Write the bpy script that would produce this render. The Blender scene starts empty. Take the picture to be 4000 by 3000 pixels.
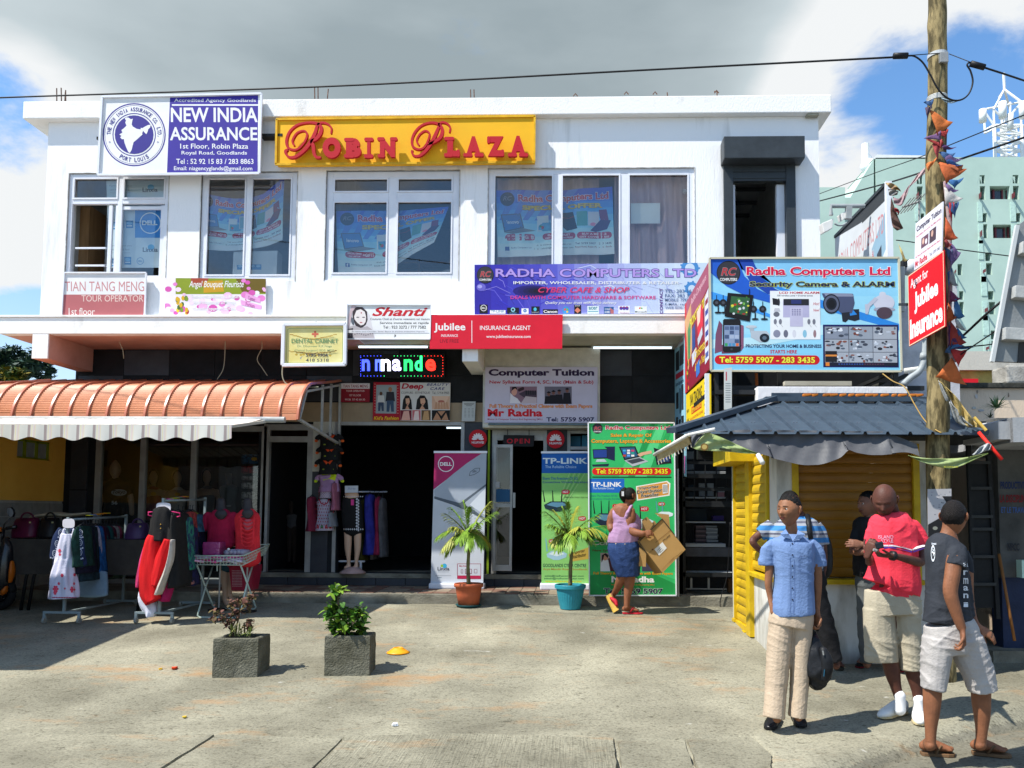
import bpy,math,random
rg=range;en=enumerate
def Zv(z):return Vec((0,0,z))
def lk(nt,a,b):return nt.links.new(a,b)
from math import sin,cos,pi,radians,hypot,atan2,atan,exp,asin,copysign
from random import uniform as uni,choice as rch
from mathutils import Vector as Vec,Matrix,noise
from mathutils.bvhtree import BVHTree
random.seed(7)
sc=bpy.context.scene
COL=sc.collection
F=1714.3;PX,PY=1185.,997.;CZ=1.6
_t=atan(109/1714.3);_s=atan(48/1714.3*cos(_t));_r=.006
cs,sn,ct,st=cos(_s),sin(_s),cos(_t),sin(_t)
FW=(-sn*ct,cs*ct,st);_R0=(cs,sn,0.);_U0=(sn*st,-cs*st,ct)
RT=tuple(cos(_r)*a+sin(_r)*b for a,b in zip(_R0,_U0))
UP=tuple(cos(_r)*b-sin(_r)*a for a,b in zip(_R0,_U0))
cam=bpy.data.cameras.new('camera');camo=bpy.data.objects.new('camera',cam);COL.objects.link(camo)
camo.matrix_world=Matrix(((RT[0],UP[0],-FW[0],0),(RT[1],UP[1],-FW[1],0),(RT[2],UP[2],-FW[2],CZ),(0,0,0,1)))
cam.sensor_width=36;cam.sensor_fit='HORIZONTAL';cam.lens=36*F/2212
cam.shift_x=-(PX-1106)/2212;cam.shift_y=(PY-829.5)/2212
cam.clip_start=.05;cam.clip_end=3000
sc.camera=camo
SUND=Vec((.60,.33,-1.0)).normalized()
sun=bpy.data.lights.new('sun','SUN');sun.energy=5.0;sun.angle=radians(.6);sun.color=(1,.955,.87)
suno=bpy.data.objects.new('sun',sun);COL.objects.link(suno);suno.rotation_euler=SUND.to_track_quat('-Z','Y').to_euler()
suno.location=(-10,-8,20)
sc.view_settings.view_transform='Standard';sc.view_settings.look='None';sc.view_settings.gamma=1;sc.view_settings.use_curve_mapping=False
sc.view_settings.exposure=0.66
world=bpy.data.worlds.new('World');sc.world=world;world.use_nodes=True
wn=world.node_tree;wn.nodes.clear()
def wnode(t,**k):
 n=wn.nodes.new(t)
 for a,b in k.items():setattr(n,a,b)
 return n
def wl(a,b):wn.links.new(a,b)
wo=wnode('ShaderNodeOutputWorld');bg=wnode('ShaderNodeBackground');bg.inputs['Strength'].default_value=.075
sky=wnode('ShaderNodeTexSky');sky.sky_type='NISHITA';sky.sun_disc=False
sky.sun_elevation=asin(-SUND.z);sky.sun_rotation=atan2(-SUND.x,-SUND.y)
sky.air_density=1.0;sky.dust_density=.4;sky.ozone_density=2.5
tc=wnode('ShaderNodeTexCoord')
def _wray(u,v):
 return Vec([RT[i]*(u-PX)/F-UP[i]*(v-PY)/F+FW[i]for i in rg(3)]).normalized()
def wmath(op,a,b=None,c=None,clamp=False):
 n=wnode('ShaderNodeMath',operation=op,use_clamp=clamp)
 for i,x in en((a,b,c)):
  if x is None:continue
  if isinstance(x,(int,float)):n.inputs[i].default_value=x
  else :wl(x,n.inputs[i])
 return n.outputs[0]
def wblob(u,v,rad,amp):
 d=_wray(u,v);n=wnode('ShaderNodeVectorMath',operation='DOT_PRODUCT');wl(tc.outputs['Generated'],n.inputs[0]);n.inputs[1].default_value=d
 m=wnode('ShaderNodeMapRange',interpolation_type='SMOOTHSTEP');wl(n.outputs['Value'],m.inputs[0])
 m.inputs[1].default_value=cos(rad);m.inputs[2].default_value=cos(rad*.15);m.inputs[3].default_value=0;m.inputs[4].default_value=amp
 return m.outputs[0]
mp=wnode('ShaderNodeMapping');wl(tc.outputs['Generated'],mp.inputs[0]);mp.inputs['Scale'].default_value=(1,1,1.9)
n1=wnode('ShaderNodeTexNoise');n1.inputs['Scale'].default_value=4.3;n1.inputs['Detail'].default_value=9;n1.inputs['Roughness'].default_value=.6;n1.inputs['Distortion'].default_value=.25;wl(mp.outputs[0],n1.inputs[0])
cov=wmath('MULTIPLY_ADD',n1.outputs['Fac'],2.0,-.5)
for u,v,r,a in[(850,60,.56,.5),(60,40,.3,.32),(1850,30,.3,.32),(2150,60,.15,.25),(60,560,.20,.45),(0,430,.10,.2),(1920,350,.07,.40),(1830,410,.09,.34),(70,310,.10,-.55),(0,240,.08,-.3),(30,790,.12,-.55),(1950,250,.13,-.4),(2150,290,.16,-.45),(1660,150,.12,.2)]:
 cov=wmath('ADD',cov,wblob(u,v,r,a))
cm=wnode('ShaderNodeMapRange',interpolation_type='SMOOTHSTEP');wl(cov,cm.inputs[0]);cm.inputs[1].default_value=.42;cm.inputs[2].default_value=.80
sz=wnode('ShaderNodeSeparateXYZ');wl(tc.outputs['Generated'],sz.inputs[0]);hz=wnode('ShaderNodeMapRange');wl(sz.outputs[2],hz.inputs[0]);hz.inputs[1].default_value=.32;hz.inputs[2].default_value=.0;hz.inputs[4].default_value=.75
cmx=wmath('MAXIMUM',cm.outputs[0],hz.outputs[0])
mp2=wnode('ShaderNodeMapping');wl(tc.outputs['Generated'],mp2.inputs[0]);mp2.inputs['Scale'].default_value=(1,1,2.6);mp2.inputs['Location'].default_value=(3.3,1,2)
n2=wnode('ShaderNodeTexNoise');n2.inputs['Scale'].default_value=2.2;n2.inputs['Detail'].default_value=6;n2.inputs['Roughness'].default_value=.5;wl(mp2.outputs[0],n2.inputs[0])
dk=n2.outputs['Fac']
for u,v,r,a in[(1250,50,.40,.30),(800,110,.34,.22),(1500,40,.25,.14),(200,60,.25,-.02),(60,560,.24,-.45),(1900,380,.2,-.45),(1750,60,.2,-.12),(2050,60,.25,-.3)]:
 dk=wmath('ADD',dk,wblob(u,v,r,a))
dm=wnode('ShaderNodeValToRGB');wl(dk,dm.inputs[0])
el=dm.color_ramp.elements;el[0].position=.36;el[0].color=(7.6,7.8,7.9,1);el[1].position=.92;el[1].color=(2.9,3.5,3.8,1)
e=el.new(.55);e.color=(4.9,5.6,5.9,1)
mx=wnode('ShaderNodeMix',data_type='RGBA');wl(cmx,mx.inputs['Factor'])
skm=wnode('ShaderNodeMix',data_type='RGBA',blend_type='MULTIPLY');skm.inputs['Factor'].default_value=1;wl(sky.outputs[0],skm.inputs['A']);skm.inputs['B'].default_value=(1.35,1.8,2.05,1)
wl(skm.outputs['Result'],mx.inputs['A']);wl(dm.outputs[0],mx.inputs['B'])
wl(mx.outputs['Result'],bg.inputs['Color']);wl(bg.outputs[0],wo.inputs[0])
CRP=dict(g=(0,0,1.8083),a1=(0,300,.4973),a2=(1000,350,.4973),a3=(1800,600,.4973),a4=(2600,300,.6329),b1=(0,1000,.4973),b2=(1000,1150,.4521),b3=(1800,1150,.4521),b4=(2600,950,.4973),c1=(0,1700,.4973),c2=(1000,1650,.4521),c3=(1800,1650,.4521),c4=(2700,1500,.5877),d1=(700,2200,.4973),d2=(2900,1850,.6931),d3=(0,2400,.6329),d4=(3100,0,.5425),d5=(1400,2400,.7233),e1=(3500,700,.6024),e2=(3100,1250,.4520),e3=(2600,1050,.5427),e4=(3500,1550,.6935),e5=(3100,600,.30136),e6=(0,1900,.42194),e7=(500,2000,.31646),e8=(2640,1700,.45226),f1=(2900,1850,.36166),f2=(3300,1850,.3014),f3=(2300,1850,.3618),f4=(2950,2350,.47468))
def uv(c,x,y):
 o=CRP[c];return((o[0]+x*o[2])/1.8083,(o[1]+y*o[2])/1.8083)
def ray(u,v):return[RT[i]*(u-PX)/F-UP[i]*(v-PY)/F+FW[i]for i in rg(3)]
def P(c,x,y,Y):
 d=ray(*uv(c,x,y));t=Y/d[1];return Vec((d[0]*t,Y,CZ+d[2]*t))
def PXw(c,x,y,X):
 d=ray(*uv(c,x,y));t=X/d[0];return Vec((X,d[1]*t,CZ+d[2]*t))
def PZ(c,x,y,z):
 d=ray(*uv(c,x,y));t=(z-CZ)/d[2];return Vec((d[0]*t,d[1]*t,z))
def gz(Y):return max(0.,min(.33,(Y-6.1)*.0702))
def G(c,x,y):
 d=ray(*uv(c,x,y));Y=8.
 for _ in rg(30):Y=(gz(Y)-CZ)/d[2]*d[1]
 return Vec((d[0]/d[1]*Y,Y,gz(Y)))
def msc(c,Y):return CRP[c][2]*Y/3100.
def lin(h):
 if isinstance(h,str):
  h=h.lstrip('#');h=[int(h[i:i+2],16)for i in(0,2,4)]
  return tuple(((c/255)/12.92 if c/255<=.04045 else((c/255+.055)/1.055)**2.4)for c in h)
 return tuple(h[:3])
MATS={}
def mat(name,col,rough=.65,col2=None,scale=6.,stretch=(1,1,1),contrast=(.35,.65),bump=.15,bscale=40.,metal=0.,spec=.22,detail=5,transl=0,dots=None):
 if name in MATS:return MATS[name]
 m=bpy.data.materials.new(name);m.use_nodes=True;nt=m.node_tree;b=nt.nodes['Principled BSDF']
 c=lin(col);c2=lin(col2)if col2 else tuple(x*.72 for x in c)
 tcn=nt.nodes.new('ShaderNodeTexCoord');mpn=nt.nodes.new('ShaderNodeMapping');mpn.inputs['Scale'].default_value=stretch
 lk(nt,tcn.outputs['Object'],mpn.inputs[0])
 nz=nt.nodes.new('ShaderNodeTexNoise');nz.inputs['Scale'].default_value=scale;nz.inputs['Detail'].default_value=detail;nz.inputs['Roughness'].default_value=.6
 lk(nt,mpn.outputs[0],nz.inputs[0])
 cr=nt.nodes.new('ShaderNodeValToRGB');cr.color_ramp.elements[0].position=contrast[0];cr.color_ramp.elements[1].position=contrast[1]
 cr.color_ramp.elements[0].color=(*c2,1);cr.color_ramp.elements[1].color=(*c,1)
 lk(nt,nz.outputs['Fac'],cr.inputs[0]);lk(nt,cr.outputs[0],b.inputs['Base Color'])
 b.inputs['Roughness'].default_value=rough;b.inputs['Metallic'].default_value=metal;b.inputs['Specular IOR Level'].default_value=spec
 if bump:
  n2=nt.nodes.new('ShaderNodeTexNoise');n2.inputs['Scale'].default_value=bscale;n2.inputs['Detail'].default_value=4
  lk(nt,mpn.outputs[0],n2.inputs[0]);bp=nt.nodes.new('ShaderNodeBump');bp.inputs['Strength'].default_value=bump;bp.inputs['Distance'].default_value=.02
  lk(nt,n2.outputs['Fac'],bp.inputs['Height']);lk(nt,bp.outputs[0],b.inputs['Normal'])
 MATS[name]=m;return m
def ink(h,rough=.6):
 k='ink_'+(h if isinstance(h,str)else '_'.join('%.2f'%x for x in h))
 if k in MATS:return MATS[k]
 c=tuple(min(.82,x*.92+.004)for x in lin(h))
 m=mat(k,c,rough=rough,col2=tuple(x*.86 for x in c),scale=2.5,bump=.03,bscale=6,contrast=(.3,.7));return m
def emis(name,h,s):
 if name in MATS:return MATS[name]
 m=bpy.data.materials.new(name);m.use_nodes=True;b=m.node_tree.nodes['Principled BSDF']
 c=lin(h);b.inputs['Base Color'].default_value=(*c,1);b.inputs['Emission Color'].default_value=(*c,1);b.inputs['Emission Strength'].default_value=s
 MATS[name]=m;return m
def glass(name,tint=(.9,.95,.95),refl=.16,rough=.03):
 if name in MATS:return MATS[name]
 m=bpy.data.materials.new(name);m.use_nodes=True;nt=m.node_tree;nt.nodes.clear()
 o=nt.nodes.new('ShaderNodeOutputMaterial');t=nt.nodes.new('ShaderNodeBsdfTransparent');t.inputs[0].default_value=(*tint,1)
 g=nt.nodes.new('ShaderNodeBsdfGlossy');g.inputs['Roughness'].default_value=rough;g.inputs['Color'].default_value=(1,1,1,1)
 nz=nt.nodes.new('ShaderNodeTexNoise');nz.inputs['Scale'].default_value=3
 lw=nt.nodes.new('ShaderNodeLayerWeight');lw.inputs[0].default_value=.35
 mr=nt.nodes.new('ShaderNodeMapRange');lk(nt,lw.outputs['Fresnel'],mr.inputs[0]);mr.inputs[3].default_value=refl;mr.inputs[4].default_value=.9
 mx=nt.nodes.new('ShaderNodeMixShader');lk(nt,mr.outputs[0],mx.inputs[0]);lk(nt,t.outputs[0],mx.inputs[1]);lk(nt,g.outputs[0],mx.inputs[2])
 bp=nt.nodes.new('ShaderNodeBump');bp.inputs['Strength'].default_value=.04;lk(nt,nz.outputs[0],bp.inputs['Height']);lk(nt,bp.outputs[0],g.inputs['Normal'])
 lk(nt,mx.outputs[0],o.inputs[0]);MATS[name]=m;return m
WLOC={}
def tag(o,label=None,cat=None,group=None,kind=None):
 if label:o['label']=label
 if cat:o['category']=cat
 if group:o['group']=group
 if kind:o['kind']=kind
 return o
def TG(name,label,cat,loc,group=None):
 o=bpy.data.objects.new(name,None);COL.objects.link(o);o.location=loc;o.empty_display_size=.1;WLOC[o.name]=Vec(loc)
 return tag(o,label,cat,group)
def sv(a):return Vec(a)
class MB:
 def __init__(s):s.v=[];s.f=[];s.mi=[];s.m=[];s.cur=0
 def mat(s,m):
  if m not in s.m:s.m.append(m)
  s.cur=s.m.index(m);return s
 def fc(s,idx):s.f.append(idx);s.mi.append(s.cur)
 def pg(s,pts):
  b=len(s.v);s.v+=[tuple(p)for p in pts];s.fc(list(rg(b,b+len(pts))));return s
 def box(s,x0,x1,y0,y1,z0,z1):
  if x0>x1:x0,x1=x1,x0
  if y0>y1:y0,y1=y1,y0
  if z0>z1:z0,z1=z1,z0
  b=len(s.v);s.v+=[(x,y,z)for z in(z0,z1)for y in(y0,y1)for x in(x0,x1)]
  for q in((0,2,3,1),(4,5,7,6),(0,1,5,4),(2,6,7,3),(0,4,6,2),(1,3,7,5)):s.fc([b+i for i in q])
  return s
 def hx(s,q,d):
  b=len(s.v);s.v+=[tuple(p)for p in q]+[tuple(Vec(p)+Vec(d))for p in q];n=len(q)
  s.fc(list(rg(b,b+n)));s.fc(list(rg(b+2*n-1,b+n-1,-1)))
  for i in rg(n):s.fc([b+i,b+(i+1)%n,b+n+(i+1)%n,b+n+i])
  return s
 def bar(s,p0,p1,w,h=None,up=(0,0,1)):
  h=h or w;p0,p1=Vec(p0),Vec(p1);t=(p1-p0).normalized();a=t.cross(Vec(up))
  if a.length<1e-3:a=t.cross(Vec((0,1,0)))
  a.normalize();c=t.cross(a).normalized();a=a*w/2;c=c*h/2
  return s.hx([p0-a-c,p0+a-c,p0+a+c,p0-a+c],p1-p0)
 def tb(s,pts,r,n=8,caps=True):
  pts=[Vec(p)for p in pts];rs=r if isinstance(r,(list,tuple))else[r]*len(pts);b=len(s.v);ref=None
  for i,p in en(pts):
   t=(pts[min(i+1,len(pts)-1)]-pts[max(i-1,0)]).normalized()
   if ref is None:
    ref=t.cross(Zv(1))
    if ref.length<.1:ref=t.cross(Vec((0,1,0)))
   a=(ref-t*ref.dot(t)).normalized();ref=a;c=t.cross(a)
   for k in rg(n):
    g=2*pi*k/n;s.v.append(tuple(p+a*cos(g)*rs[i]+c*sin(g)*rs[i]))
  for i in rg(len(pts)-1):
   for k in rg(n):
    k2=(k+1)%n;s.fc([b+i*n+k,b+i*n+k2,b+(i+1)*n+k2,b+(i+1)*n+k])
  if caps:
   s.fc([b+k for k in rg(n-1,-1,-1)]);s.fc([b+(len(pts)-1)*n+k for k in rg(n)])
  return s
 def lt(s,c,prof,n=24,ax=None):
  b=len(s.v);c=Vec(c)
  for r,z in prof:
   for k in rg(n):
    g=2*pi*k/n;s.v.append((c.x+r*cos(g),c.y+r*sin(g),c.z+z))
  for i in rg(len(prof)-1):
   for k in rg(n):
    k2=(k+1)%n;s.fc([b+i*n+k,b+i*n+k2,b+(i+1)*n+k2,b+(i+1)*n+k])
  if prof[0][0]>0:s.fc([b+k for k in rg(n-1,-1,-1)])
  if prof[-1][0]>0:s.fc([b+(len(prof)-1)*n+k for k in rg(n)])
  return s
 def ring(s,rings,closed_caps=True):
  b=len(s.v);n=len(rings[0])
  for r in rings:s.v+=[tuple(p)for p in r]
  for i in rg(len(rings)-1):
   for k in rg(n):
    k2=(k+1)%n;s.fc([b+i*n+k,b+i*n+k2,b+(i+1)*n+k2,b+(i+1)*n+k])
  if closed_caps:
   s.fc([b+k for k in rg(n-1,-1,-1)]);s.fc([b+(len(rings)-1)*n+k for k in rg(n)])
  return s
 def mk(s,name,parent=None,sm_=False,bv_=0,label=None,cat=None,group=None,kind=None,recalc=True,sub=0):
  me=bpy.data.meshes.new(name)
  if not s.v:s.v=[(0,0,0)]
  xs=[v[0]for v in s.v];ys=[v[1]for v in s.v];zs=[v[2]for v in s.v]
  o0=Vec(((min(xs)+max(xs))/2,(min(ys)+max(ys))/2,min(zs)))
  me.from_pydata([(a-o0.x,b-o0.y,c-o0.z)for a,b,c in s.v],[],s.f)
  for m in s.m:me.materials.append(m)
  for p,i in zip(me.polygons,s.mi):p.material_index=i;p.use_smooth=sm_
  if recalc:
   import bmesh
   bm=bmesh.new();bm.from_mesh(me);bmesh.ops.recalc_face_normals(bm,faces=bm.faces)
   if bv_:
    es=[e for e in bm.edges if len(e.link_faces)==2 and e.calc_face_angle(0)>.6]
    bmesh.ops.bevel(bm,geom=es,offset=bv_,segments=2,affect='EDGES',profile=.6,clamp_overlap=True)
   bm.to_mesh(me);bm.free()
  o=bpy.data.objects.new(name,me);COL.objects.link(o);WLOC[o.name]=o0
  if parent is not None:o.parent=parent;o.location=o0-WLOC[parent.name]
  else :o.location=o0
  if sub:
   md=o.modifiers.new('s','SUBSURF');md.levels=sub;md.render_levels=sub
  return tag(o,label,cat,group,kind)
def Q(m):return MB().mat(m)
def cat_rom(pts,k=4):
 out=[];n=len(pts)
 for i in rg(n-1):
  a,b,c,d=pts[max(i-1,0)],pts[i],pts[i+1],pts[min(i+2,n-1)]
  for j in rg(k):
   t=j/k;out.append(tuple(.5*((2*q)+(-p+r)*t+(2*p-5*q+4*r-s_)*t*t+(-p+3*q-3*r+s_)*t**3)for p,q,r,s_ in zip(a,b,c,d)))
 out.append(tuple(pts[-1]));return out
def lm(mb,pts,side=None,n=16,k=4,expo=2.0,dome=True,wr=0,seed=0):
 """pts: (x,y,z, half width along side, half depth)"""
 q=cat_rom([tuple(p)for p in pts],k);P3=[Vec(p[:3])for p in q];rings=[]
 for i,p in en(P3):
  t=(P3[min(i+1,len(P3)-1)]-P3[max(i-1,0)])
  t=t.normalized()if t.length>1e-6 else Zv(1)
  if side is None:
   a=Vec((0,1,0)).cross(t)
   if a.length<.25:a=Zv(1).cross(t)
  else :
   a=Vec(side);a=a-t*a.dot(t)
  a.normalize();c=t.cross(a).normalized();ra,rb=q[i][3],q[i][4];r=[]
  for j in rg(n):
   g=2*pi*j/n;cg,sg=cos(g),sin(g)
   x=abs(cg)**(2/expo)*(1 if cg>=0 else-1);y=abs(sg)**(2/expo)*(1 if sg>=0 else-1)
   f=1
   if wr:f=1+wr*(sin(g*5+seed+i*.35)+.6*sin(g*9+seed*2-i*.2))
   r.append(p+a*x*ra*f+c*y*rb*f)
  rings.append(r)
 if dome:
  for end in((0,)if dome=='a' else(0,-1)):
   p=P3[end];nb=P3[1 if end==0 else-2];t=(p-nb);t=t.normalized()*min(q[end][3],q[end][4])if t.length>0 else t
   r0=rings[end]
   ex=[[p+(v-p)*f+t*h for v in r0]for f,h in((.86,.45),(.5,.85),(.12,1.))]
   rings=(ex[::-1]+rings)if end==0 else(rings+ex)
 mb.ring(rings);return mb
def L2(c,pts,Y,dr=.8):
 """picture-plane limb: (x,y,full width px[,half depth m or None[,dy]]) -> world pts for lm()"""
 out=[]
 for p in pts:
  x,y,w=p[:3];dy=p[4]if len(p)>4 else 0;Yp=Y+dy;hw=w*msc(c,Yp)/2;d=p[3]if len(p)>3 and p[3]is not None else hw*dr
  out.append((*P(c,x,y,Yp),hw,d))
 return out
def DD(a,b):return[(*p[:4],d)for p,d in zip(a,b)]
def fuse(o,vox=.006,sm_=3,fac=.5,disp=None):
 """merge the overlapping closed shapes of one object into one continuous skin"""
 md=o.modifiers.new('r','REMESH');md.mode='VOXEL';md.voxel_size=vox;md.use_smooth_shade=True
 if sm_:ms=o.modifiers.new('s','SMOOTH');ms.iterations=sm_;ms.factor=fac
 dg=bpy.context.evaluated_depsgraph_get();me=bpy.data.meshes.new_from_object(o.evaluated_get(dg));o.modifiers.clear()
 m0=[m for m in o.data.materials];o.data=me;me.materials.clear()
 for m in m0:me.materials.append(m)
 if disp:
  vs=[v.co.copy()for v in me.vertices];ns=[v.normal.copy()for v in me.vertices]
  for v,c,n in zip(me.vertices,vs,ns):v.co=c+n*disp(c+o.location,n)
  me.update()
 for p in me.polygons:p.use_smooth=1
 return o
def bvh(o):
 me=o.data;off=WLOC[o.name]
 return BVHTree.FromPolygons([v.co+off for v in me.vertices],[list(p.vertices)for p in me.polygons])
_TC={}
def glyphs(s,bold=0.,shear=0.,res=3,sp=1.):
 k=(s,bold,shear,res,sp)
 if k in _TC:return _TC[k]
 cu=bpy.data.curves.new('t','FONT');cu.body=s;cu.offset=bold;cu.shear=shear;cu.resolution_u=res;cu.fill_mode='FRONT';cu.space_character=sp
 o=bpy.data.objects.new('t',cu);COL.objects.link(o);dg=bpy.context.evaluated_depsgraph_get();dg.update()
 me=o.evaluated_get(dg).to_mesh();vs=[(v.co.x,v.co.y)for v in me.vertices];fs=[list(p.vertices)for p in me.polygons]
 o.evaluated_get(dg).to_mesh_clear();bpy.data.objects.remove(o);bpy.data.curves.remove(cu)
 if not vs:vs=[(0,0),(1,0),(0,1)];fs=[]
 x0=min(v[0]for v in vs);x1=max(v[0]for v in vs);y0=min(v[1]for v in vs);y1=max(v[1]for v in vs)
 vs=[((a-x0)/(x1-x0+1e-9),(b-y0)/(y1-y0+1e-9))for a,b in vs];_TC[k]=(vs,fs,(x1-x0)/(y1-y0+1e-9));return _TC[k]
class Sign:
 """a flat printed board: draw on it in the pixel coordinates of the crop it was measured in"""
 def __init__(s,parent,tl,tr,bl,cx=None,pts=None,eps=.00045):
  s.par=parent;s.o,s.ax,s.ay=tl,tr-tl,bl-tl;s.n=(s.ax.cross(s.ay)).normalized()
  if s.n.dot(-tl+Zv(CZ))<0:s.n=-s.n
  s.px=pts or((0,0),(1,0),(0,1));s.art=MB();s.let=MB();s.lay=[];s.eps=eps
  (x0,y0),(x1,y1),(x2,y2)=s.px;a,b,c,d=x1-x0,x2-x0,y1-y0,y2-y0;dt=a*d-b*c;s.inv=(d/dt,-b/dt,-c/dt,a/dt)
 def ab(s,x,y):
  dx,dy=x-s.px[0][0],y-s.px[0][1];i=s.inv;return i[0]*dx+i[1]*dy,i[2]*dx+i[3]*dy
 def w(s,x,y,d=0):
  a,b=s.ab(x,y);return s.o+s.ax*a+s.ay*b+s.n*d
 def _d(s,pts):
  ab=[s.ab(*p)for p in pts];bb=(min(a for a,_ in ab),min(b for _,b in ab),max(a for a,_ in ab),max(b for _,b in ab));l=1
  for q,k in s.lay:
   if q[0]<bb[2]and bb[0]<q[2]and q[1]<bb[3]and bb[1]<q[3]:l=max(l,k+1)
  s.lay.append((bb,l));return l*s.eps
 def bd(s,col,thick=.03,name='board',over=0,m=None):
  mb=Q(m or ink(col));q=[s.o,s.o+s.ax,s.o+s.ax+s.ay,s.o+s.ay];mb.hx(q,-s.n*thick);return mb.mk(name,s.par)
 def pg(s,pts,col,tgt=None,clip=True):
  if clip:pts=s.clip(pts)
  if len(pts)<3:return s
  d=s._d(pts);(tgt or s.art).mat(ink(col)).pg([s.w(x,y,d)for x,y in pts]);return s
 def clip(s,pts):
  ab=[s.ab(*p)for p in pts]
  for ax,lim,sg in((0,0,1),(0,1,-1),(1,0,1),(1,1,-1)):
   out=[]
   for i in rg(len(ab)):
    p,q=ab[i-1],ab[i];ip=(p[ax]-lim)*sg>=-1e-9;iq=(q[ax]-lim)*sg>=-1e-9
    if ip!=iq:
     t=(lim-p[ax])/(q[ax]-p[ax]);out.append((p[0]+(q[0]-p[0])*t,p[1]+(q[1]-p[1])*t))
    if iq:out.append(q)
   ab=out
   if not ab:return[]
  (x0,y0),(x1,y1),(x2,y2)=s.px
  return[(x0+(x1-x0)*a+(x2-x0)*b,y0+(y1-y0)*a+(y2-y0)*b)for a,b in ab]
 def rt(s,x0,y0,x1,y1,col):return s.pg([(x0,y0),(x1,y0),(x1,y1),(x0,y1)],col)
 def el(s,cx,cy,rx,ry,col,n=28,a0=0,a1=360):
  return s.pg([(cx+rx*cos(radians(a0+(a1-a0)*i/n)),cy+ry*sin(radians(a0+(a1-a0)*i/n)))for i in rg(n+(a1-a0!=360))],col)
 def pl(s,x0,y0,x1,y1,col):
  r=abs(y1-y0)/2;cy=(y0+y1)/2
  return s.pg([(x1-r+r*cos(t),cy+r*sin(t))for t in[radians(-90+i*20)for i in rg(10)]]+[(x0+r+r*cos(t),cy+r*sin(t))for t in[radians(90+i*20)for i in rg(10)]],col)
 def ann(s,cx,cy,r0,r1,col,n=40,k=1.):
  d=s._d([(cx-r1,cy-r1*k),(cx+r1,cy+r1*k)]);s.art.mat(ink(col))
  for i in rg(n):
   g0,g1=2*pi*i/n,2*pi*(i+1)/n
   s.art.pg([s.w(cx+r*cos(g),cy+k*r*sin(g),d)for r,g in((r0,g0),(r1,g0),(r1,g1),(r0,g1))])
  return s
 def ln(s,pts,w,col):
  for(x0,y0),(x1,y1)in zip(pts,pts[1:]):
   l=hypot(x1-x0,y1-y0)or 1;nx,ny=-(y1-y0)/l*w/2,(x1-x0)/l*w/2
   s.pg([(x0+nx,y0+ny),(x1+nx,y1+ny),(x1-nx,y1-ny),(x0-nx,y0-ny)],col)
  return s
 def tx(s,t,x0,y0,x1,y1,col,bold=0.,shear=0.,out=None,ow=.02,slope=0.,res=3,sp=1.,rot=0):
  bold*=.72
  if out:s._text(t,x0-(y1-y0)*ow,y0-(y1-y0)*ow,x1+(y1-y0)*ow,y1+(y1-y0)*ow,out,bold+ow*.55,shear,slope,res,sp,rot)
  return s._text(t,x0,y0,x1,y1,col,bold,shear,slope,res,sp,rot)
 def _text(s,t,x0,y0,x1,y1,col,bold,shear,slope,res,sp,rot):
  vs,fs,_=glyphs(t,bold,shear,res,sp)
  if rot==90:pts=[(x0+(x1-x0)*b,y1+(y0-y1)*a)for a,b in vs];pts=[(x1-(x1-x)if 0 else x,y)for x,y in pts];pts=[(x0+(x1-x0)*(1-b),y1-(y1-y0)*a)for a,b in vs]
  else :pts=[(x0+(x1-x0)*a,y1+(y0-y1)*b+slope*(x1-x0)*a)for a,b in vs]
  d=s._d([(x0,y0),(x1,y1),(x1,y1+slope*(x1-x0))]);mb=s.let.mat(ink(col));b=len(mb.v)
  mb.v+=[tuple(s.w(x,y,d))for x,y in pts]
  for f in fs:mb.fc([b+i for i in f])
  return s
 def arctext(s,t,cx,cy,r,hh,a0,a1,col,bold=.02,inner=False,k=1.):
  n=len(t);d=s._d([(cx-r-hh,cy-r-hh),(cx+r+hh,cy+r+hh)]);mb=s.let.mat(ink(col))
  for i,ch in en(t):
   if ch==' ':continue
   vs,fs,asp=glyphs(ch,bold);g=radians(a0+(a1-a0)*(i+.5)/n);h=hh;wd=min(hh*asp,abs(radians(a1-a0))*r/n*.85)
   if ch in '.,*':h=hh*.25;wd=h
   sg=-1 if inner else 1
   tx,ty=-sin(g)*sg,cos(g)*sg;ux,uy=cos(g)*sg,sin(g)*sg
   bx,by=cx+r*cos(g),k*r*sin(g)+cy;b=len(mb.v)
   mb.v+=[tuple(s.w(bx+tx*(a-.5)*wd+ux*(c-.5)*h+(ux*(h-hh)/2),by+ty*(a-.5)*wd+uy*(c-.5)*h,d))for a,c in vs]
   for f in fs:mb.fc([b+j for j in f])
  return s
 def done(s,art='artwork',let='lettering'):
  if s.art.f:s.art.mk(art,s.par,recalc=0)
  if s.let.f:s.let.mk(let,s.par,recalc=0)
def flat(cid,x0,y0,x1,y1,Y):return P(cid,x0,y0,Y),P(cid,x1,y0,Y),P(cid,x0,y1,Y)
def sign(name,label,cat,cid,tl,tr,bl,Y,col,thick=.03,m=None,group=None,Yb=None):
 a,b,c=P(cid,*tl,Y),P(cid,*tr,Y),P(cid,*bl,Yb or Y)
 t=TG(name,label,cat,((a.x+b.x)/2,Y,c.z),group);s=Sign(t,a,b,c,pts=(tl,tr,bl));s.bd(col,thick,m=m);return s
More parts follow.
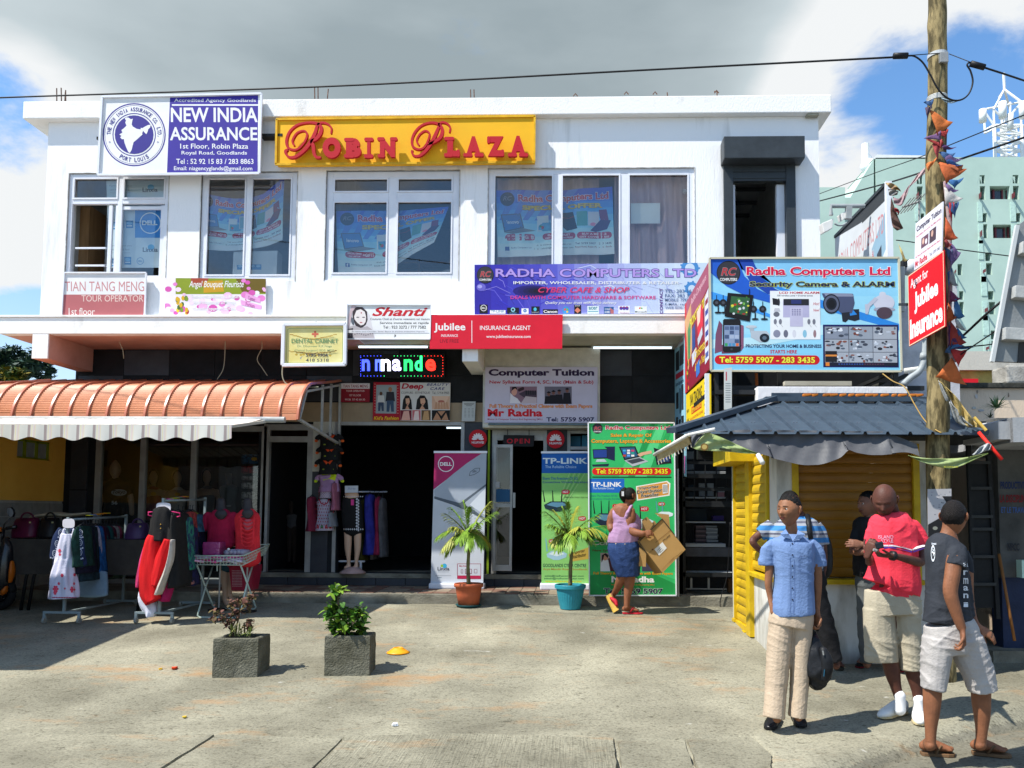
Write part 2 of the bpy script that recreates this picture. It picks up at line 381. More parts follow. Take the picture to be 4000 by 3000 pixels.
def holes(mb,x0,x1,z0,z1,y0,y1,hs):
 xs=sorted({x0,x1,*[h[0]for h in hs],*[h[1]for h in hs]});xs=[x for x in xs if x0<=x<=x1]
 zs=sorted({z0,z1,*[h[2]for h in hs],*[h[3]for h in hs]});zs=[z for z in zs if z0<=z<=z1]
 for a,b in zip(xs,xs[1:]):
  run=None
  for c,d in zip(zs,zs[1:]):
   mx_,mz=(a+b)/2,(c+d)/2
   if any(h[0]<mx_<h[1]and h[2]<mz<h[3]for h in hs):
    if run:mb.box(a,b,y0,y1,*run);run=None
   else :run=(run[0],d)if run else(c,d)
  if run:mb.box(a,b,y0,y1,*run)
 return mb
def ground_mat():
 m=bpy.data.materials.new('worn_concrete');m.use_nodes=True;nt=m.node_tree;b=nt.nodes['Principled BSDF'];N=nt.nodes.new;L=nt.links.new
 tcn=N('ShaderNodeTexCoord')
 def nz(sc_,det,st_=(1,1,1),ro=.6,off=(0,0,0)):
  mp_=N('ShaderNodeMapping');mp_.inputs['Scale'].default_value=st_;mp_.inputs['Location'].default_value=off;L(tcn.outputs['Object'],mp_.inputs[0])
  n=N('ShaderNodeTexNoise');n.inputs['Scale'].default_value=sc_;n.inputs['Detail'].default_value=det;n.inputs['Roughness'].default_value=ro;L(mp_.outputs[0],n.inputs[0]);return n.outputs['Fac']
 def ramp(f,stops):
  r=N('ShaderNodeValToRGB');L(f,r.inputs[0]);e=r.color_ramp.elements
  e[0].position,e[0].color=stops[0][0],(*stops[0][1],1);e[1].position,e[1].color=stops[-1][0],(*stops[-1][1],1)
  for p,c in stops[1:-1]:q=e.new(p);q.color=(*c,1)
  return r.outputs[0]
 def mixc(a,b_,f,mode='MIX'):
  x=N('ShaderNodeMix');x.data_type='RGBA';x.blend_type=mode
  for s_,v in(('A',a),('B',b_)):
   if isinstance(v,tuple):x.inputs[s_].default_value=(*v,1)
   else :L(v,x.inputs[s_])
  if isinstance(f,float):x.inputs['Factor'].default_value=f
  else :L(f,x.inputs['Factor'])
  return x.outputs['Result']
 base=ramp(nz(.9,6,(1,1,1)),[(.3,(.155,.144,.105)),(.5,(.25,.235,.175)),(.7,(.34,.32,.24))])
 big=ramp(nz(.5,5,off=(4,2,0)),[(.32,(.74,.74,.73)),(.62,(1.04,1.04,1.03))]);c=mixc(base,big,1.,'MULTIPLY')
 grit=ramp(nz(55,3),[(.3,(.62,.62,.62)),(.5,(1,1,1)),(.72,(1.22,1.22,1.2))]);c=mixc(c,grit,.75,'MULTIPLY')
 pits=ramp(nz(15,7,(.7,1.3,1),.75,(1,7,0)),[(.36,(.42,.41,.38)),(.42,(1,1,1))]);c=mixc(c,pits,.85,'MULTIPLY')
 pit2=ramp(nz(42,5,(.8,1.2,1),.7,(5,3,0)),[(.37,(.42,.41,.38)),(.44,(1,1,1))]);c=mixc(c,pit2,.85,'MULTIPLY')
 ru=ramp(nz(1.3,8,(.6,1.3,1),.72,(9.6,1.9,0)),[(.55,(0,0,0)),(.70,(1,1,1))]);c=mixc(c,(.33,.19,.085),N_mul(nt,ru,.75))
 pale=ramp(nz(5.5,4,(.6,1.3,1),.6,(2,9,0)),[(.70,(0,0,0)),(.735,(1,1,1))]);c=mixc(c,(.5,.49,.45),N_mul(nt,pale,.5))
 L(c,b.inputs['Base Color']);b.inputs['Roughness'].default_value=.92;b.inputs['Specular IOR Level'].default_value=.25
 bp=N('ShaderNodeBump');bp.inputs['Strength'].default_value=.5;bp.inputs['Distance'].default_value=.012;L(nz(38,8,ro=.7),bp.inputs['Height']);L(bp.outputs[0],b.inputs['Normal'])
 return m
def N_mul(nt,a,k):
 x=nt.nodes.new('ShaderNodeMath');x.operation='MULTIPLY';lk(nt,a,x.inputs[0]);x.inputs[1].default_value=k;return x.outputs[0]
gm=ground_mat()
slabm=mat('slab_concrete',(.235,.23,.205),.9,(.15,.148,.13),scale=1.6,bump=.5,bscale=50,contrast=(.3,.68),detail=9,spec=.2)
def slab_mat(brush):
 k='slab_concrete_brushed' if brush else 'slab_concrete_plain'
 if k in MATS:return MATS[k]
 m=gm.copy();m.name=k;MATS[k]=m
 if brush:
  nt=m.node_tree;b=nt.nodes['Principled BSDF'];w=nt.nodes.new('ShaderNodeTexNoise');mp_=nt.nodes.new('ShaderNodeMapping');mp_.inputs['Scale'].default_value=(16,.6,1);mp_.inputs['Rotation'].default_value=(0,0,.12)
  t_=nt.nodes.new('ShaderNodeTexCoord');lk(nt,t_.outputs['Object'],mp_.inputs[0]);lk(nt,mp_.outputs[0],w.inputs[0]);w.inputs['Scale'].default_value=5;w.inputs['Detail'].default_value=6
  r=nt.nodes.new('ShaderNodeValToRGB');r.color_ramp.elements[0].position=.36;r.color_ramp.elements[0].color=(.62,.62,.6,1);r.color_ramp.elements[1].position=.55;lk(nt,w.outputs[0],r.inputs[0])
  x=nt.nodes.new('ShaderNodeMix');x.data_type='RGBA';x.blend_type='MULTIPLY';x.inputs['Factor'].default_value=.5
  l=b.inputs['Base Color'].links[0].from_socket;lk(nt,l,x.inputs['A']);lk(nt,r.outputs[0],x.inputs['B']);lk(nt,x.outputs['Result'],b.inputs['Base Color'])
  bp=[n for n in nt.nodes if n.type=='BUMP'][0];bp2=nt.nodes.new('ShaderNodeBump');bp2.inputs['Strength'].default_value=.5;bp2.inputs['Distance'].default_value=.02
  lk(nt,w.outputs[0],bp2.inputs['Height']);lk(nt,bp.outputs[0],bp2.inputs['Normal']);lk(nt,bp2.outputs[0],b.inputs['Normal'])
 return m
kerb=[G('g',x,y)for x,y in((1700,1712),(1815,1659),(1920,1622),(1999,1601),(2078,1578),(2212,1543),(2400,1500),(2700,1440))]
def kerb_d(x,y):
 best=9;sg=-1
 for a,b in zip(kerb,kerb[1:]):
  d=Vec((b.x-a.x,b.y-a.y));w=Vec((x-a.x,y-a.y));t=max(0,min(1,w.dot(d)/d.dot(d)));r=w-d*t
  if r.length<best:best=r.length;sg=1 if d.x*w.y-d.y*w.x<0 else-1
 return best*sg
def sm_(t):t=max(0,min(1,t));return t*t*(3-2*t)
ROADZ=-.07
slabs=[([(-420,1588),(466,1587),(347,1661),(180,1770),(-800,1770)],0),([(470,1587),(741,1596),(676,1661),(560,1770),(190,1770),(352,1661)],0),([(747,1591),(1000,1585),(1326,1594),(1334,1661),(1344,1770),(570,1770),(684,1661)],1),([(1334,1600),(1477,1597),(1500,1661),(1540,1770),(1350,1770),(1341,1661)],0),([(1483,1596),(1622,1591),(1668,1630),(1668,1712),(1660,1770),(1546,1770),(1507,1661)],0)]
swp=[([G('g',*p)for p in q],b)for q,b in slabs]
def inpoly(x,y,q):
 c=False
 for i in rg(len(q)):
  a,b=q[i-1],q[i]
  if(a.y>y)!=(b.y>y)and x<(b.x-a.x)*(y-a.y)/(b.y-a.y)+a.x:c=not c
 return c
rdm=gm.copy();rdm.name='worn_road';rdm.node_tree.nodes['Principled BSDF'].inputs['Roughness'].default_value=.95
for n_ in rdm.node_tree.nodes:
 if n_.type=='VALTORGB' and len(n_.color_ramp.elements)==3 and n_.color_ramp.elements[0].color[0]<.2:
  for e_ in n_.color_ramp.elements:e_.color=(e_.color[0]*.68,e_.color[1]*.68,e_.color[2]*.70,1)
mb=Q(gm).mat(rdm).mat(gm);nx,ny=560,330;X0,X1,Y0,Y1=-9.5,6.5,3.4,12.6
for j in rg(ny+1):
 y=Y0+(Y1-Y0)*j/ny
 for i in rg(nx+1):
  x=X0+(X1-X0)*i/nx;z=gz(y)+.008*noise.noise((x*.8,y*.8,0))+.003*noise.noise((x*4,y*4,3))
  if y<6.0:
   if any(inpoly(x,y,q)for q,_ in swp):z=-.035
  if x>1:
   d=kerb_d(x,y);k=sm_((d+.17)/.17)
   z=z*(1-k)+(ROADZ+.004*noise.noise((x*2,y*2,9)))*k
   if abs(d-.01)<.022+.012*noise.noise((x*5,y*5,2)):z-=.03
  mb.v.append((x,y,z))
for j in rg(ny):
 for i in rg(nx):
  a=j*(nx+1)+i;mb.cur=0
  if mb.v[a][0]>.9 and mb.v[a][2]<-.045 and mb.v[a+1][2]<-.045:mb.cur=1
  mb.fc([a,a+1,a+nx+2,a+nx+1])
mb.mk('forecourt_ground',sm_=1,kind='structure',recalc=0)
mb=Q(mat('far_ground',(.2,.2,.18),.95));mb.pg([(-600,-300,-.12),(600,-300,-.12),(600,900,-.12),(-600,900,-.12)]);mb.mk('ground',kind='structure',recalc=0)
pav=TG('pavement',None,None,(0,4.8,-.04));pav['kind']='structure'
for q,b in swp:
 mb=Q(slab_mat(b));pts=[]
 for i in rg(len(q)):
  a,c=q[i],q[(i+1)%len(q)];n=max(2,int((c-a).length/.12))
  for k in rg(n):
   p=a.lerp(c,k/n);nn=Vec((noise.noise((p.x*7,p.y*7,1)),noise.noise((p.x*7,p.y*7,5)),0))*.012;pts.append(Vec((p.x,p.y,0))+nn)
 lo=[p-Zv(.03)for p in pts];cen=sum(pts,Vec())/len(pts);hi=[p+(cen-p).normalized()*.008+Zv(.004)for p in pts]
 bb=len(mb.v);n=len(pts);mb.v+=[tuple(p)for p in lo+hi];mb.fc(list(rg(bb+n,bb+2*n)))
 for i in rg(n):mb.fc([bb+i,bb+(i+1)%n,bb+n+(i+1)%n,bb+n+i])
 mb.mk('slab',pav)
ZP=.47;YS=12.1;YF=11.0;YW=11.12
stp=TG('shop_step',None,None,(-2,11.5,.3));stp['kind']='structure'
concm=mat('step_concrete',(.25,.235,.185),.9,(.11,.10,.075),scale=3,stretch=(1,1,1.6),bump=.5,bscale=45,detail=9)
mb=Q(concm);mb.box(-9,4.2,10.98,12.06,.2,ZP);mb.box(-5.45,4.2,10.93,10.98,.2,ZP);mb.mk('platform',stp,bv_=.012)
tm1=mat('red_paving_tile',(.20,.105,.075),.75,(.12,.075,.055),scale=8,bump=.2);tm2=mat('buff_paving_tile',(.27,.215,.15),.75,(.17,.13,.10),scale=8,bump=.2)
base={}
for k,m in en((tm1,tm2)):
 q=Q(m).box(0,.192,0,.192,0,.01);o=q.mk('tile',stp,bv_=.003);base[k]=o
cnt=0
for i in rg(34):
 for j in rg(5):
  x=-5.0+i*.2;y=11.06+j*.2
  if x+.19>1.95:continue
  k=1 if random.random()<.45 else 0
  o=base[k].copy();COL.objects.link(o);o.location=Vec((x,y,ZP+uni(-.0015,.0015)))-WLOC[stp.name];cnt+=1
for o in base.values():bpy.data.objects.remove(o)
def litter(name,label,cid,x,y,col,s,z=.004):
 p=G(cid,x,y);mb=Q(ink(col,.7));pts=[p+Vec((cos(g)*s*uni(.35,.8),sin(g)*s*uni(.3,.8),z))for g in[i*1.05 for i in rg(6)]]
 top=[q+Vec((uni(-.2,.2)*s,uni(-.2,.2)*s,s*.35))for q in pts];mb.ring([pts,top]);mb.mk(name,label=label,cat='litter')
litter('paper_scrap','orange and red crushed wrapper lying left of the concrete planters','d3',1080,338,'d8451c',.05)
litter('paper_scrap','yellow and red wrapper scrap beside the orange wrapper','d3',993,342,'d8a92a',.035)
litter('paper_scrap','crumpled white tissue near the front pavement slabs','d1',1698,1280,'f2f2f5',.045)
litter('paper_scrap','yellowish paper scrap on the ground near the left slabs','d3',1140,640,'d9b840',.03)
mb=Q(mat('orange_plastic','f0a020',.45,'d88a14',bump=.05));p=G('d1',1720,706);r=.118
mb.lt(p+Zv(.004),[(r,0),(r,.006),(r*.8,.018),(r*.42,.05),(r*.4,.053),(r*.34,.053),(r*.34,.03)],28);tg=mb.mk('marker_disc',sm_=1,label='flat orange plastic marker disc lying on the forecourt',cat='marker disc')
wallm=mat('white_paint',(.84,.84,.85),.8,(.60,.60,.60),scale=1.7,stretch=(2.2,1,.3),bump=.2,bscale=40,contrast=(.26,.44),detail=10)
def dirty(name,c,c2,mask=(.55,.72)):
 m=mat(name,c,.85,c2,scale=2.2,stretch=(1.6,1.6,.5),contrast=mask,bump=.25,bscale=40,detail=9);return m
fascm=mat('weathered_white_paint',(.82,.81,.79),.85,(.58,.56,.52),scale=2.4,stretch=(1.3,1,.6),contrast=(.22,.42),bump=.2,bscale=50,detail=10)
pinkm=mat('pink_soffit_paint',(.62,.36,.29),.8,(.50,.28,.22),scale=2);greym=mat('pale_soffit_paint',(.55,.54,.47),.8,(.42,.41,.35),scale=2)
dark=mat('charcoal_tile',(.020,.022,.026),.75,(.013,.014,.016),scale=4,bump=.05,spec=.15);dark2=mat('charcoal_tile_lighter',(.04,.045,.055),.5,(.028,.03,.038),scale=4,bump=.05,spec=.3)
beige=mat('beige_tile',(.34,.26,.17),.5,(.26,.20,.13),scale=3,bump=.05)
alu=mat('white_aluminium',(.74,.76,.82),.4,(.66,.68,.74),scale=3,bump=.03);grey_alu=mat('grey_aluminium',(.36,.36,.35),.45,(.27,.27,.26),scale=5,bump=.05,metal=.3)
roomw=mat('room_wall',(.50,.50,.48),.8,(.42,.42,.40));black=mat('black_paint',(.012,.012,.013),.5,(.008,.008,.008),bump=.05)
glz=glass('window_glass',(.96,.97,.97),.07,.02);glz2=glass('shop_glass',(.72,.76,.76),.05,.02)
B=TG('shopping_building','white two storey shop building with yellow name board and flat roof','building',(-2.2,15,.3))
W1=(-7.35,-5.87,4.93,6.50);W2=(-5.38,-3.98,4.90,6.505);W3=(-3.55,-1.62,4.905,6.51);W4=(-1.20,1.75,4.90,6.53);DR=(2.18,3.17,4.36,6.62)
XL,XR=-7.69,3.52
mb=Q(wallm);holes(mb,XL,XR,4.34,7.27,YW,YW+.2,[W1,W2,W3,W4,DR]);mb.box(XL,XL+.2,YW+.2,20,4.34,7.27);mb.box(XR-.2,XR,YW+.2,20,4.34,7.27);mb.box(XL,XR,19.8,20,0,4.34);mb.box(XL,XR,20.0,20.2,4.34,7.27)
mb.mk('wall',B)
mb=Q(fascm);mb.box(-8.0,3.67,YF,20.3,7.272,7.53);mb.mk('roof_slab',B,bv_=.012)
mb=Q(mat('sagging_plaster',(.4,.38,.3),.9));p=P('d4',140,815,11.07);mb.box(p.x-.10,p.x+.07,YF+.02,YW,7.24,7.27);mb.mk('plaster_patch',B,bv_=.02)
mb=Q(fascm);mb.box(-8.19,3.67,YF,YF+.14,4.10,4.335);mb.mat(greym).box(-3.1,3.67,YF+.14,12.2,4.10,4.25);mb.mat(pinkm).box(-8.19,-3.1,YF+.14,12.2,4.10,4.25);mb.mk('canopy_slab',B,bv_=.006)
mb=Q(fascm);mb.box(-8.23,3.70,YF-.02,YW+.01,4.337,4.368);mb.mk('canopy_ledge',B,bv_=.006)
for a,b,m,nm in((-7.70,-7.47,pinkm,0),(-1.53,-1.31,fascm,1)):
 mb=Q(fascm).box(a,b,YF+.004,YF+.03,3.745 if nm==0 else 3.705,4.10);q=MB()
 zz=3.745 if nm==0 else 3.705
 mb.mat(m).hx([(a,YF+.03,zz),(b,YF+.03,zz),(b,YF+.03,4.10),(a,YF+.03,4.10)],(0,1.05,0));mb.mk('beam',B)
mb=Q(roomw);
for x0,x1 in((XL+.2,-3.7),(-3.7,2.0),(2.0,XR-.2)):
 mb.box(x0,x1,15.3,15.4,4.34,7.2);mb.box(x0,x0+.02,YW+.2,15.3,4.34,7.2);mb.box(x1-.02,x1,YW+.2,15.3,4.34,7.2);
mb.box(XL+.2,XR-.2,YW+.2,15.4,4.25,4.33);mb.box(XL+.2,XR-.2,YW+.2,15.4,7.2,7.26);mb.mk('interior',B)
def window(h,xs,zs,fr=.055,mul=.07,yy=YW+.02,glassm=None,skip=(),zcut=None,deep=.06):
 """frame with mullions at xs (and transoms zs); panes are sub-parts"""
 x0,x1,z0,z1=h;mb=Q(alu);mb.box(x0,x0+fr,yy,yy+deep,z0,z1);mb.box(x1-fr,x1,yy,yy+deep,z0,z1);mb.box(x0+fr,x1-fr,yy,yy+deep,z0,z0+fr);mb.box(x0+fr,x1-fr,yy,yy+deep,z1-fr,z1)
 for x in xs:mb.box(x-mul/2,x+mul/2,yy+.001,yy+deep,z0+fr,z1-fr)
 cx=[x0+fr]+[x for x in xs]+[x1-fr];cz=[z0+fr]+list(zs)+[z1-fr]
 for z in zs:
  for i in rg(len(cx)-1):
   a=cx[i]+(mul/2 if i else 0);b=cx[i+1]-(mul/2 if i<len(cx)-2 else 0);mb.box(a,b,yy+.002,yy+deep-.002,z-mul/2,z+mul/2)
 w=mb.mk('window',B,bv_=.006)
 for i in rg(len(cx)-1):
  for j in rg(len(cz)-1):
   if(i,j)in skip:continue
   a=cx[i]+(mul/2 if i else 0);b=cx[i+1]-(mul/2 if i<len(cx)-2 else 0);c=cz[j]+(mul/2 if j else 0);d=cz[j+1]-(mul/2 if j<len(cz)-2 else 0)
   Q(glassm or glz).pg([(a,yy+.03,c),(b,yy+.03,c),(b,yy+.03,d),(a,yy+.03,d)]).mk('pane',w,recalc=0)
   s=Q(alu);e=.022
   s.box(a,a+e,yy-.008,yy+.02,c,d);s.box(b-e,b,yy-.008,yy+.02,c,d);s.box(a+e,b-e,yy-.008,yy+.02,c,c+e);s.box(a+e,b-e,yy-.008,yy+.02,d-e,d);s.mk('sash',w)
 return w
w=window(W1,[P('a1',945,800,YW).x],[P('a1',0,980,YW).z+.0],skip=((0,0),(1,0)))
zt=P('a1',900,1005,YW).z
def wz(c,x,y,Y=YW):return P(c,x,y,Y)
mb=Q(alu)
for xa,xb in((840,868),(893,928),(1250,1285)):
 mb.box(wz('a1',xa,1200).x,wz('a1',xb,1200).x,YW+.03,YW+.07,4.985,zt)
for y in(1338,1475):mb.box(wz('a1',572,y).x,wz('a1',820,y).x,YW+.05,YW+.07,wz('a1',0,y+7).z,wz('a1',0,y-7).z)
mb.box(wz('a1',928,1200).x,wz('a1',1250,1200).x,YW+.035,YW+.065,zt-.06,zt-.01)
mb.mk('sliding_sash',w,bv_=.004)
Q(glz).pg([(wz('a1',868,0).x,YW+.05,5.0),(wz('a1',1250,0).x,YW+.05,5.0),(wz('a1',1250,0).x,YW+.05,zt-.06),(wz('a1',868,0).x,YW+.05,zt-.06)]).mk('pane',w,recalc=0)
window(W2,[P('a1',1950,900,YW).x],[],fr=.075)
window(W3,[P('a2',1070,900,YW).x],[P('a2',0,842,YW).z],fr=.095,mul=.125)
window(W4,[P('a3',757,500,YW).x,P('a3',1285,500,YW).x],[],fr=.075,mul=.11)
for h in(W1,W2,W3,W4):
 x0,x1,z0,z1=h;mb=Q(mat('cement_reveal',(.56,.55,.53),.9,(.35,.34,.32),scale=9,contrast=(.4,.6)))
 e=.012
 mb.box(x0-e,x0,YW-.004,YW+.02,z0-e,z1+e);mb.box(x1,x1+e,YW-.004,YW+.02,z0-e,z1+e);mb.box(x0,x1,YW-.004,YW+.02,z1,z1+e);mb.mk('window_surround',B)
woodm=mat('wood_door',(.42,.24,.11),.55,(.30,.16,.07),scale=3,stretch=(4,4,.4))
t=TG('cupboard','tall brown wooden cupboard inside the opened upper left window','cupboard',(-7,11.6,4.4))
mb=Q(woodm);a=P('a1',585,1015,11.6);b=P('a1',712,1015,11.6);mb.box(a.x,b.x,11.6,12.0,4.4,6.2);mb.mk('cabinet_body',t,bv_=.005);mb=Q(woodm).box(b.x-.012,b.x+.004,11.58,11.6,4.42,6.15);mb.mk('door_edge',t)
t=TG('shelf_unit','brown wooden shelves inside the middle upper window','shelf',(-2.3,12.6,4.9));mb=Q(woodm)
for z in(5.1,5.35,5.62):mb.box(-3.5,-1.6,12.6,12.9,z,z+.03)
mb.mk('shelf',t);Q(woodm).box(-3.5,-3.46,12.6,12.9,4.4,5.7).box(-1.64,-1.6,12.6,12.9,4.4,5.7).box(-2.5,-2.46,12.6,12.9,4.4,5.7).mk('upright',t)
shm=mat('dark_grey_steel',(.035,.042,.048),.45,(.025,.03,.034),scale=5,bump=.08,spec=.4)
a=P('a4',352,385,10.95);b=P('a4',848,380,10.95);c=P('a4',352,512,10.95)
mb=Q(shm);mb.box(a.x,b.x,10.86,YW,c.z-.02,a.z);mb.mk('shutter_box',B,bv_=.01)
mb=Q(shm);mb.box(DR[0]-.02,DR[0]+.11,YW-.05,YW+.05,4.37,c.z-.02);mb.box(DR[1]-.13,DR[1]+.0,YW-.05,YW+.05,4.37,c.z-.02);mb.box(DR[0]+.11,DR[1]-.13,YW-.03,YW+.03,P('a4',0,650,YW).z,c.z-.02);mb.mk('shutter_guide',B)
mb=Q(shm)
for k in rg(3):
 z=P('a4',0,650,YW).z+.03+k*.1;mb.box(DR[0]+.11,DR[1]-.13,YW-.04,YW-.03,z,z+.085)
mb.mk('shutter_slat',B,bv_=.008);Q(alu).box(DR[0]+.11,DR[0]+.16,YW+.06,YW+.12,4.37,6.3).box(DR[1]-.24,DR[1]-.13,YW+.06,YW+.14,4.37,6.3).mk('door_frame',B)
mb=Q(mat('ceiling_batten',(.09,.09,.09),.8))
for k in rg(6):mb.box(2.05,3.4,11.5+k*.6,11.56+k*.6,7.1,7.15)
mb.mk('ceiling_batten',B)
rust=mat('rusty_steel',(.16,.09,.06),.8,(.09,.05,.04),scale=20)
def rebar(c,x0,y0,x1,y1,Y=11.6):
 a=P(c,x0,y0,Y);b=P(c,x1,y1,Y);b.z=7.5;Q(rust).tb([b,a.lerp(b,.5)+Vec((.01,0,0)),a],.009,5).mk('steel_starter_bar',B)
for q in(('a1',445,90,445,195),('a1',480,87,484,195),('a1',515,105,516,195),('a1',513,120,497,192),('a2',460,-20,460,60),('a2',487,-15,483,62),('a2',568,-5,540,62),('a2',1685,0,1685,55),('a2',1712,0,1712,55),('a4',10,97,12,104),('a4',316,88,318,100),('a3',950,-380,950,-370)):rebar(*q)
Q(rust).tb([P('a4',300,92,11.3),P('a4',316,88,11.3),P('a4',322,100,11.3)],.01,5).mk('steel_hook',B)
for u,v in((1243,204),(1353,200),(1415,200),(1548,197)):
 p=P('g',u,v+4,11.2);Q(rust).tb([p+Vec((-.03,0,0)),p+Zv(.04),p+Vec((.03,0,0))],.009,5).mk('steel_hook',B)
def batten(cid,x0,x1,y,Y,label,on=True,cat='tube light'):
 a=P(cid,x0,y,Y);b=P(cid,x1,y,Y);t=TG('tube_light',label,cat,((a.x+b.x)/2,Y,a.z));zc=a.z
 Q(mat('batten_white',(.42,.42,.38),.5)).box(a.x,b.x,Y-.04,Y+.04,zc+.015,zc+.07).mk('housing',t,bv_=.005)
 Q(emis('tube_glow','dff2ff',1.1)if on else ink('b09078')).tb([(a.x+.03,Y-.01,zc),(b.x-.03,Y-.01,zc)],.016,10).mk('lamp_tube',t,sm_=1)
batten('b1',1172,1806,695,11.85,'unlit fluorescent tube on the pink soffit above the orange awning',False)
batten('b2',872,1500,455,11.75,'long fluorescent tube under the canopy above the red lettered display')
batten('b2',1632,1810,1152,12.7,'short lit tube deep inside the wide middle doorway')
batten('b3',1128,1838,462,11.75,'long fluorescent tube under the canopy left of the red poster')
wirem=mat('pale_wire',(.42,.42,.30),.5,bump=0);blackw=mat('black_cable',(.012,.012,.014),.5,bump=0)
def wire(label,pts,r=.006,m=None,name='hanging_wire',cat='wire',n=6):
 mb=Q(m or wirem);q=cat_rom([tuple(p)for p in pts],6);return mb.tb(q,r,n).mk(name,sm_=1,label=label,cat=cat)
wire('short loose wire hanging from the pink soffit at the left',[P('b1',x,y,11.5)for x,y in((972,605),(940,670),(965,740),(972,805))])
wire('straight loose wire hanging from the soffit beside the unlit tube',[P('b1',x,y,11.5)for x,y in((1768,605),(1768,720),(1755,880),(1705,970))])
wire('curly loose wire hanging right of the unlit tube',[P('b1',x,y,11.5)for x,y in((2052,650),(2058,720),(2020,810),(2060,880),(2100,940))])
wire('white cable drooping from the dental board to the orange awning',[P('b2',x,y,10.8)for x,y in((232,600),(228,700),(260,770),(360,800),(540,800))],.008)
Ddoor=(P('b2',105,0,YS).x,P('b2',528,0,YS).x);zlow=.66
DS=(P('c1',760,0,YS).x,P('c1',2035,0,YS).x)
MO=(P('b2',745,0,YS).x,P('b2',1812,0,YS).x);ztop=P('b2',1300,1135,YS).z
CD=(P('b3',285,0,YS).x,P('b3',722,0,YS).x);CW=(P('b3',925,0,YS).x,1.30)
mb=Q(dark);zb0,zb1=P('b2',0,1100,YS).z,P('b2',0,932,YS).z
holes(mb,-7.9,3.6,.3,zb0,YS,YS+.15,[(*DS,.45,zb0),(Ddoor[0],Ddoor[1],.66,2.93),(MO[0],MO[1],.66,ztop),(CD[0],CD[1],.66,2.85),(CW[0],CW[1],1.0,2.85),(1.75,2.35,.47,2.8)])
mb.box(-7.75,3.6,YS,YS+.15,zb1,4.10);mb.mat(beige).box(-5.0,1.7,YS,YS+.15,zb0,zb1);mb.mat(dark).box(-7.75,-5.0,YS,YS+.15,zb0,zb1);mb.mk('shop_wall',B)
tl=Q(dark2)
o0=None
for j in rg(2):
 for i in rg(13):
  x=-7.7+i*.72;z=zb1+.02+j*.40
  if x>1.5:continue
  tl=Q(dark2 if(i*7+j*3)%5==0 else dark).box(x,x+.71,YS-.012,YS-.002,z,z+.39).mk('wall_tile',B)
for i in rg(9):
 x=-5.0+i*.74
 Q(beige).box(x,min(x+.732,1.69),YS-.012,YS-.002,zb0+.004,zb1-.004).mk('wall_tile',B)
a,b=P('c1',568,0,YS-.02).x,P('c1',698,0,YS-.02).x
for z0,z1 in((.33,1.02),(1.03,1.9),(1.91,2.78)):Q(dark2).box(a,b,YS-.03,YS-.002,z0,z1-.01).mk('column_tile',B)
a,b=P('b2',1822,0,YS).x,P('b2',2005,0,YS).x;Q(dark2).box(a,b,YS-.02,YS-.002,.66,2.97).mk('column_tile',B)
a,b=P('b3',752,0,YS).x,P('b3',922,0,YS).x;Q(dark2).box(a,b,YS-.02,YS-.002,.66,2.85).mk('column_tile',B)
Q(greym).box(P('b2',528,0,YS).x,P('b2',708,0,YS).x,YS-.02,YS-.002,2.2,2.97).mk('cement_pier',B)
Q(dark2).box(P('b2',528,0,YS).x,P('b2',670,0,YS).x,YS-.018,YS-.003,.6,2.2).mk('column_tile',B)
mb=Q(concm);mb.box(Ddoor[0],1.4,YS-.06,YS+.6,.585,.655);mb.mk('threshold',B,bv_=.006)
x=Ddoor[0]
while x<1.3:Q(dark2).box(x,min(x+.44,1.38),YS-.05,YS-.001,ZP+.004,.583).mk('plinth_tile',B);x+=.45
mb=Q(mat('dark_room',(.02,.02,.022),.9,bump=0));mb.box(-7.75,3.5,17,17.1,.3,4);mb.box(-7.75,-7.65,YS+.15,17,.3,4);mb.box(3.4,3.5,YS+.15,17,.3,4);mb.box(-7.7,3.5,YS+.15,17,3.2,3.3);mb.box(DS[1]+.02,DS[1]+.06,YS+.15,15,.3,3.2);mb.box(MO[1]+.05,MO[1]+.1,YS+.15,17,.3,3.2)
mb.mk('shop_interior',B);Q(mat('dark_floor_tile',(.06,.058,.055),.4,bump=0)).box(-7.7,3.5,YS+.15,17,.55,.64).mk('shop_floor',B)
def frame(x0,x1,z0,z1,mus,trs,w=.06,y=YS,m=None,nm='door_frame',dp=.08,bot=True):
 mb=Q(m or grey_alu);mb.box(x0,x0+w,y-.01,y+dp,z0,z1);mb.box(x1-w,x1,y-.01,y+dp,z0,z1);mb.box(x0+w,x1-w,y-.01,y+dp,z1-w,z1)
 if bot:mb.box(x0+w,x1-w,y-.01,y+dp,z0,z0+w)
 for a in mus:mb.box(a-w/2,a+w/2,y-.012,y+dp-.01,z0+(w if bot else 0),z1-w)
 for b in trs:mb.box(x0+w,x1-w,y-.014,y+dp-.02,b-w/2,b+w/2)
 return mb.mk(nm,B,bv_=.004)
fr=frame(DS[0],DS[1]+.13,.45,2.9,[P('c1',1130,0,YS).x,P('c1',1528,0,YS).x],[],.085,nm='shop_window_frame')
Q(glz2).pg([(DS[0]+.08,YS+.03,.53),(DS[1],YS+.03,.53),(DS[1],YS+.03,2.82),(DS[0]+.08,YS+.03,2.82)]).mk('pane',fr,recalc=0)
fr=frame(Ddoor[0],Ddoor[1],.66,2.93,[],[P('b2',0,1250,YS).z],.09,nm='door_frame',bot=False)
Q(glz2).pg([(Ddoor[0]+.09,YS+.03,P('b2',0,1230,YS).z),(Ddoor[1]-.09,YS+.03,P('b2',0,1230,YS).z),(Ddoor[1]-.09,YS+.03,2.84),(Ddoor[0]+.09,YS+.03,2.84)]).mk('pane',fr,recalc=0)
